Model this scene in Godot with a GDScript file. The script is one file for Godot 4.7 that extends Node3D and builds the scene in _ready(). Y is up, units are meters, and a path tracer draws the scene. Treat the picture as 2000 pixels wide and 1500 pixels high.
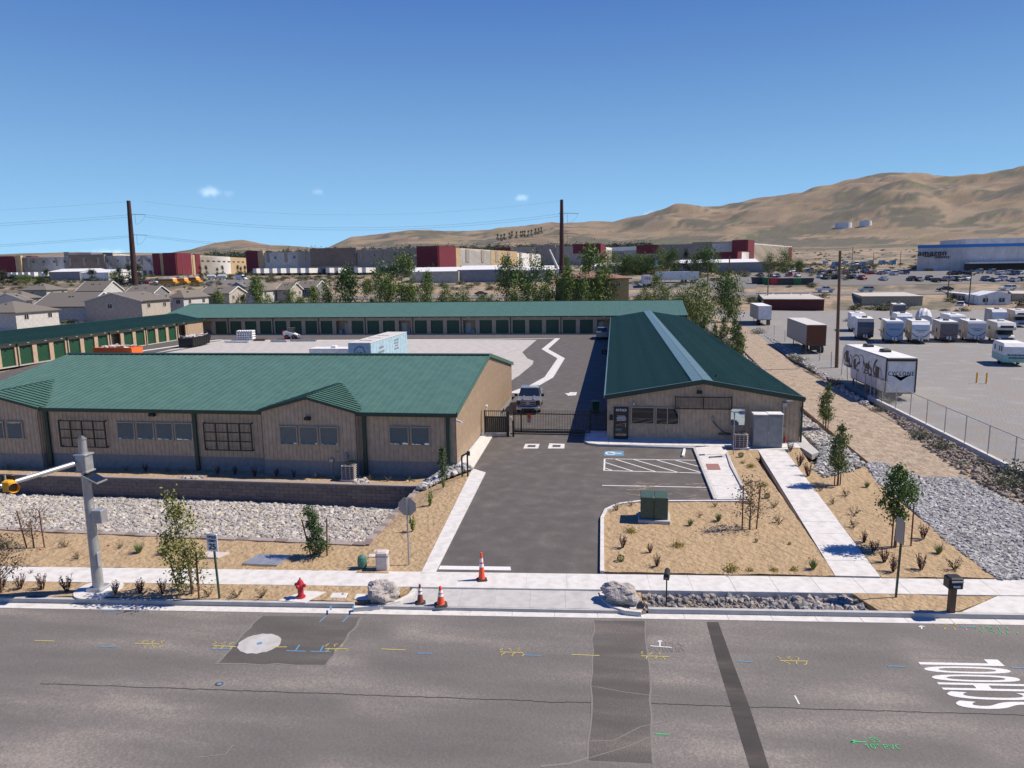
extends Node3D

# ---------------------------------------------------------------- mesh builder
class MB:
	var v := PackedVector3Array()
	var n := PackedVector3Array()
	var c := PackedColorArray()
	var uv := PackedVector2Array()
	var col := Color(1, 1, 1)
	var t := Transform3D.IDENTITY
	func tri(a, b, d, ua = Vector2.ZERO, ub = Vector2.ZERO, ud = Vector2.ZERO):
		var A: Vector3 = t * a
		var B: Vector3 = t * b
		var D: Vector3 = t * d
		var m := (D - A).cross(B - A).normalized()
		v.append(A); v.append(B); v.append(D)
		n.append(m); n.append(m); n.append(m)
		c.append(col); c.append(col); c.append(col)
		uv.append(ua); uv.append(ub); uv.append(ud)
	func quad(a, b, d, e):
		tri(a, b, d, Vector2(0, 0), Vector2(1, 0), Vector2(1, 1))
		tri(a, d, e, Vector2(0, 0), Vector2(1, 1), Vector2(0, 1))
	func stri(a, b, d, na, nb, nd):
		v.append(t * a); v.append(t * b); v.append(t * d)
		n.append((t.basis * na).normalized()); n.append((t.basis * nb).normalized()); n.append((t.basis * nd).normalized())
		for k in 3:
			c.append(col); uv.append(Vector2.ZERO)
	func box(o: Vector3, s: Vector3, turn := 0.0):
		var b := Basis(Vector3.UP, turn)
		boxb(o, s, b)
	func boxb(o: Vector3, s: Vector3, b: Basis):
		var h := s * 0.5
		var p := []
		for k in 8:
			p.append(o + b * Vector3(h.x if k & 1 else -h.x, h.y if k & 2 else -h.y, h.z if k & 4 else -h.z))
		quad(p[6], p[7], p[5], p[4]); quad(p[3], p[2], p[0], p[1])
		quad(p[7], p[3], p[1], p[5]); quad(p[2], p[6], p[4], p[0])
		quad(p[2], p[3], p[7], p[6]); quad(p[4], p[5], p[1], p[0])
	# a box with its upright edges and top edge chamfered
	func cbox(o: Vector3, s: Vector3, r := 0.04, turn := 0.0):
		var b := Basis(Vector3.UP, turn)
		var rings := []
		var h := s * 0.5
		for lv in [[-h.y, 0.0], [h.y - r, 0.0], [h.y, r]]:
			var x: float = h.x - lv[1]
			var z: float = h.z - lv[1]
			var q := []
			for e in [[x - r, z], [x, z - r], [x, -z + r], [x - r, -z], [-x + r, -z], [-x, -z + r], [-x, z - r], [-x + r, z]]:
				q.append(o + b * Vector3(e[0], lv[0], e[1]))
			rings.append(q)
		loft(rings, true, true)
	func loft(rings: Array, cap0 := true, cap1 := true):
		var m: int = rings[0].size()
		for k in rings.size() - 1:
			for j in m:
				var i := (j + 1) % m
				quad(rings[k + 1][j], rings[k + 1][i], rings[k][i], rings[k][j])
		if cap0:
			for j in range(1, m - 1):
				tri(rings[0][0], rings[0][j], rings[0][j + 1])
		if cap1:
			var r: Array = rings[-1]
			for j in range(1, m - 1):
				tri(r[0], r[j + 1], r[j])
	func cyl(a: Vector3, b: Vector3, r0: float, r1: float, k := 10, cap := true):
		var d := (b - a).normalized()
		var s := d.cross(Vector3.UP if absf(d.y) < 0.95 else Vector3.RIGHT).normalized()
		var u := s.cross(d).normalized()
		for j in k:
			var w0 := TAU * j / k
			var w1 := TAU * (j + 1) / k
			var e0 := s * cos(w0) + u * sin(w0)
			var e1 := s * cos(w1) + u * sin(w1)
			stri(a + e0 * r0, b + e1 * r1, b + e0 * r1, e0, e1, e0)
			stri(a + e0 * r0, a + e1 * r0, b + e1 * r1, e0, e1, e1)
			if cap:
				tri(a, a + e1 * r0, a + e0 * r0)
				tri(b, b + e0 * r1, b + e1 * r1)
	func tube(pts: Array, r: float, k := 6):
		for i in pts.size() - 1:
			cyl(pts[i], pts[i + 1], r, r, k, i == 0 or i == pts.size() - 2)
	# lathe round the y axis: profile of (radius, height)
	func lathe(o: Vector3, prof: Array, k := 14):
		for i in prof.size() - 1:
			var p: Vector2 = prof[i]
			var q: Vector2 = prof[i + 1]
			var d := q - p
			var nn := Vector2(d.y, -d.x).normalized()
			for j in k:
				var w0 := TAU * j / k
				var w1 := TAU * (j + 1) / k
				var e0 := Vector3(cos(w0), 0, sin(w0))
				var e1 := Vector3(cos(w1), 0, sin(w1))
				var n0 := e0 * nn.x + Vector3.UP * nn.y
				var n1 := e1 * nn.x + Vector3.UP * nn.y
				var a := o + e0 * p.x + Vector3.UP * p.y
				var b := o + e1 * p.x + Vector3.UP * p.y
				var cc := o + e1 * q.x + Vector3.UP * q.y
				var dd := o + e0 * q.x + Vector3.UP * q.y
				stri(a, cc, dd, n0, n1, n0)
				stri(a, b, cc, n0, n1, n1)
	# flat polygon in x,z raised from y0 to y1
	func prism(poly: Array, y0: float, y1: float):
		var pk := PackedVector2Array(poly)
		if Geometry2D.is_polygon_clockwise(pk):
			pk.reverse()
		var id := Geometry2D.triangulate_polygon(pk)
		for k in range(0, id.size(), 3):
			var a := pk[id[k]]
			var b := pk[id[k + 1]]
			var d := pk[id[k + 2]]
			var A := Vector3(a.x, y1, a.y)
			var B := Vector3(b.x, y1, b.y)
			var D := Vector3(d.x, y1, d.y)
			if (D - A).cross(B - A).y < 0:
				tri(A, D, B)
			else:
				tri(A, B, D)
		var m := pk.size()
		var ctr := Vector2.ZERO
		for p in pk: ctr += p
		for j in m:
			var a := pk[j]
			var b := pk[(j + 1) % m]
			var p := [Vector3(a.x, y1, a.y), Vector3(b.x, y1, b.y), Vector3(b.x, y0, b.y), Vector3(a.x, y0, a.y)]
			quad(p[1], p[0], p[3], p[2])
	# side profile (list of Vector2: z, y) pushed out from x = -w to w; taper: half width of each point
	func extrude(prof: Array, w: float, wt: Array = []):
		var pk := PackedVector2Array(prof)
		var id := Geometry2D.triangulate_polygon(pk)
		var cw := Geometry2D.is_polygon_clockwise(pk)
		var L := []
		var R := []
		for j in pk.size():
			var h: float = w if wt.is_empty() else wt[j]
			L.append(Vector3(-h, pk[j].y, pk[j].x)); R.append(Vector3(h, pk[j].y, pk[j].x))
		for k in range(0, id.size(), 3):
			var q := [id[k], id[k + 1], id[k + 2]]
			for side in [[R, 1.0], [L, -1.0]]:
				var P: Array = side[0]
				var A: Vector3 = P[q[0]]
				var B: Vector3 = P[q[1]]
				var D: Vector3 = P[q[2]]
				if (D - A).cross(B - A).x * side[1] < 0: tri(A, D, B)
				else: tri(A, B, D)
		for j in pk.size():
			var i := (j + 1) % pk.size()
			if cw: quad(R[j], L[j], L[i], R[i])
			else: quad(L[j], R[j], R[i], L[i])
	func mesh() -> ArrayMesh:
		var a := []
		a.resize(Mesh.ARRAY_MAX)
		a[Mesh.ARRAY_VERTEX] = v
		a[Mesh.ARRAY_NORMAL] = n
		a[Mesh.ARRAY_COLOR] = c
		a[Mesh.ARRAY_TEX_UV] = uv
		var m := ArrayMesh.new()
		m.add_surface_from_arrays(Mesh.PRIMITIVE_TRIANGLES, a)
		return m

# ---------------------------------------------------------------- nodes
var counts := {}
var M := {}
var TX := {}
var rng := RandomNumberGenerator.new()

func numbered(called: String, parent) -> String:
	var key := str(parent.get_instance_id()) + called
	var k: int = counts.get(key, 0)
	counts[key] = k + 1
	return called if k == 0 else "%s_%03d" % [called, k]

func put(called: String, mb, m, parent, at := Vector3.ZERO, turn := 0.0) -> MeshInstance3D:
	var o := MeshInstance3D.new()
	o.mesh = mb.mesh() if mb is MB else mb
	if m: o.material_override = m
	o.name = numbered(called, parent)
	parent.add_child(o)
	o.position = at
	o.rotation.y = turn
	return o

func thing(called: String, label: String, category: String, at := Vector3.ZERO, turn := 0.0, group := "") -> Node3D:
	var o := Node3D.new()
	o.name = numbered(called, self)
	add_child(o)
	o.position = at
	o.rotation.y = turn
	return tag(o, label, category, group)

func tag(o, label: String, category: String, group := ""):
	o.set_meta("label", label)
	o.set_meta("category", category)
	if group != "": o.set_meta("group", group)
	return o

func copy(src: Node3D, at: Vector3, turn := 0.0, label := "", group := "") -> Node3D:
	var o := src.duplicate()
	var base := String(src.name)
	var rx := RegEx.create_from_string("_\\d\\d\\d$")
	base = rx.sub(base, "")
	o.name = numbered(base, self)
	add_child(o)
	o.position = at
	o.rotation.y = turn
	if label != "": o.set_meta("label", label)
	if group != "": o.set_meta("group", group)
	return o

func structure(called: String, mb, m, at := Vector3.ZERO) -> MeshInstance3D:
	var o := put(called, mb, m, self, at)
	o.set_meta("kind", "structure")
	return o

func lettering(called: String, txt: String, size: float, m, parent, xf: Transform3D, bold := true, depth := 0.012) -> MeshInstance3D:
	var tm := TextMesh.new()
	var f := SystemFont.new()
	f.font_names = PackedStringArray(["Droid Sans"])
	f.font_weight = 700 if bold else 400
	tm.font = f
	tm.text = txt
	tm.font_size = 64
	tm.pixel_size = size / 64.0
	tm.depth = depth
	tm.curve_step = 3.0
	var o := MeshInstance3D.new()
	o.mesh = tm
	o.material_override = m
	o.name = numbered(called, parent)
	parent.add_child(o)
	o.transform = xf
	return o

# small print that cannot be read in the photograph: rows of broken dashes
func small_print(called: String, parent, xf: Transform3D, rows: Array, h: float, m):
	for k in rows.size():
		var b := MB.new()
		b.t = xf
		var x: float = -rows[k] / 2.0
		while x < rows[k] / 2.0:
			var l := h * (0.5 + 0.7 * absf(sin(x * 37.0 + k * 5.0)))
			b.box(Vector3(x + l / 2, -k * h * 1.8, 0), Vector3(l, h * 0.75, 0.012))
			x += l + h * 0.35
		put(called, b, m, parent)

# ---------------------------------------------------------------- textures and materials
func srgb(c: Color) -> Color:
	return c.linear_to_srgb()

# colour texture from noise through a ramp of linear colours; w: share of fine grain
func ramp_tex(seed_: int, freq: float, oct: int, stops: Array, grain := 0.3, size := 512, stretch := 1.0) -> ImageTexture:
	var fn := FastNoiseLite.new()
	fn.seed = seed_
	fn.noise_type = FastNoiseLite.TYPE_SIMPLEX_SMOOTH
	fn.frequency = freq
	fn.fractal_octaves = oct
	var im: Image
	if stretch != 1.0:
		im = fn.get_seamless_image(int(size / stretch), size)
		im.resize(size, size, Image.INTERPOLATE_CUBIC)
	else:
		im = fn.get_seamless_image(size, size)
	var f2 := FastNoiseLite.new()
	f2.seed = seed_ + 7
	f2.noise_type = FastNoiseLite.TYPE_VALUE
	f2.frequency = 0.45
	f2.fractal_octaves = 2
	var g := f2.get_seamless_image(size, size)
	var lut := []
	for k in 256:
		var x := k / 255.0
		var cc: Color = stops[-1][1]
		for s in stops.size() - 1:
			if x <= stops[s + 1][0]:
				var q := clampf((x - stops[s][0]) / maxf(0.001, stops[s + 1][0] - stops[s][0]), 0, 1)
				cc = stops[s][1].lerp(stops[s + 1][1], q)
				break
		cc = srgb(cc)
		lut.append([int(clampf(cc.r, 0, 1) * 255), int(clampf(cc.g, 0, 1) * 255), int(clampf(cc.b, 0, 1) * 255)])
	var a := im.get_data()
	var b := g.get_data()
	var out := PackedByteArray()
	out.resize(size * size * 3)
	var wa := 1.0 - grain
	for k in size * size:
		var l: Array = lut[clampi(int(a[k] * wa + b[k] * grain), 0, 255)]
		out[k * 3] = l[0]; out[k * 3 + 1] = l[1]; out[k * 3 + 2] = l[2]
	return ImageTexture.create_from_image(Image.create_from_data(size, size, false, Image.FORMAT_RGB8, out))

func bump_tex(seed_: int, freq: float, oct: int, strength: float, size := 512, cell := false) -> ImageTexture:
	var fn := FastNoiseLite.new()
	fn.seed = seed_
	fn.frequency = freq
	fn.fractal_octaves = oct
	if cell:
		fn.noise_type = FastNoiseLite.TYPE_CELLULAR
	var im := fn.get_seamless_image(size, size)
	im.convert(Image.FORMAT_RGBA8)
	im.bump_map_to_normal_map(strength)
	return ImageTexture.create_from_image(im)

func mat(key: String, col: Color, rough := 0.8, tex = null, scale := 1.0, nrm = null, ns := 1.0, metal := 0.0) -> StandardMaterial3D:
	if M.has(key): return M[key]
	var m := StandardMaterial3D.new()
	m.resource_name = key
	m.albedo_color = srgb(col)
	m.roughness = rough
	m.metallic = metal
	if tex != null: m.albedo_texture = tex
	if nrm != null:
		m.normal_enabled = true
		m.normal_texture = nrm
		m.normal_scale = ns
	if tex != null or nrm != null:
		m.uv1_triplanar = true
		m.uv1_world_triplanar = true
		m.uv1_scale = Vector3.ONE * scale
	M[key] = m
	return m

func tone(col: Color, a: float, b: float) -> Array:
	return [[0.15, Color(col.r * a, col.g * a, col.b * a)], [0.85, Color(col.r * b, col.g * b, col.b * b)]]

func glass(key: String, col: Color, rough := 0.03) -> StandardMaterial3D:
	if M.has(key): return M[key]
	var m := mat(key, col, rough)
	m.metallic_specular = 0.9
	return m

const W := Color(1, 1, 1)

func make_materials():
	TX.grain = ramp_tex(11, 0.02, 4, [[0.1, Color(0.72, 0.72, 0.72)], [0.9, W]], 0.35)
	TX.soft = ramp_tex(12, 0.008, 4, [[0.2, Color(0.8, 0.79, 0.78)], [0.8, W]], 0.12)
	TX.fine = bump_tex(13, 0.25, 3, 2.0)
	TX.lumpy = bump_tex(14, 0.05, 5, 5.0)
	TX.pebble = bump_tex(15, 0.09, 2, 6.0, 512, true)
	TX.soil = ramp_tex(21, 0.012, 5, [[0.1, Color(0.25, 0.175, 0.097)], [0.45, Color(0.345, 0.245, 0.138)], [0.9, Color(0.42, 0.31, 0.185)]], 0.4, 1024)
	TX.dirt = ramp_tex(22, 0.01, 5, [[0.15, Color(0.21, 0.155, 0.11)], [0.5, Color(0.32, 0.25, 0.178)], [0.9, Color(0.42, 0.345, 0.26)]], 0.35, 1024)
	TX.street = ramp_tex(23, 0.006, 5, [[0.2, Color(0.108, 0.099, 0.092)], [0.5, Color(0.14, 0.128, 0.118)], [0.65, Color(0.175, 0.158, 0.143)], [0.82, Color(0.25, 0.221, 0.19)]], 0.4, 1024, 4.0)
	TX.asphalt = ramp_tex(24, 0.008, 5, [[0.2, Color(0.072, 0.064, 0.059)], [0.55, Color(0.094, 0.084, 0.077)], [0.75, Color(0.122, 0.109, 0.098)], [0.9, Color(0.17, 0.15, 0.13)]], 0.42, 1024)
	TX.conc = ramp_tex(25, 0.01, 5, [[0.1, Color(0.45, 0.435, 0.41)], [0.5, Color(0.55, 0.535, 0.51)], [0.9, Color(0.63, 0.615, 0.59)]], 0.3)
	TX.gravel = ramp_tex(26, 0.15, 3, [[0.1, Color(0.2, 0.19, 0.18)], [0.5, Color(0.38, 0.365, 0.345)], [0.9, Color(0.56, 0.54, 0.51)]], 0.35)
	TX.yard = ramp_tex(27, 0.012, 5, [[0.1, Color(0.36, 0.335, 0.3)], [0.5, Color(0.47, 0.44, 0.405)], [0.9, Color(0.56, 0.53, 0.495)]], 0.45, 1024)
	TX.lot = ramp_tex(28, 0.007, 5, [[0.1, Color(0.3, 0.22, 0.15)], [0.3, Color(0.29, 0.26, 0.225)], [0.45, Color(0.25, 0.243, 0.235)], [0.65, Color(0.28, 0.272, 0.262)], [0.9, Color(0.36, 0.35, 0.335)]], 0.4, 1024)
	mat("soil", W, 0.95, TX.soil, 0.12, TX.lumpy, 0.9)
	mat("dirt", W, 0.95, TX.dirt, 0.09, TX.lumpy, 0.8)
	mat("street", W, 0.85, TX.street, 0.06, TX.fine, 0.14)
	mat("asphalt", W, 0.85, TX.asphalt, 0.085, TX.fine, 0.14)
	mat("patch", Color(0.62, 0.61, 0.6), 0.88, TX.street, 0.11, TX.fine, 0.3)
	mat("trench", Color(0.34, 0.33, 0.32), 0.9, TX.street, 0.23, TX.fine, 0.4)
	mat("crack", Color(0.03, 0.029, 0.028), 0.9)
	mat("concrete", W, 0.85, TX.conc, 0.35, TX.fine, 0.25)
	mat("concrete_new", Color(1.25, 1.25, 1.24).clamp(), 0.85, TX.conc, 0.5, TX.fine, 0.2)
	mat("concrete_grey", Color(0.74, 0.745, 0.75), 0.85, TX.conc, 0.3, TX.fine, 0.25)
	mat("stemwall", Color(0.42, 0.42, 0.43), 0.9, TX.conc, 0.5, TX.fine, 0.4)
	mat("gravel", W, 0.95, TX.gravel, 0.9, TX.pebble, 1.0)
	mat("yard", Color(0.86, 0.87, 0.88), 0.95, TX.yard, 0.05, TX.fine, 0.6)
	mat("lot", Color(0.84, 0.84, 0.83), 0.95, TX.lot, 0.035, TX.fine, 0.6)
	mat("siding", Color(0.48, 0.36, 0.25), 0.6, TX.soft, 0.4)
	mat("roof", Color(0.075, 0.158, 0.118), 0.45, TX.soft, 0.2)
	mat("trim", Color(0.012, 0.04, 0.03), 0.45)
	mat("door_green", Color(0.015, 0.07, 0.035), 0.5, TX.soft, 0.5)
	mat("black", Color(0.012, 0.012, 0.012), 0.5)
	mat("bronze", Color(0.02, 0.016, 0.014), 0.5)
	mat("white", Color(0.75, 0.75, 0.74), 0.55, TX.soft, 0.3)
	mat("offwhite", Color(0.6, 0.58, 0.54), 0.6, TX.soft, 0.3)
	mat("paint_white", Color(0.72, 0.72, 0.7), 0.7, TX.grain, 0.8)
	mat("paint_yellow", Color(0.48, 0.4, 0.13), 0.7, TX.grain, 0.8)
	mat("paint_blue", Color(0.12, 0.28, 0.44), 0.7, TX.grain, 0.8)
	mat("paint_green", Color(0.06, 0.45, 0.16), 0.7, TX.grain, 0.8)
	mat("chalk", Color(0.2, 0.187, 0.172), 0.9, TX.grain, 0.8)
	mat("galv", Color(0.45, 0.46, 0.47), 0.42, TX.soft, 0.6, null, 1.0, 0.55)
	mat("grey_metal", Color(0.26, 0.27, 0.28), 0.5, TX.soft, 0.5)
	mat("dark_grey", Color(0.06, 0.06, 0.062), 0.6)
	mat("rubber", Color(0.02, 0.02, 0.02), 0.8)
	mat("chrome", Color(0.55, 0.56, 0.57), 0.25, null, 1.0, null, 1.0, 0.8)
	mat("silver", Color(0.3, 0.32, 0.345), 0.28, null, 1.0, null, 1.0, 0.55)
	mat("orange", Color(0.75, 0.14, 0.025), 0.6, TX.soft, 0.6)
	mat("cone_orange", Color(0.85, 0.09, 0.03), 0.5)
	mat("cone_dirty", Color(0.28, 0.07, 0.045), 0.7, TX.grain, 1.2)
	mat("reflective", Color(0.8, 0.8, 0.8), 0.35)
	mat("red", Color(0.42, 0.02, 0.035), 0.4)
	mat("red_light", Color(0.5, 0.02, 0.02), 0.3)
	mat("util_green", Color(0.05, 0.09, 0.065), 0.5, TX.soft, 0.8)
	mat("bag_green", Color(0.06, 0.17, 0.13), 0.7, TX.soft, 0.8, TX.lumpy, 0.6)
	mat("util_beige", Color(0.6, 0.53, 0.48), 0.6, TX.soft, 0.8)
	mat("wood", Color(0.17, 0.10, 0.06), 0.85, TX.grain, 0.7)
	mat("stake", Color(0.15, 0.065, 0.035), 0.85, TX.grain, 1.0)
	mat("bark", Color(0.16, 0.12, 0.085), 0.9, TX.grain, 1.0)
	mat("bark_pale", Color(0.4, 0.36, 0.3), 0.9, TX.grain, 1.0)
	mat("rust_pole", Color(0.06, 0.022, 0.02), 0.8, TX.grain, 0.3)
	mat("wire", Color(0.05, 0.05, 0.055), 0.6)
	mat("signal_yellow", Color(0.75, 0.36, 0.01), 0.45)
	mat("sign_back", Color(0.32, 0.31, 0.3), 0.5, null, 1.0, null, 1.0, 0.4)
	mat("sign_white", Color(0.8, 0.8, 0.8), 0.4)
	mat("sign_green", Color(0.02, 0.06, 0.035), 0.5)
	mat("block", Color(0.2, 0.165, 0.15), 0.92, TX.grain, 0.8, TX.fine, 0.5)
	mat("block_cap", Color(0.34, 0.285, 0.26), 0.92, TX.grain, 0.8, TX.fine, 0.5)
	mat("boulder", Color(0.42, 0.38, 0.35), 0.92, TX.grain, 0.5, TX.lumpy, 1.0)
	mat("window_frame", Color(0.36, 0.29, 0.22), 0.6)
	mat("shingle", Color(0.17, 0.15, 0.128), 0.9, TX.grain, 0.5, TX.fine, 0.6)
	mat("shingle_brown", Color(0.27, 0.15, 0.105), 0.9, TX.grain, 0.5, TX.fine, 0.6)
	glass("glass_dark", Color(0.012, 0.016, 0.02))
	glass("glass_blue", Color(0.5, 0.6, 0.6), 0.015).metallic = 0.75
	M.glass_blue.normal_enabled = true
	M.glass_blue.normal_texture = bump_tex(16, 0.006, 1, 1.5)
	M.glass_blue.normal_scale = 0.25
	M.glass_blue.uv1_triplanar = true
	M.glass_blue.uv1_world_triplanar = true
	M.glass_blue.uv1_scale = Vector3.ONE * 0.7
	var lf := StandardMaterial3D.new()
	lf.vertex_color_use_as_albedo = true
	lf.roughness = 0.85
	lf.cull_mode = BaseMaterial3D.CULL_DISABLED
	lf.backlight_enabled = true
	lf.backlight = Color(0.16, 0.2, 0.08)
	M.leaf = lf
	var st := StandardMaterial3D.new()
	st.vertex_color_use_as_albedo = true
	st.roughness = 0.92
	st.albedo_texture = TX.grain
	st.uv1_triplanar = true
	st.uv1_world_triplanar = true
	st.uv1_scale = Vector3.ONE * 1.3
	M.stone = st

# ---------------------------------------------------------------- camera, sky, sun
func make_view():
	var cam := Camera3D.new()
	cam.name = "camera"
	cam.transform = Transform3D(Basis(Vector3(0.989957, -0.014319, -0.140640), Vector3(-0.008095, 0.987483, -0.157517), Vector3(0.141135, 0.157074, 0.977450)), Vector3(0, 12, 0))
	cam.fov = 56.70
	cam.near = 0.2
	cam.far = 14000.0
	add_child(cam)
	cam.current = true
	var sky := ProceduralSkyMaterial.new()
	sky.sky_top_color = Color(0.02, 0.26, 0.6)
	sky.sky_horizon_color = Color(0.60, 0.80, 0.93)
	sky.sky_curve = 0.155
	sky.ground_horizon_color = Color(0.5, 0.48, 0.44)
	sky.ground_bottom_color = Color(0.3, 0.26, 0.22)
	sky.sun_angle_max = 1.0
	sky.sky_cover = cloud_cover()
	sky.sky_cover_modulate = Color(1, 1, 1, 1)
	var s := Sky.new()
	s.sky_material = sky
	var e := Environment.new()
	e.background_mode = Environment.BG_SKY
	e.sky = s
	e.tonemap_mode = Environment.TONE_MAPPER_LINEAR
	e.tonemap_exposure = 1.28
	e.sdfgi_enabled = true
	e.ssao_enabled = true
	e.ssil_enabled = true
	e.fog_enabled = true
	e.fog_density = 0.000012
	e.fog_light_color = Color(0.72, 0.8, 0.88)
	var we := WorldEnvironment.new()
	we.name = "environment"
	we.environment = e
	add_child(we)
	var sun := DirectionalLight3D.new()
	sun.name = "sun"
	sun.light_color = Color(1.0, 0.955, 0.89)
	sun.light_energy = 1.6
	sun.light_angular_distance = 0.5
	sun.shadow_enabled = true
	add_child(sun)
	sun.look_at_from_position(Vector3.ZERO, Vector3(-0.80, -1.0, 0.20))

# faint puffs of fair-weather cloud low over the hills
func cloud_cover() -> ImageTexture:
	var w := 2048
	var h := 1024
	var im := Image.create(w, h, false, Image.FORMAT_RGBA8)
	im.fill(Color(1, 1, 1, 0))
	var fn := FastNoiseLite.new()
	fn.seed = 5
	fn.frequency = 0.3
	fn.fractal_octaves = 4
	for p in [[-30.5, 6.05, 0.9, 0.42, 0.3], [-29.3, 5.95, 0.5, 0.2, 0.1], [-22.9, 6.15, 0.5, 0.2, 0.14], [-7.3, 5.7, 0.6, 0.26, 0.26], [4.55, 4.55, 0.7, 0.28, 0.34], [2.9, 4.18, 0.9, 0.3, 0.2], [-37.2, 1.45, 2.6, 0.5, 0.35], [-40.5, 1.3, 3.0, 0.3, 0.2]]:
		var cx: float = p[0] / 360.0 * w
		var cy: float = (0.5 - p[1] / 180.0) * h
		var rx: float = p[2] / 360.0 * w
		var ry: float = p[3] / 180.0 * h
		for y in range(int(cy - ry) - 2, int(cy + ry) + 3):
			for x in range(int(cx - rx) - 2, int(cx + rx) + 3):
				var d := Vector2((x - cx) / rx, (y - cy) / ry).length()
				var a: float = clampf((1.0 - d) * 1.6 + fn.get_noise_2d(x * 1.7, y * 2.2) * 1.1 - 0.15, 0, 1) * p[4] * clampf((1.15 - d) * 4.0, 0, 1)
				if a > 0: im.set_pixel(posmod(x, w), y, Color(1, 0.99, 0.98, a))
	return ImageTexture.create_from_image(im)

func _ready():
	rng.seed = 4242
	make_view()
	make_materials()
	make_terrain()
	make_ground()
	make_street()
	make_storage_front()
	make_office()
	make_back_rows()
	make_houses()
	make_warehouses()
	make_right_lot_buildings()
	make_trees()
	make_street_things()
	make_yard_things()
	make_vehicles()
	make_far_things()
	make_plants()

# ---------------------------------------------------------------- terrain
var hill := [Vector2(-82.322, 0.0183), Vector2(-50.726, 0.0220), Vector2(-43.378, 0.0248), Vector2(-39.694, 0.0277), Vector2(-33.448, 0.0257), Vector2(-32.092, 0.0294), Vector2(-30.346, 0.0370), Vector2(-28.217, 0.0415), Vector2(-26.433, 0.0362), Vector2(-23.855, 0.0327), Vector2(-22.347, 0.0312), Vector2(-20.588, 0.0432), Vector2(-18.441, 0.0471), Vector2(-16.066, 0.0529), Vector2(-14.472, 0.0548), Vector2(-12.076, 0.0509), Vector2(-9.86, 0.0519), Vector2(-6.021, 0.0605), Vector2(-4.814, 0.0622), Vector2(-2.81, 0.0602), Vector2(-0.029, 0.0619), Vector2(2.396, 0.0689), Vector2(4.622, 0.0785), Vector2(7.639, 0.0774), Vector2(10.198, 0.0808), Vector2(13.369, 0.0866), Vector2(15.731, 0.0932), Vector2(17.358, 0.0995), Vector2(18.69, 0.1040), Vector2(20.8, 0.1044), Vector2(22.91, 0.0981), Vector2(24.627, 0.0981), Vector2(25.723, 0.1010), Vector2(26.791, 0.1033), Vector2(33.989, 0.1067), Vector2(62.143, 0.0327)]
var hill_noise := FastNoiseLite.new()
var patch_noise := FastNoiseLite.new()

func sst(a: float, b: float, x: float) -> float:
	return smoothstep(a, b, x)

func ground_y(x: float, z: float) -> float:
	var d := -z
	return -0.35 + 9.5 * sst(190, 330, d) + 3.5 * sst(330, 470, d) + 30.0 * sst(480, 1300, d)

func on_ground(p: Vector3) -> Vector3:
	return Vector3(p.x, ground_y(p.x, p.z), p.z)

func crest(az: float) -> float:
	for k in hill.size() - 1:
		if az <= hill[k + 1].x:
			return lerpf(hill[k].y, hill[k + 1].y, clampf((az - hill[k].x) / (hill[k + 1].x - hill[k].x), 0, 1))
	return hill[-1].y

func terrain_y(x: float, z: float, az: float, r: float) -> float:
	var y := ground_y(x, z)
	if r > 1000:
		var R := 2500.0
		var top := 12.0 + crest(az) * R
		var s := sst(1150, R, r)
		var base := ground_y(x, minf(z, -900))
		var g := absf(hill_noise.get_noise_2d(x * 1.2, z * 1.2)) * 2.2 - 0.45
		var ridge := 1.0 - absf(hill_noise.get_noise_2d(x * 0.6 + 900, z * 0.6)) * 2.0
		y = lerpf(y, lerpf(base, maxf(top, base), s), sst(1000, 1300, r))
		y += (g * 0.13 + ridge * 0.07 - 0.03) * maxf(top - base, 15.0) * s * (1.0 - sst(2100, 2480, r))
		if r > R: y -= (r - R) * 0.10
	if x > -90 and x < -8.6 and z > -64 and z < -27.0:
		var q: float = minf(minf(x + 90, -8.6 - x), minf(z + 64, -27.0 - z))
		y = lerpf(y, -3.0, sst(0.0, 1.5, q))
	return y

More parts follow.
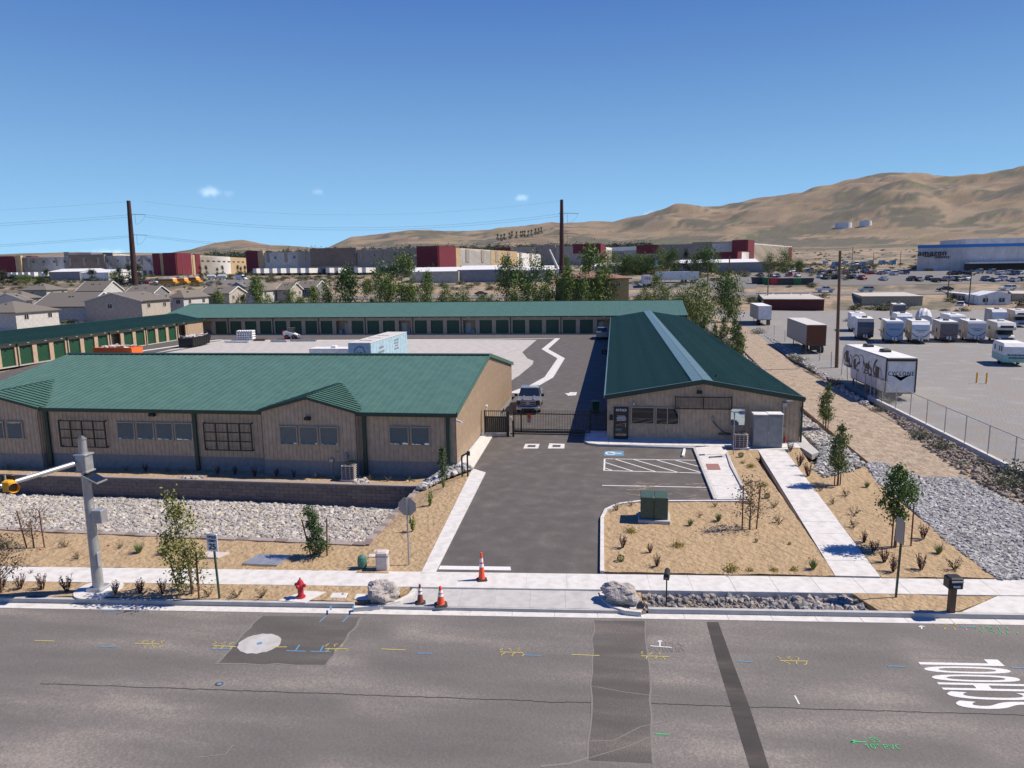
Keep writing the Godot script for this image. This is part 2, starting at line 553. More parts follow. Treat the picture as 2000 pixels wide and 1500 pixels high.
func make_terrain():
	hill_noise.seed = 31
	hill_noise.frequency = 0.0022
	hill_noise.fractal_octaves = 4
	patch_noise.seed = 33
	patch_noise.frequency = 0.006
	patch_noise.fractal_octaves = 5
	find_sage()
	var radii := [3.0]
	while radii[-1] < 5200:
		var r: float = radii[-1]
		var step := maxf(1.2, r * 0.045)
		if r > 300 and r < 3000: step = r * 0.014
		radii.append(r + step)
	var azs := []
	var a := -180.0
	while a < 180.0:
		azs.append(a)
		a += 0.28 if a > -52 and a < 40 else 4.0
	var na := azs.size()
	var vv := PackedVector3Array()
	var cc := PackedColorArray()
	var nn := PackedVector3Array()
	var ix := PackedInt32Array()
	for r in radii:
		for az in azs:
			var x: float = sin(deg_to_rad(az)) * r
			var z: float = -cos(deg_to_rad(az)) * r
			var y := terrain_y(x, z, az, r)
			vv.append(Vector3(x, y, z))
			cc.append(terrain_colour(x, z, r, y))
			nn.append(Vector3.ZERO)
	for i in radii.size() - 1:
		for j in na:
			var k := (j + 1) % na
			var p := i * na + j
			var q := i * na + k
			for tr in [[p, p + na, q + na], [p, q + na, q]]:
				var m := (vv[tr[2]] - vv[tr[0]]).cross(vv[tr[1]] - vv[tr[0]])
				if m.y < 0: m = -m
				for e in tr:
					nn[e] += m
				ix.append(tr[0]); ix.append(tr[1]); ix.append(tr[2])
	for k in nn.size(): nn[k] = nn[k].normalized()
	var arr := []
	arr.resize(Mesh.ARRAY_MAX)
	arr[Mesh.ARRAY_VERTEX] = vv
	arr[Mesh.ARRAY_NORMAL] = nn
	arr[Mesh.ARRAY_COLOR] = cc
	arr[Mesh.ARRAY_INDEX] = ix
	var am := ArrayMesh.new()
	am.add_surface_from_arrays(Mesh.PRIMITIVE_TRIANGLES, arr)
	var m := StandardMaterial3D.new()
	m.vertex_color_use_as_albedo = true
	m.roughness = 1.0
	m.albedo_texture = ramp_tex(41, 0.03, 6, [[0.2, Color(0.42, 0.41, 0.38)], [0.5, Color(0.8, 0.79, 0.77)], [0.8, W]], 0.4, 1024)
	m.uv1_triplanar = true
	m.uv1_world_triplanar = true
	m.uv1_scale = Vector3.ONE * 0.006
	structure("terrain", am, m)

# sagebrush stands on the slope, outlined as they grow
var sage_beds := []
func find_sage():
	for o in [[1400,478, 1520,442, 1600,426, 1690,400, 1745,388, 1705,412, 1640,436, 1640,450, 1560,462, 1480,478, 1400,490], [1760,412, 1830,404, 1852,424, 1810,432, 1782,444, 1764,432], [1862,432, 1940,425, 1932,432, 1870,437], [1060,474, 1240,468, 1400,462, 1400,480, 1100,483], [1690,398, 1760,380, 1880,372, 1780,392, 1720,404], [1500,470, 1700,462, 1780,470, 1600,482, 1500,484], [800,462, 850,456, 870,462, 820,468]]:
		var pk := PackedVector2Array()
		for k in range(0, o.size(), 2):
			var p := hill_pt(o[k], o[k + 1])
			pk.append(Vector2(p.x, p.z))
		sage_beds.append(pk)

func terrain_colour(x: float, z: float, r: float, y: float) -> Color:
	var grass := Color(0.29, 0.225, 0.155)
	var sage := Color(0.115, 0.108, 0.078)
	var dirt := Color(0.36, 0.275, 0.19)
	var fine := patch_noise.get_noise_2d(x * 6.0, z * 6.0)
	if r < 1000:
		return dirt.lerp(sage, sst(0.02, 0.12, fine + 0.5 * patch_noise.get_noise_2d(x, z)) * 0.8)
	var g := grass.lerp(Color(0.2, 0.15, 0.1), clampf(0.5 + hill_noise.get_noise_2d(x * 2 + 50, z * 2) * 1.3, 0, 1))
	g = g.lerp(Color(0.36, 0.26, 0.15), 0.6 * sst(0.05, 0.25, patch_noise.get_noise_2d(x * 2.2 + 90, z * 2.2)))
	var k := sst(0.16, 0.24, patch_noise.get_noise_2d(x * 0.7, z * 0.7) + 0.35 * fine)
	var q := Vector2(x + fine * 30.0, z + patch_noise.get_noise_2d(x * 5 + 70, z * 5) * 50.0)
	for b in sage_beds:
		if Geometry2D.is_point_in_polygon(q, b): k = 1.0
	g = g.lerp(sage, clampf(k * (0.92 + 0.5 * fine), 0, 1))
	return g.lerp(Color(0.13, 0.16, 0.055), 0.5 * sst(0.3, 0.4, patch_noise.get_noise_2d(x * 1.5 + 400, z * 1.5)))

# ---------------------------------------------------------------- ground
func sheet(called: String, poly: Array, y0: float, y1: float, m) -> MeshInstance3D:
	var b := MB.new()
	b.prism(poly, y0, y1)
	return structure(called, b, m)

func child_sheet(called: String, poly: Array, y0: float, y1: float, m, parent) -> MeshInstance3D:
	var b := MB.new()
	b.prism(poly, y0, y1)
	return put(called, b, m, parent)

# band of constant width along a path on the ground
func band(pts: Array, w: float, side := 0.0) -> Array:
	var L := []
	var R := []
	for k in pts.size():
		var p: Vector2 = pts[k]
		var d: Vector2 = (pts[mini(k + 1, pts.size() - 1)] - pts[maxi(k - 1, 0)]).normalized()
		var nrm := Vector2(-d.y, d.x)
		L.append(p + nrm * w * (0.5 + side)); R.append(p - nrm * w * (0.5 - side))
	R.reverse()
	return L + R

func stone_mesh(seed_: int, detail := 0) -> ArrayMesh:
	var r := RandomNumberGenerator.new()
	r.seed = seed_
	var b := MB.new()
	var rings := []
	var k := 6 + detail * 4
	var rows := 4 + detail * 3
	var fn := FastNoiseLite.new()
	fn.seed = seed_
	fn.frequency = 0.7
	for i in rows + 1:
		var q := []
		var th := PI * i / rows
		for j in k:
			var ph := TAU * j / k
			var d := Vector3(sin(th) * cos(ph), -cos(th), sin(th) * sin(ph))
			var rad := 0.5 * (1.0 + 0.55 * fn.get_noise_3dv(d * 1.3) + (0.15 if detail < 3 else 0.05) * fn.get_noise_3dv(d * 4.0))
			if detail == 0: rad *= r.randf_range(0.85, 1.12) if i > 0 and i < rows else 1.0
			q.append(d * rad)
		rings.append(q)
	b.loft(rings, false, false)
	return b.mesh()

# loose stones over a polygon, too many to count
func stones(called: String, poly: Array, y: float, count: int, s0: float, s1: float, label: String, tones: Array, parent = null, ydir = null) -> MultiMeshInstance3D:
	var pk := PackedVector2Array(poly)
	var lo := pk[0]
	var hi := pk[0]
	for p in pk:
		lo = lo.min(p); hi = hi.max(p)
	var mm := MultiMesh.new()
	mm.transform_format = MultiMesh.TRANSFORM_3D
	mm.use_colors = true
	mm.mesh = stone_mesh(77)
	var xs := []
	var tries := 0
	while xs.size() < count and tries < count * 8:
		tries += 1
		var p := Vector2(rng.randf_range(lo.x, hi.x), rng.randf_range(lo.y, hi.y))
		if not Geometry2D.is_point_in_polygon(p, pk): continue
		var s := rng.randf_range(s0, s1) * (1.0 + 0.6 * pow(rng.randf(), 4))
		var b := Basis.from_euler(Vector3(rng.randf() * TAU, rng.randf() * TAU, rng.randf() * TAU)).scaled(Vector3(s, s * 0.75, s * rng.randf_range(0.7, 1.1)))
		var yy: float = ydir.call(p) if ydir != null else y
		xs.append([Transform3D(b, Vector3(p.x, yy + s * 0.22, p.y)), tones[rng.randi() % tones.size()] * rng.randf_range(0.75, 1.15)])
	mm.instance_count = xs.size()
	for k in xs.size():
		mm.set_instance_transform(k, xs[k][0])
		mm.set_instance_color(k, xs[k][1])
	var o := MultiMeshInstance3D.new()
	o.multimesh = mm
	o.material_override = M.stone
	o.name = numbered(called, self if parent == null else parent)
	(self if parent == null else parent).add_child(o)
	o.set_meta("kind", "stuff")
	if parent == null: tag(o, label, "gravel")
	return o

var pale_tones := [Color(0.46, 0.44, 0.41), Color(0.38, 0.355, 0.325), Color(0.5, 0.435, 0.35), Color(0.3, 0.285, 0.275), Color(0.54, 0.52, 0.48)]
var grey_tones := [Color(0.44, 0.432, 0.42), Color(0.34, 0.335, 0.33), Color(0.52, 0.51, 0.49), Color(0.26, 0.255, 0.25)]

func make_ground():
	# asphalt of the driveway, the parking bays and the yard between the storage rows
	var drive := sheet("driveway", [Vector2(-6.75, -26.45)] + [Vector2(-7.061, -26.396), Vector2(-7.583, -40.854), Vector2(-8.512, -41.499), Vector2(-8.75, -50.219)] + [Vector2(-9.4, -50.5), Vector2(-9.4, -67), Vector2(-75, -67), Vector2(-80.6, -90), Vector2(-80.6, -134.6), Vector2(-0.55, -134.6), Vector2(-0.55, -52.4)] + [Vector2(-1.785, -51.94), Vector2(-1.972, -49.968), Vector2(-1.664, -48.468), Vector2(-1.12, -47.929), Vector2(5.361, -47.628), Vector2(5.27, -36.743), Vector2(1.286, -36.183), Vector2(0.229, -35.666), Vector2(-0.362, -34.73), Vector2(-0.542, -33.36), Vector2(-0.468, -27.068)], -0.3, 0.0, M.asphalt)
	child_sheet("stop_bar", [Vector2(-7.026, -27.16), Vector2(-4.126, -27.371), Vector2(-4.055, -27.023), Vector2(-7.023, -26.801)], 0.0, 0.004, M.paint_white, drive)
	child_sheet("bay_line", band([Vector2(-0.586, -38.971), Vector2(5.234, -39.142)], 0.1), 0.0, 0.004, M.paint_white, drive)
	var hatch := [[Vector2(-0.552, -44.734), Vector2(5.194, -44.867)], [Vector2(-0.514, -42.002), Vector2(5.294, -41.984)], [Vector2(-0.52, -44.737), Vector2(-0.514, -42.002)], [Vector2(0.066, -44.789), Vector2(2.612, -41.956)], [Vector2(1.264, -44.769), Vector2(3.899, -41.964)], [Vector2(2.62, -44.888), Vector2(5.217, -42.086)], [Vector2(3.95, -44.757), Vector2(5.332, -43.329)], [Vector2(-0.508, -43.87), Vector2(1.196, -42.047)], [Vector2(-0.491, -42.571), Vector2(0.068, -41.944)]]
	for h in hatch:
		child_sheet("hatch_line", band(h, 0.1), 0.0, 0.004, M.paint_white, drive)
	# blue parking symbol
	var sym := child_sheet("parking_symbol", [Vector2(-0.546, -46.71), Vector2(0.708, -46.817), Vector2(0.693, -45.613), Vector2(-0.563, -45.504)], 0.0, 0.004, M.paint_blue, drive)
	var ring := []
	for k in 13:
		ring.append(Vector2(-0.15 + 0.3 * cos(k * TAU / 14 + 0.4), -46.15 + 0.36 * sin(k * TAU / 14 + 0.4)))
	child_sheet("symbol_ring", band(ring, 0.12), 0.004, 0.008, M.paint_white, sym)
	child_sheet("symbol_figure", band([Vector2(-0.2, -46.35), Vector2(0.15, -46.2), Vector2(0.55, -46.15)], 0.14), 0.004, 0.008, M.paint_white, sym)
	for q in [[Vector2(-6.085, -48.248), Vector2(-5.084, -48.332), Vector2(-5.054, -47.023), Vector2(-6.064, -46.937)], [Vector2(-4.419, -48.537), Vector2(-3.337, -48.477), Vector2(-3.283, -47.173), Vector2(-4.394, -47.079)]]:
		child_sheet("drain_collar", q, 0.0, 0.006, M.concrete, drive)
		var ce: Vector2 = (q[0] + q[1] + q[2] + q[3]) / 4.0
		var g := MB.new()
		g.box(Vector3(ce.x, 0.009, ce.y), Vector3(0.55, 0.006, 0.55))
		put("drain_grate", g, M.dark_grey, drive)
	var col2 := [Vector2(-4.751, -69.213), Vector2(-4.299, -69.239), Vector2(-4.336, -69.835), Vector2(-3.577, -69.879), Vector2(-3.585, -68.114), Vector2(-4.308, -67.785)]
	child_sheet("drain_collar", col2, 0.0, 0.006, M.concrete, drive)
	# sand and dust blown over the bays
	for k in 26:
		var c0: Vector2 = ([Vector2(1.218, -38.475)])[0] + Vector2(rng.randf_range(-1.0, 4.6), rng.randf_range(-1.2, 1.4))
		var ang := rng.randf_range(-0.5, 0.4)
		var pts := []
		for j in 5: pts.append(c0 + Vector2(cos(ang), sin(ang)) * j * 0.28 + Vector2(0, 0.1 * sin(j * 1.7 + k)))
		child_sheet("dust_streak", band(pts, rng.randf_range(0.02, 0.07)), 0.0, 0.003 + 0.0002 * k, M.dirt, drive)
	# gravel yard inside, the valley gutter round it
	sheet("gravel_yard", [Vector2(-70, -66.6), Vector2(-70, -118)] + [Vector2(-71.619, -102.213), Vector2(-72.43, -108.075), Vector2(-71.895, -123.784), Vector2(-59.708, -123.704), Vector2(-13.366, -123.4), Vector2(-13.486, -104.545), Vector2(-11.823, -97.109), Vector2(-10.657, -94.327), Vector2(-10.38, -90.656), Vector2(-10.865, -80.28), Vector2(-11.062, -78.698)] + [Vector2(-12, -66.6)], -0.2, 0.012, M.yard)
	var vg := sheet("valley_gutter", band([Vector2(-9.861, -68.915), Vector2(-8.234, -74.116), Vector2(-7.263, -79.651), Vector2(-7.154, -97.224), Vector2(-10.522, -108.747), Vector2(-9.911, -126.193), Vector2(-19.752, -124.851), Vector2(-51.566, -123.17), Vector2(-72.639, -123.297)], 1.0), -0.2, 0.018, M.concrete)
	vg.set_meta("kind", "structure")
	sheet("yard_gutter", band([Vector2(-73.215, -124.288), Vector2(-76.319, -102.131)], 1.0), -0.2, 0.021, M.concrete)
	# concrete walk beside and in front of the office
	var walk := structure("office_walk", slab_mesh([Vector2(-1.972, -49.968), Vector2(-1.669, -48.616), Vector2(-1.124, -48.073), Vector2(5.376, -47.769), Vector2(5.688, -49.082), Vector2(-0.08, -49.427)] , -0.2, 0.10), M.concrete)
	var front := [Vector2(-1.85, -48.1), Vector2(12.9, -48.15), Vector2(12.9, -49.75), Vector2(-1.85, -49.75)]
	for k in 8:
		var x0: float = lerpf(-0.3, 12.6, k / 8.0)
		var x1: float = lerpf(-0.3, 12.6, (k + 1) / 8.0) - 0.02
		child_sheet("slab", [Vector2(x0, -48.2), Vector2(x1, -48.2), Vector2(x1, -49.78), Vector2(x0, -49.78)], -0.2, 0.125 + 0.0005 * k, M.concrete, walk)
	child_sheet("slab", [Vector2(-1.9, -49.0), Vector2(-1.6, -48.45), Vector2(-1.0, -48.2), Vector2(-0.32, -48.2), Vector2(-0.32, -50.3), Vector2(-1.9, -50.3)], -0.2, 0.128, M.concrete, walk)
	child_sheet("slab", [Vector2(-1.9, -50.32), Vector2(-0.32, -50.32), Vector2(-0.32, -52.2), Vector2(-1.9, -52.2)], -0.2, 0.127, M.concrete, walk)
	child_sheet("kerb", band([Vector2(-1.95, -52.3), Vector2(-1.95, -49.0), Vector2(-1.65, -48.4), Vector2(-1.0, -48.1), Vector2(0.0, -48.05), Vector2(5.55, -48.05)], 0.14), -0.2, 0.135, M.concrete_grey, walk)
	# ramp walk and its kerb beside the bays
	var ramp := sheet("ramp_walk", [Vector2(5.376, -47.769), Vector2(7.383, -48.502), Vector2(7.425, -46.989), Vector2(7.013, -36.998), Vector2(5.27, -36.743)], -0.3, 0.115, M.concrete)
	for k in 5:
		var t0 := k / 5.0
		var t1 := (k + 1) / 5.0 - 0.01
		var a: Vector2 = ([Vector2(5.567, -47.37)])[0].lerp(([Vector2(5.451, -36.929)])[0], t0)
		var b: Vector2 = ([Vector2(5.567, -47.37)])[0].lerp(([Vector2(5.451, -36.929)])[0], t1)
		var c: Vector2 = ([Vector2(7.399, -47.255)])[0].lerp(([Vector2(6.975, -37.078)])[0], t1)
		var d: Vector2 = ([Vector2(7.399, -47.255)])[0].lerp(([Vector2(6.975, -37.078)])[0], t0)
		child_sheet("slab", [a, b, c, d], 0.1, 0.122 + 0.0004 * k, M.concrete, ramp)
	child_sheet("tactile_pad", [Vector2(5.638, -43.623), Vector2(6.41, -43.692), Vector2(6.368, -42.321), Vector2(5.589, -42.25)], 0.1, 0.13, mat("tactile", Color(0.3, 0.15, 0.125), 0.8, TX.grain, 1.5), ramp)
	child_sheet("kerb", band([Vector2(5.395, -47.631), Vector2(5.297, -36.746)], 0.16), -0.2, 0.14, M.concrete_grey, ramp)
	child_sheet("kerb", band([Vector2(7.305, -46.19), Vector2(7.089, -43.145), Vector2(7.024, -38.572)], 0.14), 0.0, 0.2, M.concrete_grey, ramp)
	# kerb round the planted island
	sheet("island_kerb", band([Vector2(-0.387, -27.077), Vector2(-0.492, -33.365), Vector2(-0.309, -34.58), Vector2(0.281, -35.509), Vector2(1.334, -36.022), Vector2(6.952, -36.66)], 0.16), -0.2, 0.14, M.concrete)
	# soil of the island, and of the bed beyond the footpath
	soil_sheet("island_soil", [Vector2(-0.326, -27.083), Vector2(-0.417, -33.301), Vector2(-0.231, -34.434), Vector2(0.332, -35.353), Vector2(1.354, -35.86), Vector2(6.989, -36.581), Vector2(7.367, -44.937), Vector2(8.926, -46.331), Vector2(8.666, -27.686)], 0.09)
	sheet("bed_fill", [Vector2(7.173, -47.508), Vector2(9.505, -47.707), Vector2(9.254, -45.723), Vector2(7.334, -44.33)], -0.2, 0.085, M.soil)
	soil_sheet("walkside_soil", [Vector2(11.143, -47.045), Vector2(12.363, -49.35), Vector2(11.986, -44.746), Vector2(12.707, -42.031), Vector2(13.738, -42.654), Vector2(15.092, -44.211), Vector2(14.624, -40.705), Vector2(14.507, -35.251), Vector2(14.604, -28.152), Vector2(10.349, -27.777)], 0.07)
	# concrete footpath from the street to the office
	var fp := structure("footpath", slab_mesh([Vector2(8.608, -27.679), Vector2(9.478, -47.569), Vector2(11.197, -47.716), Vector2(10.29, -27.77)], -0.2, 0.095), M.concrete)
	var pa: Array = [Vector2(8.608, -27.679), Vector2(9.478, -47.569), Vector2(11.197, -47.716), Vector2(10.29, -27.77)]
	for k in 13:
		var t0 := k / 13.0
		var t1 := (k + 1) / 13.0 - 0.0012
		child_sheet("slab", [pa[0].lerp(pa[1], t0), pa[0].lerp(pa[1], t1), pa[3].lerp(pa[2], t1), pa[3].lerp(pa[2], t0)], 0.0, 0.105 + 0.0006 * (k % 3), M.concrete, fp)
	child_sheet("slab", [Vector2(8.503, -49.611), Vector2(12.161, -49.915), Vector2(12.19, -48.766), Vector2(11.493, -47.877), Vector2(8.328, -47.335)], -0.1, 0.101, M.concrete, fp)
	# concrete chute at the office corner, rubble slope beside it
	var ch := MB.new()
	var c0: Array = [Vector3(12.545, 0.1, -50.131), Vector3(13.734, 0.1, -52.737), Vector3(13.806, 0.1, -50.839), Vector3(13.141, 0.1, -46.833), Vector3(12.751, 0.1, -46.541), Vector3(12.587, 0.1, -48.402)]
	ch.prism([Vector2(12.441, -50.122), Vector2(13.355, -52.056), Vector2(13.209, -49.305), Vector2(13.213, -47.101), Vector2(12.589, -46.398), Vector2(12.385, -48.108)], -0.2, 0.14)
	structure("drain_chute", ch, M.concrete_grey)
	var rub := [Vector2(15.281, -60.867), Vector2(15.238, -54.649), Vector2(15.257, -48.886), Vector2(15.108, -44.442), Vector2(13.957, -42.997), Vector2(11.984, -41.449), Vector2(11.836, -43.021), Vector2(13.381, -47.238), Vector2(13.711, -51.249), Vector2(13.345, -53.306)]
	sheet("rubble_bed", rub, -0.25, 0.03, M.gravel)
	stones("rubble_slope", rub, 0.03, 1500, 0.14, 0.3, "pale grey rubble stones on the slope beside the office corner", grey_tones + pale_tones)
	var rub2 := [Vector2(19.895, -197.092), Vector2(22.552, -196.832), Vector2(18.43, -110.468), Vector2(15.89, -63.385), Vector2(15.115, -60.855), Vector2(15.893, -67.107)]
	sheet("planter_strip", rub2, -0.25, 0.02, M.gravel)
	stones("planter_stones", rub2, 0.02, 1500, 0.2, 0.4, "pale stones strewn along the foot of the office's far side", pale_tones)
	# dirt track, stony verge and grey gravel beside the office
	sheet("dirt_track", [Vector2(20.881, -214.355), Vector2(32.296, -212.993), Vector2(26.399, -136.829), Vector2(21.835, -87.968), Vector2(22.315, -62.674), Vector2(22.221, -50.176), Vector2(20.796, -37.785), Vector2(16.183, -28.937), Vector2(14.604, -28.152), Vector2(15.669, -45.075), Vector2(16.183, -64.598), Vector2(19.411, -116.483)], -0.3, -0.02, M.dirt)
	var gr := [Vector2(15.285, -44.806), Vector2(16.28, -45.13), Vector2(17.377, -41.953), Vector2(19.626, -42.163), Vector2(20.157, -36.559), Vector2(15.871, -28.338), Vector2(14.676, -28.114), Vector2(14.433, -31.839), Vector2(14.654, -35.632), Vector2(14.624, -40.705)]
	sheet("gravel_bed", gr, -0.25, 0.01, M.gravel)
	stones("gravel", gr, 0.01, 17000, 0.09, 0.2, "grey crushed stone spread between the planted bed and the dirt verge", grey_tones)
	var verge := [Vector2(22.717, -63.842), Vector2(22.769, -59.521), Vector2(22.699, -42.45), Vector2(22.458, -40.973), Vector2(20.157, -36.559), Vector2(20.104, -43.241), Vector2(20.816, -51.525)]
	stones("verge_rubble", verge, -0.02, 1100, 0.06, 0.28, "loose dark stones and clods on the verge under the chain link fence", [Color(0.28, 0.22, 0.17), Color(0.22, 0.19, 0.16), Color(0.36, 0.3, 0.24)])
	var verge2 := [Vector2(26.286, -131.6), Vector2(26.347, -119.723), Vector2(23.072, -76.414), Vector2(22.271, -64.997), Vector2(21.445, -63.757), Vector2(22.498, -81.772)]
	stones("fence_foot_stones", verge2, -0.02, 500, 0.1, 0.35, "pale stones lying along the foot of the wire fence", pale_tones)
	# the vehicle lot beyond the fence
	sheet("vehicle_lot", [Vector2(23.4, -40), Vector2(23.4, -100), Vector2(27, -150), Vector2(24, -212), Vector2(150, -205), Vector2(150, -40)], -0.3, 0.0, M.lot)
	# planted strip left of the drive: soil, the sunken stone basin and its block walls
	sheet("walk_slope", [Vector2(-9.64, -42.4), Vector2(-9.64, -50.4)] + [Vector2(-8.75, -50.219), Vector2(-8.512, -41.499)], -0.3, 0.06, M.concrete)
	var edge := band_quad([Vector2(-7.604, -26.287), Vector2(-8.508, -41.159), Vector2(-9.631, -42.212)], [Vector2(-7.038, -26.349), Vector2(-7.573, -40.8), Vector2(-8.449, -41.504)])
	sheet("drive_kerb", edge, -0.3, 0.05, M.concrete)
	var sl := MB.new()
	var A := Vector3(-7.595, 0.03, -26.22)
	var B := Vector3(-8.486, 0.03, -41.056)
	var C := Vector3(-9.595, -0.05, -42.04)
	var D := Vector3(-11.411, -0.75, -40.071)
	var E := Vector3(-10.91, 0, -29.104)
	var F := Vector3(-10.351, 0.03, -26.018)
	var Cp := Vector3(-11.5, -0.75, -42.35)
	var D2 := Vector3(-11.5, -0.75, -42.35)
	sl.tri(A, E, B); sl.tri(A, F, E); sl.tri(E, D, B); sl.tri(D, C, B); sl.tri(D, Cp, C)
	if sl.n[0].y < 0:
		for k in sl.n.size(): sl.n[k] = -sl.n[k]
	var slope := structure("planted_slope", subdivided(sl, 4), M.soil)
	soil_sheet("roadside_soil", [Vector2(-60, -23.0)] + [Vector2(-25.558, -25.098), Vector2(-7.566, -26.341), Vector2(-10.875, -28.807), Vector2(-29.145, -28.874)] + [Vector2(-60, -31)], 0.02)
	soil_sheet("building_pad", [Vector2(-60, -40.6), Vector2(-60, -42.4), Vector2(-11.3, -42.4)] + [Vector2(-11.618, -40.362), Vector2(-22.641, -40.068), Vector2(-40.138, -40.335)], -0.75)
	var floor_ := [Vector2(-60, -43), Vector2(-60, -27.5)] + [Vector2(-29.264, -28.999), Vector2(-10.825, -28.932), Vector2(-10.598, -37.63)] + [Vector2(-11.6, -40.7)]
	sheet("basin_floor", floor_, -2.6, -2.05, M.gravel)
	stones("basin_gravel", [Vector2(-42.365, -40.061), Vector2(-39.688, -39.664), Vector2(-22.643, -39.884), Vector2(-11.563, -39.091), Vector2(-12.473, -33.617), Vector2(-33.577, -33.231), Vector2(-35.681, -33.405)], -2.05, 24000, 0.11, 0.25, "pale angular stones covering the sunken basin floor", pale_tones)
	make_basin_walls()
	for q in [[[Vector2(-27.253, -40.53), Vector2(-25.854, -40.546), Vector2(-25.924, -40.09), Vector2(-27.144, -40.087)], 60], [[Vector2(-37.791, -40.252), Vector2(-36.484, -40.254), Vector2(-36.348, -39.798), Vector2(-37.572, -39.8)], 50], [[Vector2(-15.886, -40.704), Vector2(-15.202, -41.096), Vector2(-14.721, -40.384), Vector2(-15.491, -39.994)], 70]]:
		stones("splash_stones", q[0], -0.75, q[1], 0.12, 0.3, "small patch of white splash stones below a downspout on the pad", pale_tones).set_meta("group", "splash stones under downspouts")
	var rr := [Vector2(-11.333, -38.725), Vector2(-10.618, -41.784), Vector2(-9.768, -42.795), Vector2(-8.912, -42.17), Vector2(-8.531, -41.081), Vector2(-9.952, -40.088), Vector2(-10.744, -38.583)]
	stones("corner_rubble", rr, -0.3, 420, 0.16, 0.36, "blue grey rubble at the building corner beside the drive", grey_tones + [Color(0.5, 0.5, 0.5)], null, func(p): return clampf(-0.02 + (p.x + 9.2) * 0.24, -0.75, 0.05))

func slab_mesh(poly: Array, y0: float, y1: float) -> MB:
	var b := MB.new()
	b.prism(poly, y0, y1)
	return b

func band_quad(L: Array, R: Array) -> Array:
	var q := R.duplicate()
	q.reverse()
	return L + q

func subdivided(src: MB, times: int) -> MB:
	var cur := src
	for k in times:
		var nx := MB.new()
		for i in range(0, cur.v.size(), 3):
			var a := cur.v[i]
			var b := cur.v[i + 1]
			var c := cur.v[i + 2]
			var ab := (a + b) / 2
			var bc := (b + c) / 2
			var ca := (c + a) / 2
			nx.tri(a, ab, ca); nx.tri(ab, b, bc); nx.tri(ca, bc, c); nx.tri(ab, bc, ca)
		cur = nx
	return bumpy(cur)

# rake and foot marks: real relief of a few centimetres
func bumpy(src: MB) -> MB:
	var fn := FastNoiseLite.new()
	fn.seed = 8
	fn.frequency = 0.55
	fn.fractal_octaves = 3
	var nx := MB.new()
	for i in range(0, src.v.size(), 3):
		var q := []
		for k in 3:
			var p := src.v[i + k]
			q.append(p + Vector3.UP * fn.get_noise_2d(p.x, p.z) * 0.05)
		nx.tri(q[0], q[1], q[2])
	# smooth normals
	var acc := {}
	for i in nx.v.size():
		var key := (nx.v[i] * 500.0).round()
		acc[key] = acc.get(key, Vector3.ZERO) + (nx.n[i] if nx.n[i].y > 0 else -nx.n[i])
	for i in nx.v.size():
		nx.n[i] = acc[(nx.v[i] * 500.0).round()].normalized()
	return nx

func soil_sheet(called: String, poly: Array, y: float):
	var b := MB.new()
	# a fine grid inside the outline gives the soil its relief; a plain prism carries the edge
	b.prism(poly, y - 0.35, y - 0.03)
	var o := structure(called, b, M.soil)
	var pk := PackedVector2Array(poly)
	var lo := pk[0]
	var hi := pk[0]
	for p in pk:
		lo = lo.min(p); hi = hi.max(p)
	lo.x = maxf(lo.x, -32)
	var g := MB.new()
	var st := 0.42
	var z := lo.y
	while z < hi.y:
		var x := lo.x
		while x < hi.x:
			var cell := PackedVector2Array([Vector2(x, z), Vector2(x + st, z), Vector2(x + st, z + st), Vector2(x, z + st)])
			var ins := true
			for p in cell:
				if not Geometry2D.is_point_in_polygon(p, pk):
					ins = false
			if ins:
				g.quad(Vector3(x, y, z), Vector3(x + st, y, z), Vector3(x + st, y, z + st), Vector3(x, y, z + st))
			else:
				for part in Geometry2D.intersect_polygons(cell, pk):
					var id := Geometry2D.triangulate_polygon(part)
					for k in range(0, id.size(), 3):
						var A := Vector3(part[id[k]].x, y, part[id[k]].y)
						var B := Vector3(part[id[k + 1]].x, y, part[id[k + 1]].y)
						var D := Vector3(part[id[k + 2]].x, y, part[id[k + 2]].y)
						if (D - A).cross(B - A).y < 0: g.tri(A, D, B)
						else: g.tri(A, B, D)
			x += st
		z += st
	put("surface", subdivided(g, 1), M.soil, o)

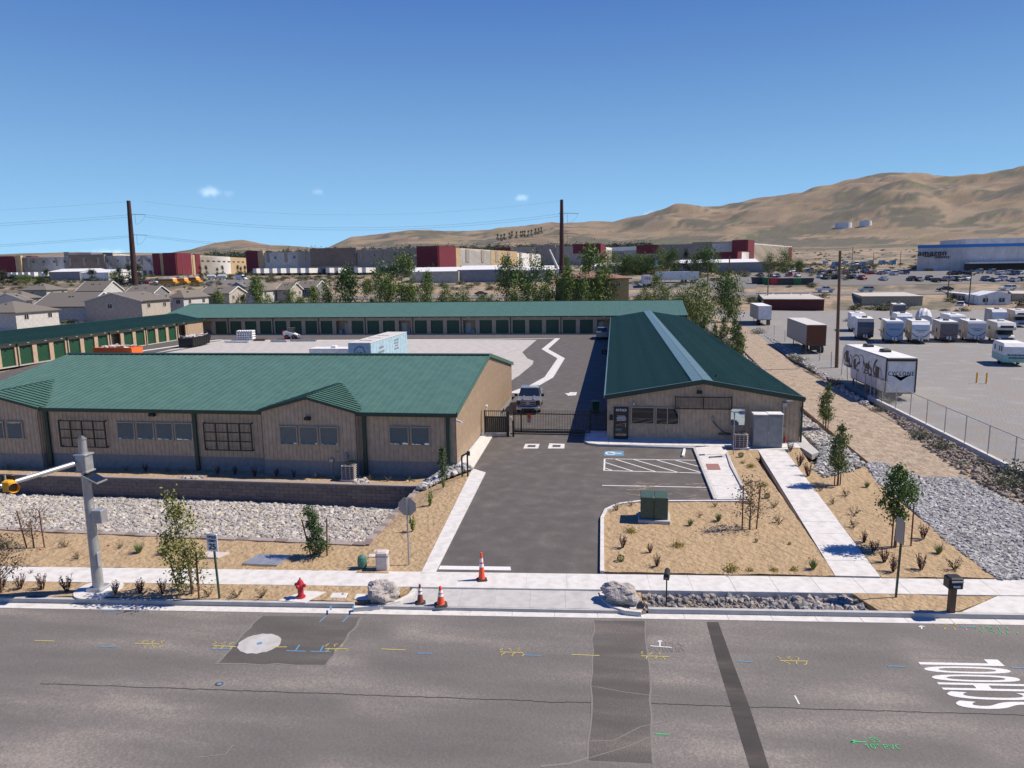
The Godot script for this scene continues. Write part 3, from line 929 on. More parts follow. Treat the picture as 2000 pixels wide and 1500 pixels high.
func make_basin_walls():
	# the long wall under the pad, block by block
	var w := thing("retaining_wall", "dark block retaining wall holding the pad above the stone basin", "wall")
	var a: Vector3 = Vector3(-11.411, -0.75, -40.071)
	var z0: float = a.z - 0.02
	var L := 0.62
	var blk := []
	for v in 3:
		var b := MB.new()
		b.cbox(Vector3.ZERO, Vector3(L - 0.012, 0.21, 0.3), 0.012)
		blk.append(b.mesh())
	var bm := [M.block, mat("block_b", Color(0.17, 0.14, 0.13), 0.92, TX.grain, 0.8, TX.fine, 0.5), mat("block_c", Color(0.22, 0.175, 0.155), 0.92, TX.grain, 0.8, TX.fine, 0.5)]
	var back := MB.new()
	back.box(Vector3(a.x - 20, -1.55, z0 - 0.2), Vector3(40, 1.5, 0.16))
	put("core", back, M.dark_grey, w)
	for row in 6:
		for k in 44:
			var x: float = a.x - 0.3 - k * L - (0.31 if row % 2 else 0.0)
			var o := put("block", blk[0], bm[rng.randi() % 3], w, Vector3(x, -1.95 + row * 0.218, z0 + rng.randf_range(-0.008, 0.008)))
	var capm := MB.new()
	capm.cbox(Vector3.ZERO, Vector3(L - 0.01, 0.09, 0.36), 0.012)
	var cm := capm.mesh()
	for k in 44:
		put("cap_block", cm, M.block_cap, w, Vector3(a.x - 0.3 - k * L, -0.70, z0 + 0.02))
	# kerb of cap blocks round the front and the sloping side of the basin
	var e := thing("basin_edging", "line of flat tan cap blocks edging the stone basin along the soil", "edging")
	var p0 := Vector3(-29.31, 0.03, -29.052)
	var p1 := Vector3(-10.862, 0.03, -28.973)
	var p2 := Vector3(-11.312, -0.7, -39.715)
	var d := (p1 - p0).normalized()
	var n := 36
	for k in n:
		var p := p1 - d * (0.3 + k * L)
		var b := MB.new()
		b.cbox(Vector3(0, -0.16, 0), Vector3(L - 0.02, 0.42, 0.32), 0.012)
		put("cap_block", b, M.block_cap if k % 3 else bm[2], e, p + Vector3(0, rng.randf_range(-0.012, 0.012), 0), atan2(-d.z, d.x))
	var d2 := p2 - p1
	var m := int(d2.length() / L)
	for k in m + 1:
		var p := p1 + d2 * ((k + 0.4) / m)
		var b := MB.new()
		b.cbox(Vector3(0, -0.5, 0), Vector3(L + 0.03, 1.15, 0.34), 0.012)
		put("cap_block", b, M.block_cap if k % 2 else bm[0], e, Vector3(p.x, roundf(p.y / 0.1) * 0.1 + 0.02, p.z), atan2(-d2.z, d2.x))

# ---------------------------------------------------------------- street
var SO := Vector3(-3.498, 0, -23.384)
var SX := Vector3(0.997, 0, -0.078)
var SZ := Vector3(0.078, 0, 0.997)

func S(u: float, v: float, y := -0.15) -> Vector3:
	return SO + SX * u + SZ * v + Vector3.UP * y

func Sp(q: Array) -> Array:
	var r := []
	for p in q:
		var w := S(p.x, p.y)
		r.append(Vector2(w.x, w.z))
	return r

func rect(u0: float, u1: float, v0: float, v1: float) -> Array:
	return Sp([Vector2(u0, v0), Vector2(u1, v0), Vector2(u1, v1), Vector2(u0, v1)])

func stroke(parent, called: String, pts: Array, w: float, m, y := -0.15, lift := 0.004):
	child_sheet(called, band(Sp(pts), w), y, y + lift, m, parent)

func make_street():
	var street := sheet("street", rect(-60, 70, -0.05, 30), -0.4, -0.15, M.street)
	# gutter, kerb and pavement slabs
	var gut := sheet("gutter", rect(-60, 70, -0.47, -0.06), -0.4, -0.148, M.concrete_grey)
	for k in range(-14, 14):
		var u0 := k * 1.52
		var fresh := u0 > -13.5 and u0 < -1.0
		child_sheet("slab", rect(u0, u0 + 1.5, -0.455, -0.065), -0.2, -0.142 + 0.001 * posmod(k, 3), M.concrete_new if fresh else M.concrete, gut)
	var kerb := sheet("kerb", rect(-60, -5.85, -0.66, -0.5), -0.4, 0.02, M.concrete_grey)
	child_sheet("kerb_return", band([Vector2(-9.295, -23.19), Vector2(-8.386, -23.473), Vector2(-7.778, -23.891), Vector2(-7.524, -24.363), Vector2(-7.482, -24.916)], 0.16), -0.35, 0.025, M.concrete, kerb)
	child_sheet("kerb_return", band([Vector2(-0.398, -25.461), Vector2(-0.274, -24.795), Vector2(0.025, -24.341), Vector2(0.496, -24.078), Vector2(1.05, -24.025)], 0.16), -0.35, 0.025, M.concrete, kerb)
	child_sheet("kerb_stone", rect(4.85, 60, -0.62, -0.46), -0.4, 0.022, M.concrete_grey, kerb)
	child_sheet("kerb_stone", Sp([Vector2(4.18, -1.9), Vector2(4.36, -1.9), Vector2(4.42, -0.45), Vector2(4.2, -0.45)]), -0.4, 0.03, M.concrete, kerb)
	child_sheet("paint_mark", band([Vector2(-10.145, -23.174), Vector2(-10.02, -22.868)], 0.06), 0.02, 0.03, M.paint_blue, kerb)
	child_sheet("paint_mark", band([Vector2(-9.315, -23.247), Vector2(-9.207, -22.96)], 0.06), 0.02, 0.031, M.paint_blue, kerb)
	var walk := sheet("pavement", rect(-60, 70, -3.36, -1.95), -0.4, 0.028, M.concrete)
	for k in range(-22, 16):
		var u0 := k * 1.58 + 0.4
		child_sheet("slab", rect(u0, u0 + 1.565, -3.35, -1.96), -0.1, 0.036 + 0.0008 * posmod(k * 7, 4), M.concrete, walk)
	# the drive's concrete apron
	var ap := sheet("apron", Sp([Vector2(-4.811, -0.452), Vector2(-3.891, -1.605), Vector2(-3.818, -2.136), Vector2(3.23, -2.102), Vector2(3.306, -1.464), Vector2(3.673, -0.825), Vector2(4.761, -0.396)]), -0.35, -0.03, M.concrete_grey)
	var au := -5.9
	for k in 6:
		var u0: float = lerpf(-4.6, 3.2, k / 6.0)
		var u1: float = lerpf(-4.6, 3.2, (k + 1) / 6.0) - 0.018
		child_sheet("slab", rect(maxf(u0, -3.7 if k == 0 else u0), minf(u1, 2.8), -1.94, -0.5), -0.1, -0.022 + 0.0008 * (k % 3), M.concrete_grey, ap)
	# soil strips between kerb and pavement
	soil_sheet("verge_soil", Sp([Vector2(-60, -1.94), Vector2(-4.05, -1.94), Vector2(-4.3, -1.35), Vector2(-4.95, -0.92), Vector2(-5.9, -0.68), Vector2(-60, -0.67)]), 0.03)
	sheet("island_bed", [Vector2(-0.321, -25.426), Vector2(1.088, -25.583), Vector2(1.107, -24.109), Vector2(0.533, -24.161), Vector2(0.062, -24.425), Vector2(-0.2, -24.845)], -0.3, 0.0, M.soil)
	sheet("rock_bed_base", rect(4.45, 12.7, -1.93, -0.63), -0.5, -0.22, M.dirt)
	soil_sheet("corner_soil", Sp([Vector2(12.5, -1.93), Vector2(17.6, -1.93), Vector2(15.6, -0.63), Vector2(12.9, -0.63)]), 0.02)
	sheet("corner_ramp", Sp([Vector2(17.65, -1.93), Vector2(40, -1.93), Vector2(40, -0.6), Vector2(15.65, -0.6)]), -0.4, 0.018, M.concrete)
	sheet("drain_gap", rect(4.43, 4.84, -0.62, -0.47), -0.4, -0.145, M.dark_grey)
	# mid-size rock fill, rock by rock
	var rb := thing("rock_bed", "bed of broken grey rocks between the kerb and the pavement", "rock bed")
	var variants := [stone_mesh(3), stone_mesh(5), stone_mesh(8), stone_mesh(12)]
	var rm := []
	for k in 5:
		rm.append(mat("rock%d" % k, [Color(0.3, 0.28, 0.27), Color(0.2, 0.19, 0.185), Color(0.36, 0.31, 0.26), Color(0.25, 0.245, 0.25), Color(0.4, 0.37, 0.33)][k], 0.92, TX.grain, 0.9, TX.fine, 0.6))
	var placed := 0
	while placed < 270:
		var u := rng.randf_range(4.55, 12.6)
		var v := rng.randf_range(-1.88, -0.7)
		if u > 6.3 and u < 8.4 and v > -1.45 and v < -0.8 and rng.randf() < 0.85: continue
		var s := rng.randf_range(0.14, 0.27) * (1.35 if u > 10.2 else 1.0)
		var o := put("rock", variants[placed % 4], rm[rng.randi() % 5], rb, S(u, v, -0.22 + s * 0.3))
		o.rotation = Vector3(rng.randf() * TAU, rng.randf() * TAU, rng.randf() * TAU)
		o.scale = Vector3(s * 1.2, s * 0.85, s)
		placed += 1
	stones("rock_chips", Sp([Vector2(4.5, -1.9), Vector2(12.6, -1.9), Vector2(12.6, -0.65), Vector2(4.5, -0.65)]), -0.22, 1400, 0.05, 0.12, "", [Color(0.3, 0.27, 0.24), Color(0.22, 0.2, 0.18)], rb)
	# repairs in the asphalt
	var pt := child_sheet("patch", Sp([Vector2(-9.045, 0.205), Vector2(-5.368, 0.152), Vector2(-5.642, 3.31), Vector2(-9.18, 3.359)]), -0.15, -0.146, M.patch, street)
	child_sheet("patch", Sp([Vector2(2.868, 0.123), Vector2(4.702, 0.094), Vector2(3.991, 7.406), Vector2(2.396, 7.363)]), -0.15, -0.146, M.patch, street)
	child_sheet("trench_patch", Sp([Vector2(6.78, 0.093), Vector2(7.186, 0.079), Vector2(7.071, 2.55), Vector2(6.976, 4.966), Vector2(6.798, 7.447), Vector2(6.729, 8.799), Vector2(6.268, 8.82), Vector2(6.323, 7.468), Vector2(6.464, 4.987), Vector2(6.594, 2.569)]), -0.15, -0.146, M.trench, street)
	for q in [[[Vector2(-9.045, 0.205), Vector2(-9.18, 3.359), Vector2(-5.642, 3.31), Vector2(-5.368, 0.152)], 0.07, 3], [[Vector2(2.868, 0.123), Vector2(2.396, 7.363)], 0.06, 2], [[Vector2(4.702, 0.094), Vector2(3.991, 7.406)], 0.05, 2]]:
		var pts: Array = q[0]
		for k in pts.size() - 1:
			var rag := []
			for j in 12:
				rag.append(pts[k].lerp(pts[k + 1], j / 11.0) + Vector2(rng.randf_range(-0.05, 0.05), rng.randf_range(-0.05, 0.05)))
			stroke(street, "cut_dust", rag, q[1] * rng.randf_range(0.6, 1.1), M.chalk, -0.15, 0.006)
	var disc := []
	for k in 28:
		var w := TAU * k / 28
		disc.append(Vector2(cos(w) * (0.7 + 0.025 * sin(k * 2.3)), sin(w) * (0.64 + 0.025 * cos(k * 3.1))))
	var dc: Vector2 = ([Vector2(-8.298, 2.103)])[0]
	var dd := []
	for p in disc: dd.append(dc + p)
	child_sheet("concrete_collar", Sp(dd), -0.15, -0.14, M.concrete_grey, street)
	var d3 := []
	for p in disc: d3.append(dc + p * 0.14)
	child_sheet("valve_cover", Sp(d3), -0.15, -0.137, M.paint_blue, street)
	var d4 := []
	for p in disc: d4.append(([Vector2(-8.546, 4.466)])[0] + p * 0.17)
	child_sheet("valve_cover", Sp(d4), -0.15, -0.14, M.dark_grey, street)
	var d5 := []
	for p in disc: d5.append(([Vector2(-8.531, 4.465)])[0] + p * 0.1)
	child_sheet("paint_mark", Sp(d5), -0.14, -0.137, M.paint_blue, street)
	# the long seam in the asphalt
	var seam: Array = [Vector2(-14.014, 4.658), Vector2(-10.436, 4.729), Vector2(-7.272, 4.784), Vector2(-4.184, 4.837), Vector2(-1.17, 4.89), Vector2(0.899, 4.928), Vector2(0.959, 4.975), Vector2(2.5, 4.936), Vector2(4.517, 4.925), Vector2(6.498, 4.962), Vector2(9.423, 4.982), Vector2(11.607, 5.006), Vector2(15.079, 5.043)]
	for k in seam.size() - 1:
		var rag := []
		for j in 14: rag.append(seam[k].lerp(seam[k + 1], j / 13.0) + Vector2(0, rng.randf_range(-0.018, 0.018)))
		stroke(street, "seam", rag, 0.035, M.crack, -0.15, 0.003)
	for q in [[[Vector2(2.427, 6.634), Vector2(3.096, 6.564), Vector2(3.824, 5.983), Vector2(4.835, 5.609)], 0.03], [[Vector2(2.426, 7.267), Vector2(3.267, 6.88), Vector2(4.043, 6.399)], 0.03], [[Vector2(2.536, 4.099), Vector2(3.561, 4.394), Vector2(4.708, 4.599)], 0.03], [[Vector2(-7.626, 7.71), Vector2(-6.891, 7.561), Vector2(-6.864, 7.18)], 0.04], [[Vector2(1.184, 7.642), Vector2(1.882, 7.518), Vector2(2.4, 7.268)], 0.08]]:
		stroke(street, "scratch", q[0], q[1], M.chalk, -0.15, 0.0065)
	# utility paint
	for q in [[[Vector2(-16.066, 2.21), Vector2(-15.371, 2.218)], "y"], [[Vector2(-13.616, 2.5), Vector2(-13.052, 2.495)], "b"], [[Vector2(-12.523, 2.262), Vector2(-11.661, 2.279)], "y"], [[Vector2(-9.781, 2.307), Vector2(-8.996, 2.342)], "y"], [[Vector2(-9.74, 2.531), Vector2(-9.125, 2.476)], "b"], [[Vector2(-7.811, 2.314), Vector2(-7.3, 2.294)], "y"], [[Vector2(-7.226, 2.532), Vector2(-6.575, 2.538)], "b"], [[Vector2(-6.928, 2.504), Vector2(-6.921, 2.15)], "b"], [[Vector2(-6.423, 2.533), Vector2(-5.759, 2.539)], "b"], [[Vector2(-6.099, 2.536), Vector2(-6.107, 2.152)], "b"], [[Vector2(-5.988, 2.357), Vector2(-5.291, 2.347)], "y"], [[Vector2(-6.775, 0.578), Vector2(-6.684, 0.122)], "b"], [[Vector2(-5.956, 0.549), Vector2(-5.869, 0.093)], "b"], [[Vector2(-4.13, 2.303), Vector2(-3.327, 2.336)], "y"], [[Vector2(-2.902, 2.524), Vector2(-2.439, 2.506)], "b"], [[Vector2(-0.249, 2.345), Vector2(0.495, 2.347)], "y"], [[Vector2(0.568, 2.499), Vector2(1.076, 2.51)], "b"], [[Vector2(2.055, 2.411), Vector2(2.948, 2.438)], "y"], [[Vector2(4.261, 2.403), Vector2(5.143, 2.415)], "y"], [[Vector2(8.538, 2.523), Vector2(9.397, 2.519)], "y"], [[Vector2(7.215, 2.604), Vector2(7.683, 2.615)], "b"], [[Vector2(11.726, 2.704), Vector2(12.239, 2.713)], "b"], [[Vector2(15.399, 2.632), Vector2(15.898, 2.669)], "b"], [[Vector2(4.194, 6.267), Vector2(4.541, 6.273)], "g"], [[Vector2(9.182, 6.362), Vector2(9.566, 6.365)], "g"], [[Vector2(9.182, 6.362), Vector2(9.312, 6.295)], "g"], [[Vector2(9.182, 6.362), Vector2(9.249, 6.419)], "g"], [[Vector2(8.398, 4.373), Vector2(8.391, 4.788)], "w"], [[Vector2(4.94, 1.8), Vector2(5, 1.375)], "w"], [[Vector2(4.914, 1.51), Vector2(5, 1.375), Vector2(5.049, 1.505)], "w"], [[Vector2(4.63, 1.78), Vector2(5.311, 1.85)], "w"], [[Vector2(13.881, 0.336), Vector2(14.003, 0.086)], "w"], [[Vector2(13.865, 0.197), Vector2(14.003, 0.086), Vector2(14.053, 0.19)], "w"], [[Vector2(15.25, 0.111), Vector2(15.742, 0.129)], "b"], [[Vector2(-15.141, -0.014), Vector2(-14.554, 0.045)], "b"]]:
		stroke(street, "paint_mark", q[0], 0.045, {"y": M.paint_yellow, "b": M.paint_blue, "g": M.paint_green, "w": M.paint_white}[q[1]], -0.146, 0.008)
	for q in [[[Vector2(-11.843, 2.302)], "y"], [[Vector2(-9.447, 2.31)], "y"], [[Vector2(-5.648, 2.296)], "y"], [[Vector2(0.149, 2.361)], "y"], [[Vector2(4.679, 2.402)], "y"], [[Vector2(8.955, 2.537)], "y"], [[Vector2(14.941, 0.158)], "y"], [[Vector2(16.045, 0.326)], "g"], [[Vector2(16.543, 0.377)], "g"]]:
		# sprayed figures: a few loose strokes
		var o: Vector2 = q[0][0]
		for k in 6:
			var u := o.x - 0.4 + k * 0.15 + rng.randf_range(-0.03, 0.03)
			var v := o.y + (0.12 if k % 2 else -0.16)
			var pts := []
			for e in 4: pts.append(Vector2(u + rng.randf_range(-0.07, 0.07), v - 0.1 + e * 0.06))
			stroke(street, "paint_mark", pts, 0.028, M.paint_yellow if q[1] == "y" else M.paint_green, -0.146, 0.009)
	street_text(street, "SS", [Vector2(9.81, 6.274)], 0.26, M.paint_green)
	street_text(street, "10\" PVC", [Vector2(9.904, 6.531)], 0.26, M.paint_green)
	street_text(street, "USA", [Vector2(5.313, 1.625)], 0.4, M.chalk)
	street_text(street, "SURVEY", [Vector2(5.16, 1.982)], 0.36, M.chalk)
	# SCHOOL across the lane: letters stretched for drivers coming along it
	var lu := [12.75, 15.25]
	var vtop := 2.16
	var k2 := 0
	for ch in ["L", "O", "O", "H", "C", "S"]:
		var o := lettering("school_letter", ch, 1.0, M.paint_white, street, Transform3D.IDENTITY, true, 0.01)
		var bb := (o.mesh as TextMesh).get_aabb()
		var hgt = lu[1] - lu[0]
		var wid := 0.37
		var sx := wid / bb.size.x
		var sy = hgt / bb.size.y
		# reading direction runs away from the camera, letter tops point up the street
		var bas := Basis(-SZ * sx, -SX * sy, Vector3.UP)
		var org := S(lu[1], vtop + 0.445 * (k2 + 1) - 0.03, -0.143)
		o.transform = Transform3D(bas, org - bas * Vector3(bb.position.x, bb.position.y, 0))
		k2 += 1
	stroke(street, "guide_line", [Vector2(12.907, 2.176), Vector2(14.606, 2.17)], 0.03, M.chalk, -0.15, 0.005)

func street_text(parent, s: String, at: Array, size: float, m):
	var o := lettering("paint_mark", s, size, m, parent, Transform3D.IDENTITY, false, 0.008)
	o.transform = Transform3D(Basis(SX, -SZ, Vector3.UP), S(at[0].x, at[0].y, -0.143))


# where the bearing of a column and row meets the hillside
func hill_pt(px: float, py: float) -> Vector3:
	var r := CB * Vector3((px - 1000.0) / 1390.0, (750.0 - py) / 1390.0, -1.0)
	var t := 900.0
	while t < 3200.0:
		var p := Vector3(0, 12, 0) + r * t
		var d := Vector2(p.x, p.z).length()
		var y := terrain_y(p.x, p.z, rad_to_deg(atan2(p.x, -p.z)), d)
		if p.y <= y: return Vector3(p.x, y, p.z)
		t += 4.0
	return Vector3(0, 12, 0) + r * 2400.0
# ---------------------------------------------------------------- buildings
# ribbed sheet: width w along x, height h along y, ribs standing towards +z
func ribbed(w: float, h: float, ribs: int, rib := 0.03, ribw := 0.05, thick := 0.04) -> MB:
	var b := MB.new()
	var p := [Vector2(0, 0)]
	var pitch := w / ribs
	for k in ribs:
		var x := k * pitch
		p = p + [Vector2(x + pitch * 0.5 - ribw, 0), Vector2(x + pitch * 0.5 - ribw * 0.55, rib), Vector2(x + pitch * 0.5 + ribw * 0.55, rib), Vector2(x + pitch * 0.5 + ribw, 0)]
	p.append(Vector2(w, 0))
	for k in p.size() - 1:
		var a := Vector3(p[k].x, 0, p[k].y)
		var c := Vector3(p[k + 1].x, 0, p[k + 1].y)
		b.quad(a + Vector3(0, h, 0), c + Vector3(0, h, 0), c, a)
	b.quad(Vector3(w, h, -thick), Vector3(0, h, -thick), Vector3(0, 0, -thick), Vector3(w, 0, -thick))
	b.quad(Vector3(0, h, 0), Vector3(0, 0, 0), Vector3(0, 0, -thick), Vector3(0, h, -thick))
	b.quad(Vector3(w, 0, 0), Vector3(w, h, 0), Vector3(w, h, -thick), Vector3(w, 0, -thick))
	return b

# wall of siding panels from a to b (ground line), facing right of travel a->b turned to +normal; tops given per position by callable(t 0..1)
func siding_wall(parent, a: Vector3, b: Vector3, y0: float, top: Callable, m, panel := 0.92, ribs := 3, called := "siding_panel"):
	var d := b - a
	var L := d.length()
	var n := int(ceil(L / panel))
	var w := L / n
	var x := d.normalized()
	var zz := x.cross(Vector3.UP)
	var bas := Basis(x, Vector3.UP, zz)
	var cache := {}
	for k in n:
		var t0: float = top.call(k / float(n))
		var t1: float = top.call((k + 1) / float(n))
		var o: MeshInstance3D
		var mesh
		if absf(t0 - t1) < 0.001:
			var key := snappedf(t0, 0.001)
			if not cache.has(key): cache[key] = ribbed(w, t0 - y0, ribs, 0.03, 0.035).mesh()
			mesh = cache[key]
		else:
			# sloped top: shear the sheet's upper edge
			var mb := ribbed(w, 1.0, ribs, 0.03, 0.035)
			for i in mb.v.size():
				var p := mb.v[i]
				mb.v[i] = Vector3(p.x, p.y * (lerpf(t0, t1, p.x / w) - y0), p.z)
			mesh = mb.mesh()
		o = put(called, mesh, m, parent)
		o.transform = Transform3D(bas, a + x * (k * w) + Vector3.UP * y0)

# roof of standing-seam panels: from eave start e0 to e1, up to the ridge by vector up
func roof_slope(parent, e0: Vector3, e1: Vector3, up: Vector3, panel: float, m, rib := 0.045, called := "roof_panel", ribs := 1, most := 300):
	var d := e1 - e0
	var n := int(ceil(d.length() / panel))
	var w := d.length() / n
	var x := d.normalized()
	var y := up.normalized()
	var z := x.cross(y)
	if z.y < 0:
		z = -z
	var sheet_ := ribbed(w, up.length(), ribs, rib, 0.03 if ribs < 3 else 0.014, 0.05).mesh()
	for k in n:
		var o := put(called, sheet_, m, parent)
		var bas := Basis(x, y, z)
		if bas.determinant() < 0:
			bas = Basis(-x, y, z)
			o.transform = Transform3D(bas, e0 + x * ((k + 1) * w))
		else:
			o.transform = Transform3D(bas, e0 + x * (k * w))

func plate(parent, called: String, a: Vector3, b: Vector3, h: float, t: float, m):
	# upright board from a to b, height h below the line, thickness t
	var mb := MB.new()
	var d := b - a
	var x := d.normalized()
	var z := x.cross(Vector3.UP).normalized()
	var y := z.cross(x)
	mb.boxb((a + b) / 2 - Vector3.UP * h / 2, Vector3(d.length(), h, t), Basis(x, y, z))
	return put(called, mb, m, parent)

# window facing +z at its lower-left corner; panes side by side
func window_unit(parent, p: Vector3, w: float, h: float, turn := 0.0, g = null, split := 0, fm = null):
	var fr := MB.new()
	var f := 0.07
	fr.box(Vector3(w / 2, f / 2, 0.03), Vector3(w, f, 0.09))
	fr.box(Vector3(w / 2, h - f / 2, 0.03), Vector3(w, f, 0.09))
	fr.box(Vector3(f / 2, h / 2, 0.03), Vector3(f, h - 2 * f, 0.09))
	fr.box(Vector3(w - f / 2, h / 2, 0.03), Vector3(f, h - 2 * f, 0.09))
	if split: fr.box(Vector3(w / 2, h / 2, 0.03), Vector3(f * 0.8, h - 2 * f, 0.08))
	var o := put("window", fr, M.window_frame if fm == null else fm, parent, p, turn)
	var gl := MB.new()
	gl.box(Vector3(w / 2, h / 2, 0.015), Vector3(w - f, h - f, 0.02))
	put("pane", gl, M.glass_blue if g == null else g, o)
	return o

func lattice(parent, called: String, x0: float, x1: float, y0: float, y1: float, z: float, nx: int, ny: int, r: float, m):
	for k in nx + 1:
		var b := MB.new()
		b.box(Vector3(lerpf(x0, x1, k / float(nx)), (y0 + y1) / 2, z), Vector3(r, y1 - y0 + r, r))
		put(called, b, m, parent)
	for k in ny + 1:
		var b := MB.new()
		b.box(Vector3((x0 + x1) / 2, lerpf(y0, y1, k / float(ny)), z + 0.004), Vector3(x1 - x0 + r, r, r * 0.9))
		put(called, b, m, parent)
	for k in [0, nx]:
		for y in [y0, y1]:
			var b := MB.new()
			b.box(Vector3(lerpf(x0, x1, k / float(nx)), y, z - 0.1), Vector3(r, r, 0.22))
			put("standoff", b, m, parent)

func wall_lamp(parent, p: Vector3, turn := 0.0):
	var b := MB.new()
	b.extrude([Vector2(0, 0.11), Vector2(0.28, 0.09), Vector2(0.3, 0.0), Vector2(0.22, -0.1), Vector2(0, -0.12)], 0.17)
	put("wall_light", b, M.black, parent, p, turn)

func make_storage_front():
	var zf := -42.3
	var zb := -66.6
	var xr := -9.65
	var xl := -46.0
	var y0 := 0.2
	var ev := 3.3
	var zr := -54.4
	var rg := 5.5
	var t := thing("storage_building", "long tan storage building with pale green roof, twin gables and lattice frames", "building")
	# stem wall
	var b := MB.new()
	b.box(Vector3((xl + xr) / 2, -0.7, (zf + zb) / 2), Vector3(xr - xl - 0.03, 1.8, zf - zb - 0.03))
	put("stem_wall", b, M.stemwall, t)
	b = MB.new()
	b.box(Vector3((xl + xr) / 2, 1.7, (zf + zb) / 2), Vector3(xr - xl - 0.5, 3.0, zf - zb - 0.5))
	put("core", b, M.dark_grey, t)
	# gable bumps in the facade: [centre x, half width]
	var gables := [[Vector3(-19.13, 3.442, -42.3), 3.15], [Vector3(-41.841, 3.138, -42.3), 3.6]]
	var segs := []
	siding_wall(t, Vector3(xl, 0, zf), Vector3(xr, 0, zf), y0, func(_q): return ev - 0.02, M.siding)
	siding_wall(t, Vector3(xr, 0, zf), Vector3(xr, 0, zr), y0, func(q): return lerpf(ev, rg - 0.12, q), M.siding, 0.95)
	siding_wall(t, Vector3(xr, 0, zr), Vector3(xr, 0, zb), y0, func(q): return lerpf(rg - 0.12, 3.25, q), M.siding, 0.95)
	siding_wall(t, Vector3(xr, 0, zb), Vector3(xl, 0, zb), y0, func(_q): return 3.2, M.siding)
	# roof
	var run := Vector3(0, rg - ev, zr - (zf + 0.3))
	roof_slope(t, Vector3(xl, ev + 0.06, zf + 0.3), Vector3(xr + 0.12, ev + 0.06, zf + 0.3), run, 0.475, M.roof, 0.03)
	roof_slope(t, Vector3(xl, 3.3, zb - 0.3), Vector3(xr + 0.12, 3.3, zb - 0.3), Vector3(0, rg + 0.05 - 3.3, zr - zb + 0.3), 0.95, M.roof, 0.04)
	b = MB.new()
	for s in [-1, 1]:
		var bb := Basis(Vector3.RIGHT, s * 0.18)
		b.boxb(Vector3((xl + xr) / 2 + 0.06, rg + 0.11, zr + s * 0.15), Vector3(xr - xl + 0.16, 0.04, 0.34), bb)
	put("ridge_cap", b, M.trim, t)
	plate(t, "fascia", Vector3(xl, ev + 0.08, zf + 0.33), Vector3(xr + 0.16, ev + 0.08, zf + 0.33), 0.24, 0.08, M.trim)
	plate(t, "rake_trim", Vector3(xr + 0.14, ev + 0.14, zf + 0.3), Vector3(xr + 0.14, rg + 0.16, zr), 0.2, 0.07, M.roof)
	plate(t, "rake_trim", Vector3(xr + 0.14, rg + 0.16, zr), Vector3(xr + 0.14, 3.36, zb - 0.3), 0.28, 0.07, M.roof)
	# cross gables
	for g in gables:
		var cx: float = g[0].x
		var hw: float = g[1]
		var gz := zf + 0.42
		var bot := 2.9
		var ge := ev + 0.12
		var gp := ev + 0.95
		siding_wall(t, Vector3(cx - hw, 0, gz), Vector3(cx, 0, gz), y0, func(q): return lerpf(ge, gp, q), M.siding)
		siding_wall(t, Vector3(cx, 0, gz), Vector3(cx + hw, 0, gz), y0, func(q): return lerpf(gp, ge, q), M.siding)
		siding_wall(t, Vector3(cx + hw, 0, gz), Vector3(cx + hw, 0, zf), y0, func(_q): return ge, M.siding, 0.4, 1)
		siding_wall(t, Vector3(cx - hw, 0, zf), Vector3(cx - hw, 0, gz), y0, func(_q): return ge, M.siding, 0.4, 1)
		var sw := MB.new()
		sw.box(Vector3(cx, -0.65, (gz + zf) / 2), Vector3(hw * 2 - 0.04, 1.68, 0.42))
		put("stem_wall", sw, M.stemwall, t)
		# gable roof running back into the main slope: each sheet strip climbs from valley to ridge
		var zpk := zf + 0.3 - (gp + 0.1 - ev) / (rg - ev) * (zf + 0.3 - zr)
		var zev := zf + 0.3 - (ge + 0.05 - ev) / (rg - ev) * (zf + 0.3 - zr)
		for s in [-1.0, 1.0]:
			var P := Vector3(cx, gp + 0.1, gz + 0.16)
			var E := Vector3(cx + s * (hw + 0.18), ge + 0.02, gz + 0.16)
			var V := Vector3(cx, gp + 0.1, zpk - 0.1)
			var Q := Vector3(cx + s * (hw + 0.18), ge + 0.02, zev - 0.1)
			var mb := MB.new()
			var up := (E - P).cross(V - P).normalized()
			if up.y < 0: up = -up
			var q := [P, E, Q, V]
			if (q[2] - q[0]).cross(q[1] - q[0]).y < 0: q = [P, V, Q, E]
			mb.quad(q[0], q[1], q[2], q[3])
			put("gable_roof", mb, M.roof, t)
			var zz := gz - 0.15
			while zz > zpk:
				var f := clampf((zz - (zev - 0.1)) / (zpk - zev), 0, 1)
				var lo := E.lerp(Q, clampf((E.z - zz) / maxf(0.01, E.z - Q.z), 0, 1)) if zz > Q.z else Q.lerp(V, (Q.z - zz) / (Q.z - V.z))
				lo.z = zz
				var hi := Vector3(P.x, P.y, zz)
				var rb := MB.new()
				var dd := (hi - lo)
				if dd.length() > 0.25:
					rb.boxb((lo + hi) / 2 + up * 0.035, Vector3(dd.length(), 0.07, 0.05), Basis(dd.normalized(), up, dd.normalized().cross(up)))
					put("roof_rib", rb, M.roof, t)
				zz -= 0.47
			var vl := MB.new()
			var dv := V - Q
			vl.boxb((V + Q) / 2 + Vector3(s * 0.1, 0.05, 0), Vector3(0.3, 0.03, dv.length() + 0.3), Basis.looking_at(dv, Vector3.UP))
			put("valley_flashing", vl, M.roof, t)
			plate(t, "rake_trim", P + Vector3(0, 0.04, 0.03), E + Vector3(0, 0.04, 0.03), 0.17, 0.06, M.trim)
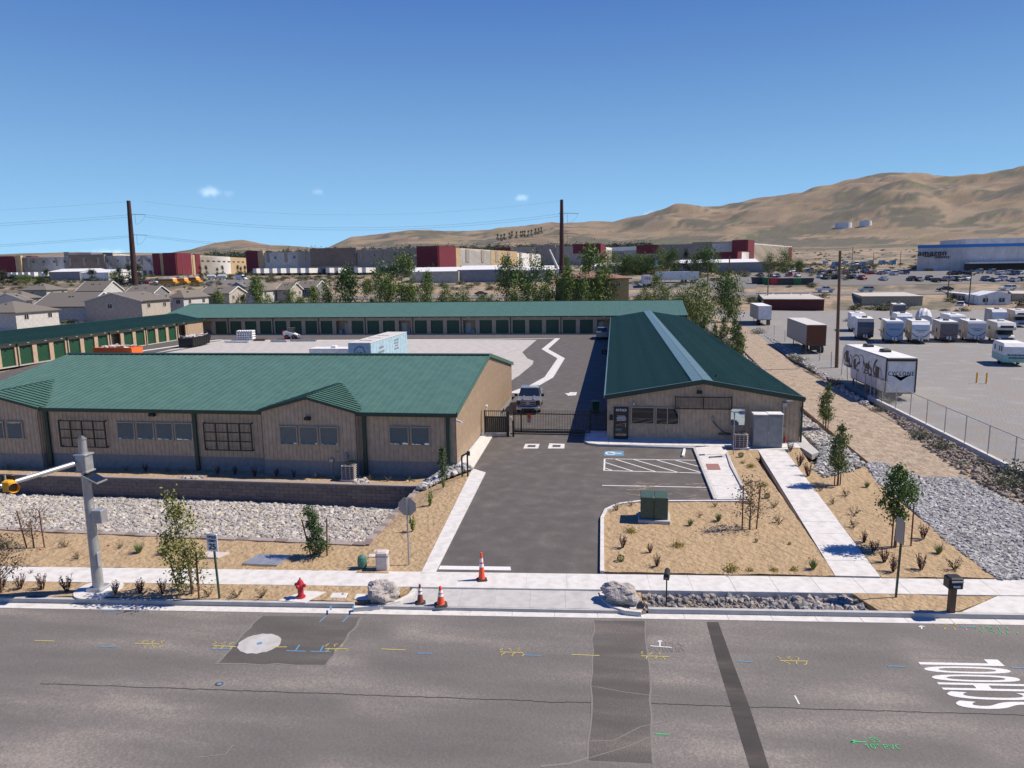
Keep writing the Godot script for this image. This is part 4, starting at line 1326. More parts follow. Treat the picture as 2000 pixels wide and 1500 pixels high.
	# downspouts and corner posts
	for px in [Vector3(-37.896, 1.419, -42.3), Vector3(-27.111, 1.621, -42.3), Vector3(-15.571, 1.836, -42.3), Vector3(-10.152, 1.938, -42.3)]:
		var d := MB.new()
		d.cbox(Vector3(px.x, 1.25, zf + 0.12), Vector3(0.24, 3.9, 0.16), 0.02)
		put("downspout", d, M.trim, t)
	# windows: px corners on the front wall
	var rows := [[Vector3(-43.343, 1.027, -42.3), Vector3(-42.303, 1.047, -42.3), 1], [Vector3(-42.064, 1.052, -42.3), Vector3(-40.853, 1.076, -42.3), 1], [Vector3(-40.676, 1.079, -42.3), Vector3(-39.416, 1.104, -42.3), 1],
		[Vector3(-32.789, 1.198, -42.3), Vector3(-31.46, 1.189, -42.3), 0], [Vector3(-31.385, 1.191, -42.3), Vector3(-30.064, 1.217, -42.3), 0], [Vector3(-29.993, 1.183, -42.3), Vector3(-28.683, 1.209, -42.3), 0], [Vector3(-28.613, 1.176, -42.3), Vector3(-27.295, 1.202, -42.3), 0],
		[Vector3(-21.099, 1.19, -42.3), Vector3(-19.858, 1.216, -42.3), 1], [Vector3(-19.753, 1.218, -42.3), Vector3(-18.473, 1.21, -42.3), 1], [Vector3(-18.387, 1.212, -42.3), Vector3(-17.133, 1.221, -42.3), 1],
		[Vector3(-13.981, 1.269, -42.3), Vector3(-12.679, 1.279, -42.3), 0], [Vector3(-12.579, 1.281, -42.3), Vector3(-11.321, 1.291, -42.3), 0]]
	for r in rows:
		var z: float = zf + (0.46 if r[2] else 0.04)
		window_unit(t, Vector3(r[0].x, 1.22, z), r[1].x - r[0].x, 1.24, 0.0)
	# lattice frames
	var la := Vector3(-36.909, 2.5, -42.3)
	var lb := Vector3(-33.529, 2.482, -42.3)
	lattice(t, "lattice_bar", la.x, lb.x, 0.72, 2.5, zf + 0.24, 4, 3, 0.07, M.bronze)
	la = Vector3(-26.415, 2.526, -42.3)
	lb = Vector3(-23.133, 2.51, -42.3)
	lattice(t, "lattice_bar", la.x, lb.x, 0.72, 2.5, zf + 0.24, 4, 3, 0.07, M.bronze)
	for px in [[Vector3(-30.047, 3.02, -42.3), 0], [Vector3(-19.086, 3.043, -42.3), 1], [Vector3(-41.472, 2.964, -42.3), 1]]:
		wall_lamp(t, Vector3(px[0].x, 2.98 if px[1] == 0 else 2.98, zf + (0.47 if px[1] else 0.05)))
	# meter, conduit, disconnect
	var mx: Vector3 = Vector3(-17.669, 0.389, -41.9)
	b = MB.new()
	b.cbox(Vector3(mx.x, 0.3, zf + 0.55), Vector3(0.26, 0.2, 0.14), 0.02)
	b.cyl(Vector3(mx.x, 0.3, zf + 0.53), Vector3(mx.x, -0.75, zf + 0.53), 0.02, 0.02, 6)
	put("junction_box", b, M.galv, t)
	var sx: Vector3 = Vector3(-16.697, 0.746, -41.9)
	b = MB.new()
	b.cbox(Vector3(sx.x, 0.62, zf + 0.53), Vector3(0.2, 0.34, 0.12), 0.02)
	b.cyl(Vector3(sx.x, 0.45, zf + 0.54), Vector3(sx.x + 0.1, -0.1, zf + 0.65), 0.025, 0.025, 6)
	put("disconnect_box", b, M.grey_metal, t)
	b = MB.new()
	b.cyl(Vector3(mx.x + 0.36, 0.78, zf + 0.45), Vector3(mx.x + 0.36, 0.78, zf + 0.5), 0.09, 0.09, 10)
	put("vent_cap", b, M.window_frame, t)
	var cam := MB.new()
	cam.cyl(Vector3(xr + 0.05, 2.9, zf + 0.1), Vector3(xr + 0.45, 2.84, zf + 0.35), 0.07, 0.06, 8)
	put("security_camera", cam, M.white, t)

func ac_unit(label: String, at: Vector3):
	var t := thing("air_conditioner", label, "air conditioner", at)
	var b := MB.new()
	b.box(Vector3(0, 0.05, 0), Vector3(1.0, 0.1, 1.0))
	put("pad", b, M.concrete, t)
	b = MB.new()
	b.cbox(Vector3(0, 0.58, 0), Vector3(0.76, 0.95, 0.76), 0.08)
	put("casing", b, M.dark_grey, t)
	for k in 7:
		b = MB.new()
		b.cbox(Vector3(0, 0.2 + k * 0.125, 0), Vector3(0.84, 0.018, 0.84), 0.004)
		put("grille_bar", b, M.util_beige, t)
	for x in [-0.4, -0.13, 0.13, 0.4]:
		b = MB.new()
		b.box(Vector3(x, 0.58, 0.42), Vector3(0.03, 0.9, 0.014))
		put("grille_post", b, M.util_beige, t)
	b = MB.new()
	b.cyl(Vector3(0, 1.05, 0), Vector3(0, 1.09, 0), 0.34, 0.3, 16)
	put("fan_guard", b, M.black, t)

func make_office():
	var xl := -0.40
	var xr := 12.62
	var zf := -49.8
	var zb := -134.0
	var xm := (xl + xr) / 2
	var ev := 3.12
	var rg := 4.2
	var t := thing("office_building", "long tan office building with green roof darkened by added dense ribs and pale ridge cap", "building")
	var b := MB.new()
	b.box(Vector3(xm, 1.3, (zf + zb) / 2), Vector3(xr - xl - 0.3, 3.4, zf - zb - 0.3))
	put("core", b, M.dark_grey, t)
	b = MB.new()
	b.box(Vector3(xm, 0.05, (zf + zb) / 2), Vector3(xr - xl + 0.06, 0.3, zf - zb + 0.06))
	put("foundation", b, M.concrete_grey, t)
	siding_wall(t, Vector3(xl, 0, zf), Vector3(xm, 0, zf), 0.2, func(q): return lerpf(ev, rg, q), M.siding)
	siding_wall(t, Vector3(xm, 0, zf), Vector3(xr, 0, zf), 0.2, func(q): return lerpf(rg, ev, q), M.siding)
	siding_wall(t, Vector3(xr, 0, zf), Vector3(xr, 0, zb), 0.2, func(_q): return ev, M.siding, 1.86, 6)
	siding_wall(t, Vector3(xl, 0, zb), Vector3(xl, 0, zf), 0.2, func(_q): return ev, M.siding, 1.86, 6)
	var up := Vector3(xm - xl + 0.15, rg - ev, 0)
	roof_slope(t, Vector3(xl - 0.15, ev + 0.08, zb), Vector3(xl - 0.15, ev + 0.08, zf + 0.2), up, 0.6, M.roof, 0.07, "roof_panel", 3)  # same green paint; extra close, tall ribs added so their shade darkens both slopes
	roof_slope(t, Vector3(xr + 0.15, ev + 0.08, zb), Vector3(xr + 0.15, ev + 0.08, zf + 0.2), Vector3(-up.x, up.y, 0), 0.6, M.roof, 0.07, "roof_panel", 3)
	var cap := mat("ridge_cap", Color(0.13, 0.2, 0.2), 0.3, TX.soft, 0.2, null, 1.0, 0.25)
	for s in [-1, 1]:
		b = MB.new()
		b.boxb(Vector3(xm + s * 0.36, rg + 0.13, (zf + zb) / 2 + 0.1), Vector3(0.72, 0.035, zf - zb + 0.2), Basis(Vector3.BACK, -s * 0.166))
		put("ridge_cap", b, cap, t)
	b = MB.new()
	b.cyl(Vector3(xm, rg + 0.19, zf + 0.2), Vector3(xm, rg + 0.19, zb), 0.03, 0.03, 6)
	put("ridge_seam", b, M.trim, t)
	plate(t, "rake_trim", Vector3(xl - 0.2, ev + 0.16, zf + 0.26), Vector3(xm, rg + 0.24, zf + 0.26), 0.3, 0.07, M.trim)
	plate(t, "rake_trim", Vector3(xm, rg + 0.24, zf + 0.26), Vector3(xr + 0.2, ev + 0.16, zf + 0.26), 0.3, 0.07, M.trim)
	plate(t, "rake_edge", Vector3(xl - 0.2, ev + 0.185, zf + 0.2), Vector3(xm, rg + 0.265, zf + 0.2), 0.03, 0.12, cap)
	plate(t, "rake_edge", Vector3(xm, rg + 0.265, zf + 0.2), Vector3(xr + 0.2, ev + 0.185, zf + 0.2), 0.03, 0.12, cap)
	for s in [[xl - 0.2, 1], [xr + 0.2, -1]]:
		b = MB.new()
		b.cbox(Vector3(s[0], ev + 0.03, (zf + zb) / 2), Vector3(0.14, 0.16, zf - zb + 0.4), 0.02)
		put("eave_gutter", b, cap if s[1] == 1 else M.trim, t)
	b = MB.new()
	b.cbox(Vector3(xr + 0.06, 1.55, zf + 0.12), Vector3(0.14, 3.0, 0.1), 0.02)
	put("downspout", b, M.trim, t)
	# door
	var dl := Vector3(0.053, 1.12, -49.8)
	var dr := Vector3(1.055, 1.137, -49.8)
	var d := MB.new()
	var dw: float = dr.x - dl.x
	d.box(Vector3(dl.x + 0.06, 1.28, zf + 0.06), Vector3(0.12, 2.3, 0.12))
	d.box(Vector3(dr.x - 0.06, 1.28, zf + 0.06), Vector3(0.12, 2.3, 0.12))
	d.box(Vector3((dl.x + dr.x) / 2, 2.30, zf + 0.06), Vector3(dw - 0.24, 0.26, 0.12))
	d.box(Vector3((dl.x + dr.x) / 2, 0.24, zf + 0.06), Vector3(dw - 0.24, 0.22, 0.12))
	var door := put("door", d, M.black, t)
	b = MB.new()
	b.box(Vector3((dl.x + dr.x) / 2, 1.26, zf + 0.045), Vector3(dw - 0.2, 1.84, 0.03))
	put("pane", b, M.glass_dark, door)
	lettering("lettering", "OFFICE", 0.22, M.sign_white, door, Transform3D(Basis.IDENTITY, Vector3((dl.x + dr.x) / 2, 2.22, zf + 0.125)))
	small_print("small_print", door, Transform3D(Basis.IDENTITY, Vector3((dl.x + dr.x) / 2, 1.78, zf + 0.072)), [0.5, 0.58, 0.62, 0.5], 0.055, M.sign_white)
	b = MB.new()
	b.box(Vector3(dr.x - 0.2, 1.15, zf + 0.15), Vector3(0.03, 0.3, 0.03))
	put("handle", b, M.chrome, door)
	b = MB.new()
	b.cbox(Vector3(dl.x - 0.2, 1.68, zf + 0.1), Vector3(0.24, 0.36, 0.16), 0.02)
	put("drop_box", b, M.black, t)
	# windows
	var w1 := Vector3(1.233, 1.14, -49.8)
	var w2 := Vector3(2.865, 1.167, -49.8)
	window_unit(t, Vector3(w1.x, 1.22, zf + 0.04), w2.x - w1.x, 1.25, 0, M.glass_dark)
	w1 = Vector3(2.935, 1.168, -49.8)
	w2 = Vector3(4.551, 1.195, -49.8)
	window_unit(t, Vector3(w1.x, 1.2, zf + 0.04), w2.x - w1.x, 1.25, 0, M.glass_dark, 1)
	w1 = Vector3(7.966, 1.07, -49.8)
	w2 = Vector3(9.043, 1.089, -49.8)
	window_unit(t, Vector3(w1.x, 1.2, zf + 0.04), w2.x - w1.x, 1.27, 0, M.glass_blue)
	# wire sign frame
	var s1 := Vector3(4.258, 2.647, -49.8)
	var s2 := Vector3(8.033, 2.694, -49.8)
	lattice(t, "sign_bar", s1.x, s2.x, 2.4, 3.22, zf + 0.22, 2, 1, 0.06, M.bronze)
	for k in 40:
		b = MB.new()
		b.box(Vector3(lerpf(s1.x, s2.x, (k + 0.5) / 40.0), 2.81, zf + 0.215), Vector3(0.009, 0.8, 0.009))
		put("mesh_wire", b, M.bronze, t)
	for k in 9:
		b = MB.new()
		b.box(Vector3((s1.x + s2.x) / 2, 2.4 + 0.82 * (k + 0.5) / 9.0, zf + 0.222), Vector3(s2.x - s1.x, 0.009, 0.009))
		put("mesh_wire", b, M.bronze, t)
	wall_lamp(t, Vector3(Vector3(5.875, 3.818, -49.8).x, 3.55, zf + 0.04))
	var lp := Vector3(1.429, 2.576, -49.8)
	b = MB.new()
	b.cbox(Vector3(lp.x, 2.72, zf + 0.12), Vector3(0.16, 0.26, 0.16), 0.04)
	put("wall_light", b, M.grey_metal, t)
	b = MB.new()
	b.cbox(Vector3(lp.x, 2.7, zf + 0.21), Vector3(0.11, 0.16, 0.04), 0.02)
	put("lens", b, M.white, t)
	# conduit, hose, meter pieces
	var mx := Vector3(6.806, 1.305, -49.8)
	b = MB.new()
	b.cbox(Vector3(mx.x, 1.7, zf + 0.1), Vector3(0.15, 0.3, 0.1), 0.02)
	put("disconnect_box", b, M.grey_metal, t)
	b = MB.new()
	var pts := []
	for k in 10:
		var q := k / 9.0
		pts.append(Vector3(mx.x + q * 1.15, 1.55 - sin(q * PI / 2) * 0.95 + 0.15 * q * q, zf + 0.12 + 0.1 * q))
	b.tube(pts, 0.03, 6)
	put("refrigerant_hose", b, M.black, t)
	b = MB.new()
	b.box(Vector3(mx.x + 0.85, 0.62, zf + 0.12), Vector3(0.85, 0.12, 0.12))
	put("pipe_cover", b, M.dark_grey, t)
	b = MB.new()
	b.cyl(Vector3(Vector3(6.102, 0.491, -49.8).x, 0.72, zf + 0.03), Vector3(Vector3(6.102, 0.491, -49.8).x, 0.72, zf + 0.07), 0.07, 0.07, 10)
	put("vent_cap", b, M.window_frame, t)
	# electric riser
	var ex := Vector3(11.492, 2.381, -49.8)
	b = MB.new()
	b.cyl(Vector3(ex.x, 2.78, zf + 0.12), Vector3(ex.x - 0.05, 0.2, zf + 0.12), 0.06, 0.06, 10)
	b.cbox(Vector3(ex.x + 0.04, 2.75, zf + 0.16), Vector3(0.3, 0.3, 0.24), 0.03)
	b.cbox(Vector3(ex.x - 0.02, 1.05, zf + 0.16), Vector3(0.25, 0.36, 0.2), 0.03)
	put("conduit", b, M.galv, t)
	b = MB.new()
	b.boxb(Vector3(ex.x + 0.28, 3.05, zf + 0.3), Vector3(0.36, 0.05, 0.22), Basis(Vector3.UP, 0.2))
	put("light_head", b, M.white, t)
	b = MB.new()
	b.cyl(Vector3(ex.x + 0.15, 0.18, zf + 0.25), Vector3(ex.x + 0.15, 0.55, zf + 0.25), 0.06, 0.06, 8)
	put("red_valve", b, M.red, t)
	# small vents on the roof
	for q in [Vector3(6.877, 4.474, -53), Vector3(7.412, 4.486, -53.2)]:
		b = MB.new()
		b.cyl(Vector3(q.x, ev + 0.7, -53.0), Vector3(q.x, ev + 1.2, -53.0), 0.06, 0.06, 8)
		put("roof_vent", b, M.black, t)
	ac_unit("grey louvred air conditioner beside the tall metal cabinet at the office", Vector3(8.423, 0.13, -47.931))
	# tall grey cabinet
	var c := thing("utility_cabinet", "tall grey metal cabinet with double doors against the office wall", "cabinet", Vector3(10.189, 0.12, -48.542))
	b = MB.new()
	b.cbox(Vector3(0, 1.1, 0), Vector3(1.92, 2.2, 0.8), 0.03)
	put("body", b, M.grey_metal, c)
	b = MB.new()
	b.cbox(Vector3(-0.47, 2.22, 0), Vector3(0.98, 0.06, 0.9), 0.02)
	b.cbox(Vector3(0.48, 2.25, 0), Vector3(1.0, 0.06, 0.9), 0.02)
	put("top", b, M.white, c)
	for s in [-1, 1]:
		b = MB.new()
		b.cbox(Vector3(s * 0.47, 1.1, 0.41), Vector3(0.9, 2.08, 0.03), 0.01)
		var dd := put("door", b, M.grey_metal, c)
		for y in [1.98, 0.24]:
			b = MB.new()
			b.cbox(Vector3(s * 0.47, y, 0.43), Vector3(0.64, 0.16, 0.03), 0.01)
			put("vent_panel", b, M.grey_metal, dd)
	b = MB.new()
	b.box(Vector3(0.0, 1.0, 0.44), Vector3(0.03, 0.2, 0.03))
	put("handle", b, M.chrome, c)
	# wheel stop, broom pole, sign post
	var ws := thing("wheel_stop", "white concrete wheel stop at the end of the accessible parking bay", "wheel stop", Vector3(4.585, 0, -46.477), 1.42)
	b = MB.new()
	b.extrude([Vector2(-0.09, 0), Vector2(-0.06, 0.13), Vector2(0.06, 0.13), Vector2(0.09, 0)], 0.95)
	put("block", b, M.white, ws)
	var sp := thing("sign_post", "bare thin grey sign post standing at the edge of the planted island", "post", Vector3(7.699, 0.09, -46.27))
	b = MB.new()
	b.box(Vector3(0, 1.35, 0), Vector3(0.05, 2.7, 0.05))
	put("pole", b, M.galv, sp)
	b = MB.new()
	b.box(Vector3(0, 2.55, -0.04), Vector3(0.025, 0.45, 0.34))
	put("sign_plate", b, M.sign_back, sp)
	b = MB.new()
	var br := thing("broom", "long handled dark broom lying on the ramp walk", "broom")
	b.cyl(Vector3(6.031, 0.17, -45.053), Vector3(6.863, 0.17, -45.379), 0.05, 0.05, 6)
	put("head", b, M.dark_grey, br)
	b = MB.new()
	b.cyl(Vector3(6.052, 0.16, -44.968), Vector3(7.253, 0.17, -45.668), 0.02, 0.02, 6)
	put("handle", b, M.grey_metal, br)
	ac_unit("grey louvred air conditioner on a slab below the storage gable", Vector3(-16.247, -0.75, -41.219))

# storage row with roll-up doors: local x along the front, front facing +z
func storage_row(t: Node3D, n: int, pitch: float, kinds: Array, depth: float, ev: float, rg: float, ext0: float, ext1: float, panel: float, rm, rn := 1, rh := 0.03):
	var L := n * pitch
	var b := MB.new()
	b.box(Vector3(L / 2, ev / 2 - 0.1, -depth / 2 - 0.8), Vector3(L + ext0 + ext1 - 0.1, ev - 0.1, depth - 1.6))
	put("core", b, M.siding, t)
	b = MB.new()
	b.box(Vector3(L / 2 + (ext1 - ext0) / 2, 0.05, -depth / 2), Vector3(L + ext0 + ext1 + 0.1, 0.14, depth + 0.1))
	put("foundation", b, M.concrete_grey, t)
	# header over the doors
	b = MB.new()
	b.box(Vector3(L / 2, (2.72 + ev) / 2, -0.08), Vector3(L, ev - 2.72, 0.16))
	put("header", b, M.siding, t)
	for k in n + 1:
		b = MB.new()
		b.box(Vector3(k * pitch, 1.41, -0.06), Vector3(0.78 if k > 0 and k < n else 0.8, 2.62, 0.2))
		put("pier", b, M.siding, t)
		if k % 3 == 2:
			b = MB.new()
			b.box(Vector3(k * pitch, 1.6, 0.09), Vector3(0.16, ev - 0.2, 0.1))
			put("downspout", b, M.trim, t)
	for k in n:
		var x := (k + 0.5) * pitch
		if kinds[k] == 0:
			var dr := MB.new()
			for r in 9:
				dr.box(Vector3(x, 0.24 + r * 0.29, -0.2 + 0.004 * (r % 2)), Vector3(pitch - 0.8, 0.28, 0.05))
			dr.box(Vector3(x, 1.4, -0.24), Vector3(pitch - 0.8, 2.6, 0.02))
			put("roll_up_door", dr, M.door_green, t)
		else:
			# recess with a pale entry door and a condenser
			b = MB.new()
			b.box(Vector3(x, 1.4, -1.45), Vector3(pitch - 0.7, 2.7, 0.06))
			put("recess_wall", b, M.siding, t)
			b = MB.new()
			b.box(Vector3(x + (0.55 if kinds[k] == 1 else -0.55), 1.12, -1.38), Vector3(0.95, 2.1, 0.06))
			put("entry_door", b, M.offwhite if kinds[k] < 3 else M.galv, t)
			if kinds[k] < 3:
				b = MB.new()
				b.cbox(Vector3(x + (-0.55 if kinds[k] == 1 else 0.6), 0.55, -0.75), Vector3(0.75, 0.85, 0.75), 0.06)
				put("condenser", b, M.grey_metal, t)
	# roof
	var run := Vector3(0, rg - ev, -depth / 2 - 0.35)
	roof_slope(t, Vector3(-ext0 - 0.2, ev, 0.35), Vector3(L + ext1 + 0.2, ev, 0.35), run, panel, rm, rh, "roof_panel", rn)
	roof_slope(t, Vector3(-ext0 - 0.2, ev, -depth - 0.35), Vector3(L + ext1 + 0.2, ev, -depth - 0.35), Vector3(0, rg - ev, depth / 2 + 0.35), panel * 3, rm, 0.05)
	b = MB.new()
	b.box(Vector3((L + ext1 - ext0) / 2, rg + 0.06, -depth / 2), Vector3(L + ext0 + ext1 + 0.5, 0.07, 0.4))
	put("ridge_cap", b, M.trim, t)
	b = MB.new()
	b.cbox(Vector3((L + ext1 - ext0) / 2, ev - 0.06, 0.4), Vector3(L + ext0 + ext1 + 0.4, 0.18, 0.12), 0.02)
	put("eave_gutter", b, M.trim, t)
	for s in [-ext0 - 0.1, L + ext1 + 0.1]:
		b = MB.new()
		var pr := PackedVector2Array([Vector2(0, ev - 0.05), Vector2(-depth / 2, rg - 0.05), Vector2(-depth, ev - 0.05), Vector2(-depth, 0.1), Vector2(0, 0.1)])
		b.extrude(Array(pr), 0.04)
		put("end_wall", b, M.siding, t, Vector3(s, 0, 0))
	for k in range(1, n * 2):
		if k % 2 == 0: continue
		b = MB.new()
		b.cbox(Vector3(k * pitch / 2.0 * 1.0, ev - 0.2, 0.49), Vector3(0.3, 0.06, 0.1), 0.01)
		put("eave_light", b, M.offwhite, t)

func make_back_rows():
	var kinds := []
	for k in 26:
		kinds.append(0)
	kinds[0] = 1; kinds[9] = 1; kinds[13] = 2; kinds[17] = 2; kinds[25] = 3
	for k in [9]: kinds[k] = 1
	var t := thing("storage_row", "storage row with pale green roof and dark roll-up doors across the yard's far side", "building", Vector3(-83.85, 0, -134.9))
	storage_row(t, 26, 3.213, kinds, 24.0, 3.45, 5.75, 9.0, 13.6, 0.5, M.roof)
	var k2 := []
	for k in 20: k2.append(0)
	k2[11] = 1; k2[17] = 1
	var t2 := thing("storage_row", "storage row with green roof darkened by added dense ribs along the yard beside the houses", "building", Vector3(-81.2, 0, -71.5), PI / 2)
	storage_row(t2, 18, 3.05, k2, 11.0, 3.3, 4.5, 0.0, 5.4, 0.5, M.roof, 3, 0.07)  # ribs packed closer and taller so the roof looks darker from their shade
	# lit wall piece at the far end of that row
	siding_wall(t2, Vector3(18 * 3.05, 0, 0.1), Vector3(18 * 3.05 + 5.4, 0, 0.1), 0.15, func(_q): return 3.2, M.siding, 0.92)

# ---------------------------------------------------------------- houses
func house(label: String, d: Array, wall_m, kind: String, group := "grey roofed houses beyond the storage row"):
	# d: x0, x1, z1 (front), z0 (back), eave, ridge
	var x0: float = d[0]
	var x1: float = d[1]
	var z1: float = d[2]
	var z0: float = d[3]
	var ev: float = d[4]
	var rg: float = d[5]
	var cx := (x0 + x1) / 2
	var cz := (z0 + z1) / 2
	var t := thing("house", label, "house", Vector3(cx, -0.35, cz), 0, group)
	var w := (x1 - x0) / 2
	var l := (z1 - z0) / 2
	ev += 0.35; rg += 0.35
	var b := MB.new()
	b.box(Vector3(0, ev / 2 - 1.0, 0), Vector3(w * 2, ev + 2.0, l * 2))
	if kind == "gx":
		for s in [-1, 1]:
			b.extrude([Vector2(-l, ev), Vector2(0, rg), Vector2(l, ev)], w)
			break
	elif kind == "gz":
		b.t = Transform3D(Basis(Vector3.UP, PI / 2), Vector3.ZERO)
		b.extrude([Vector2(-w, ev), Vector2(0, rg), Vector2(w, ev)], l)
		b.t = Transform3D.IDENTITY
	put("wall", b, wall_m, t)
	var o := 0.5
	var r := MB.new()
	var k := 0.18
	if kind == "hip":
		var a := minf(w, l)
		var P := [Vector3(-w - o, ev, l + o), Vector3(w + o, ev, l + o), Vector3(w + o, ev, -l - o), Vector3(-w - o, ev, -l - o)]
		var e := []
		if w > l: e = [Vector3(-w + l, rg, 0), Vector3(w - l, rg, 0)]
		else: e = [Vector3(0, rg, l - w), Vector3(0, rg, -l + w)]
		if w > l:
			r.quad(e[0], e[1], P[1], P[0]); r.quad(e[1], e[0], P[3], P[2]); r.tri(e[1], P[2], P[1]); r.tri(e[0], P[0], P[3])
		else:
			r.quad(e[1], P[2], P[1], e[0]); r.quad(e[0], P[0], P[3], e[1]); r.tri(e[0], P[1], P[0]); r.tri(e[1], P[3], P[2])
		r.box(Vector3(0, ev - 0.1, 0), Vector3(w * 2 + 1.0, 0.2, l * 2 + 1.0))
	else:
		var alongx := kind == "gx"
		var hw := l if alongx else w
		var hl := (w if alongx else l) + 0.4
		var sl := (rg - ev) / hw
		for s in [-1.0, 1.0]:
			var lo := hw + o
			var yl := rg - sl * lo
			var q := [Vector3(-hl, rg + k, 0), Vector3(hl, rg + k, 0), Vector3(hl, yl + k, s * lo), Vector3(-hl, yl + k, s * lo)]
			r.t = Transform3D.IDENTITY if alongx else Transform3D(Basis(Vector3.UP, PI / 2), Vector3.ZERO)
			if s > 0:
				r.quad(q[0], q[1], q[2], q[3])
				r.quad(q[3] - Vector3(0, k, 0), q[2] - Vector3(0, k, 0), q[1] - Vector3(0, k, 0), q[0] - Vector3(0, k, 0))
			else:
				r.quad(q[1], q[0], q[3], q[2])
				r.quad(q[2] - Vector3(0, k, 0), q[3] - Vector3(0, k, 0), q[0] - Vector3(0, k, 0), q[1] - Vector3(0, k, 0))
			r.t = Transform3D.IDENTITY
			# white barge boards on the gable ends and the eave
			for e in [-1.0, 1.0]:
				var mb := MB.new()
				var A := Vector3(e * hl, rg + k + 0.04, 0)
				var B := Vector3(e * hl, yl + k + 0.04, s * lo)
				var dd := B - A
				mb.t = Transform3D.IDENTITY if alongx else Transform3D(Basis(Vector3.UP, PI / 2), Vector3.ZERO)
				mb.boxb((A + B) / 2 - Vector3.UP * 0.13, Vector3(0.08, 0.28, dd.length()), Basis.looking_at(dd, Vector3.UP))
				put("barge_board", mb, M.white, t)
	var rf := put("roof", r, M.shingle, t)
	for q in 3:
		var vb := MB.new()
		var vx := rng.randf_range(-w * 0.6, w * 0.6)
		vb.cbox(Vector3(vx, rg - (rg - ev) * 0.35 + 0.2, l * 0.35 if kind != "gz" else l * rng.randf_range(-0.5, 0.5)), Vector3(0.5, 0.3, 0.5), 0.05)
		put("roof_vent", vb, M.dark_grey, rf)
	# windows in the sunlit +x wall and the front wall
	for q in [-0.5, 0.5]:
		window_unit(t, Vector3(w + 0.01, ev - 1.9, q * l * 1.1 + 0.6), 1.4, 1.3, PI / 2, M.glass_dark, 1, M.white)
	window_unit(t, Vector3(-w * 0.2, ev - 1.9, l + 0.01), 1.4, 1.3, 0, M.glass_dark, 1, M.white)

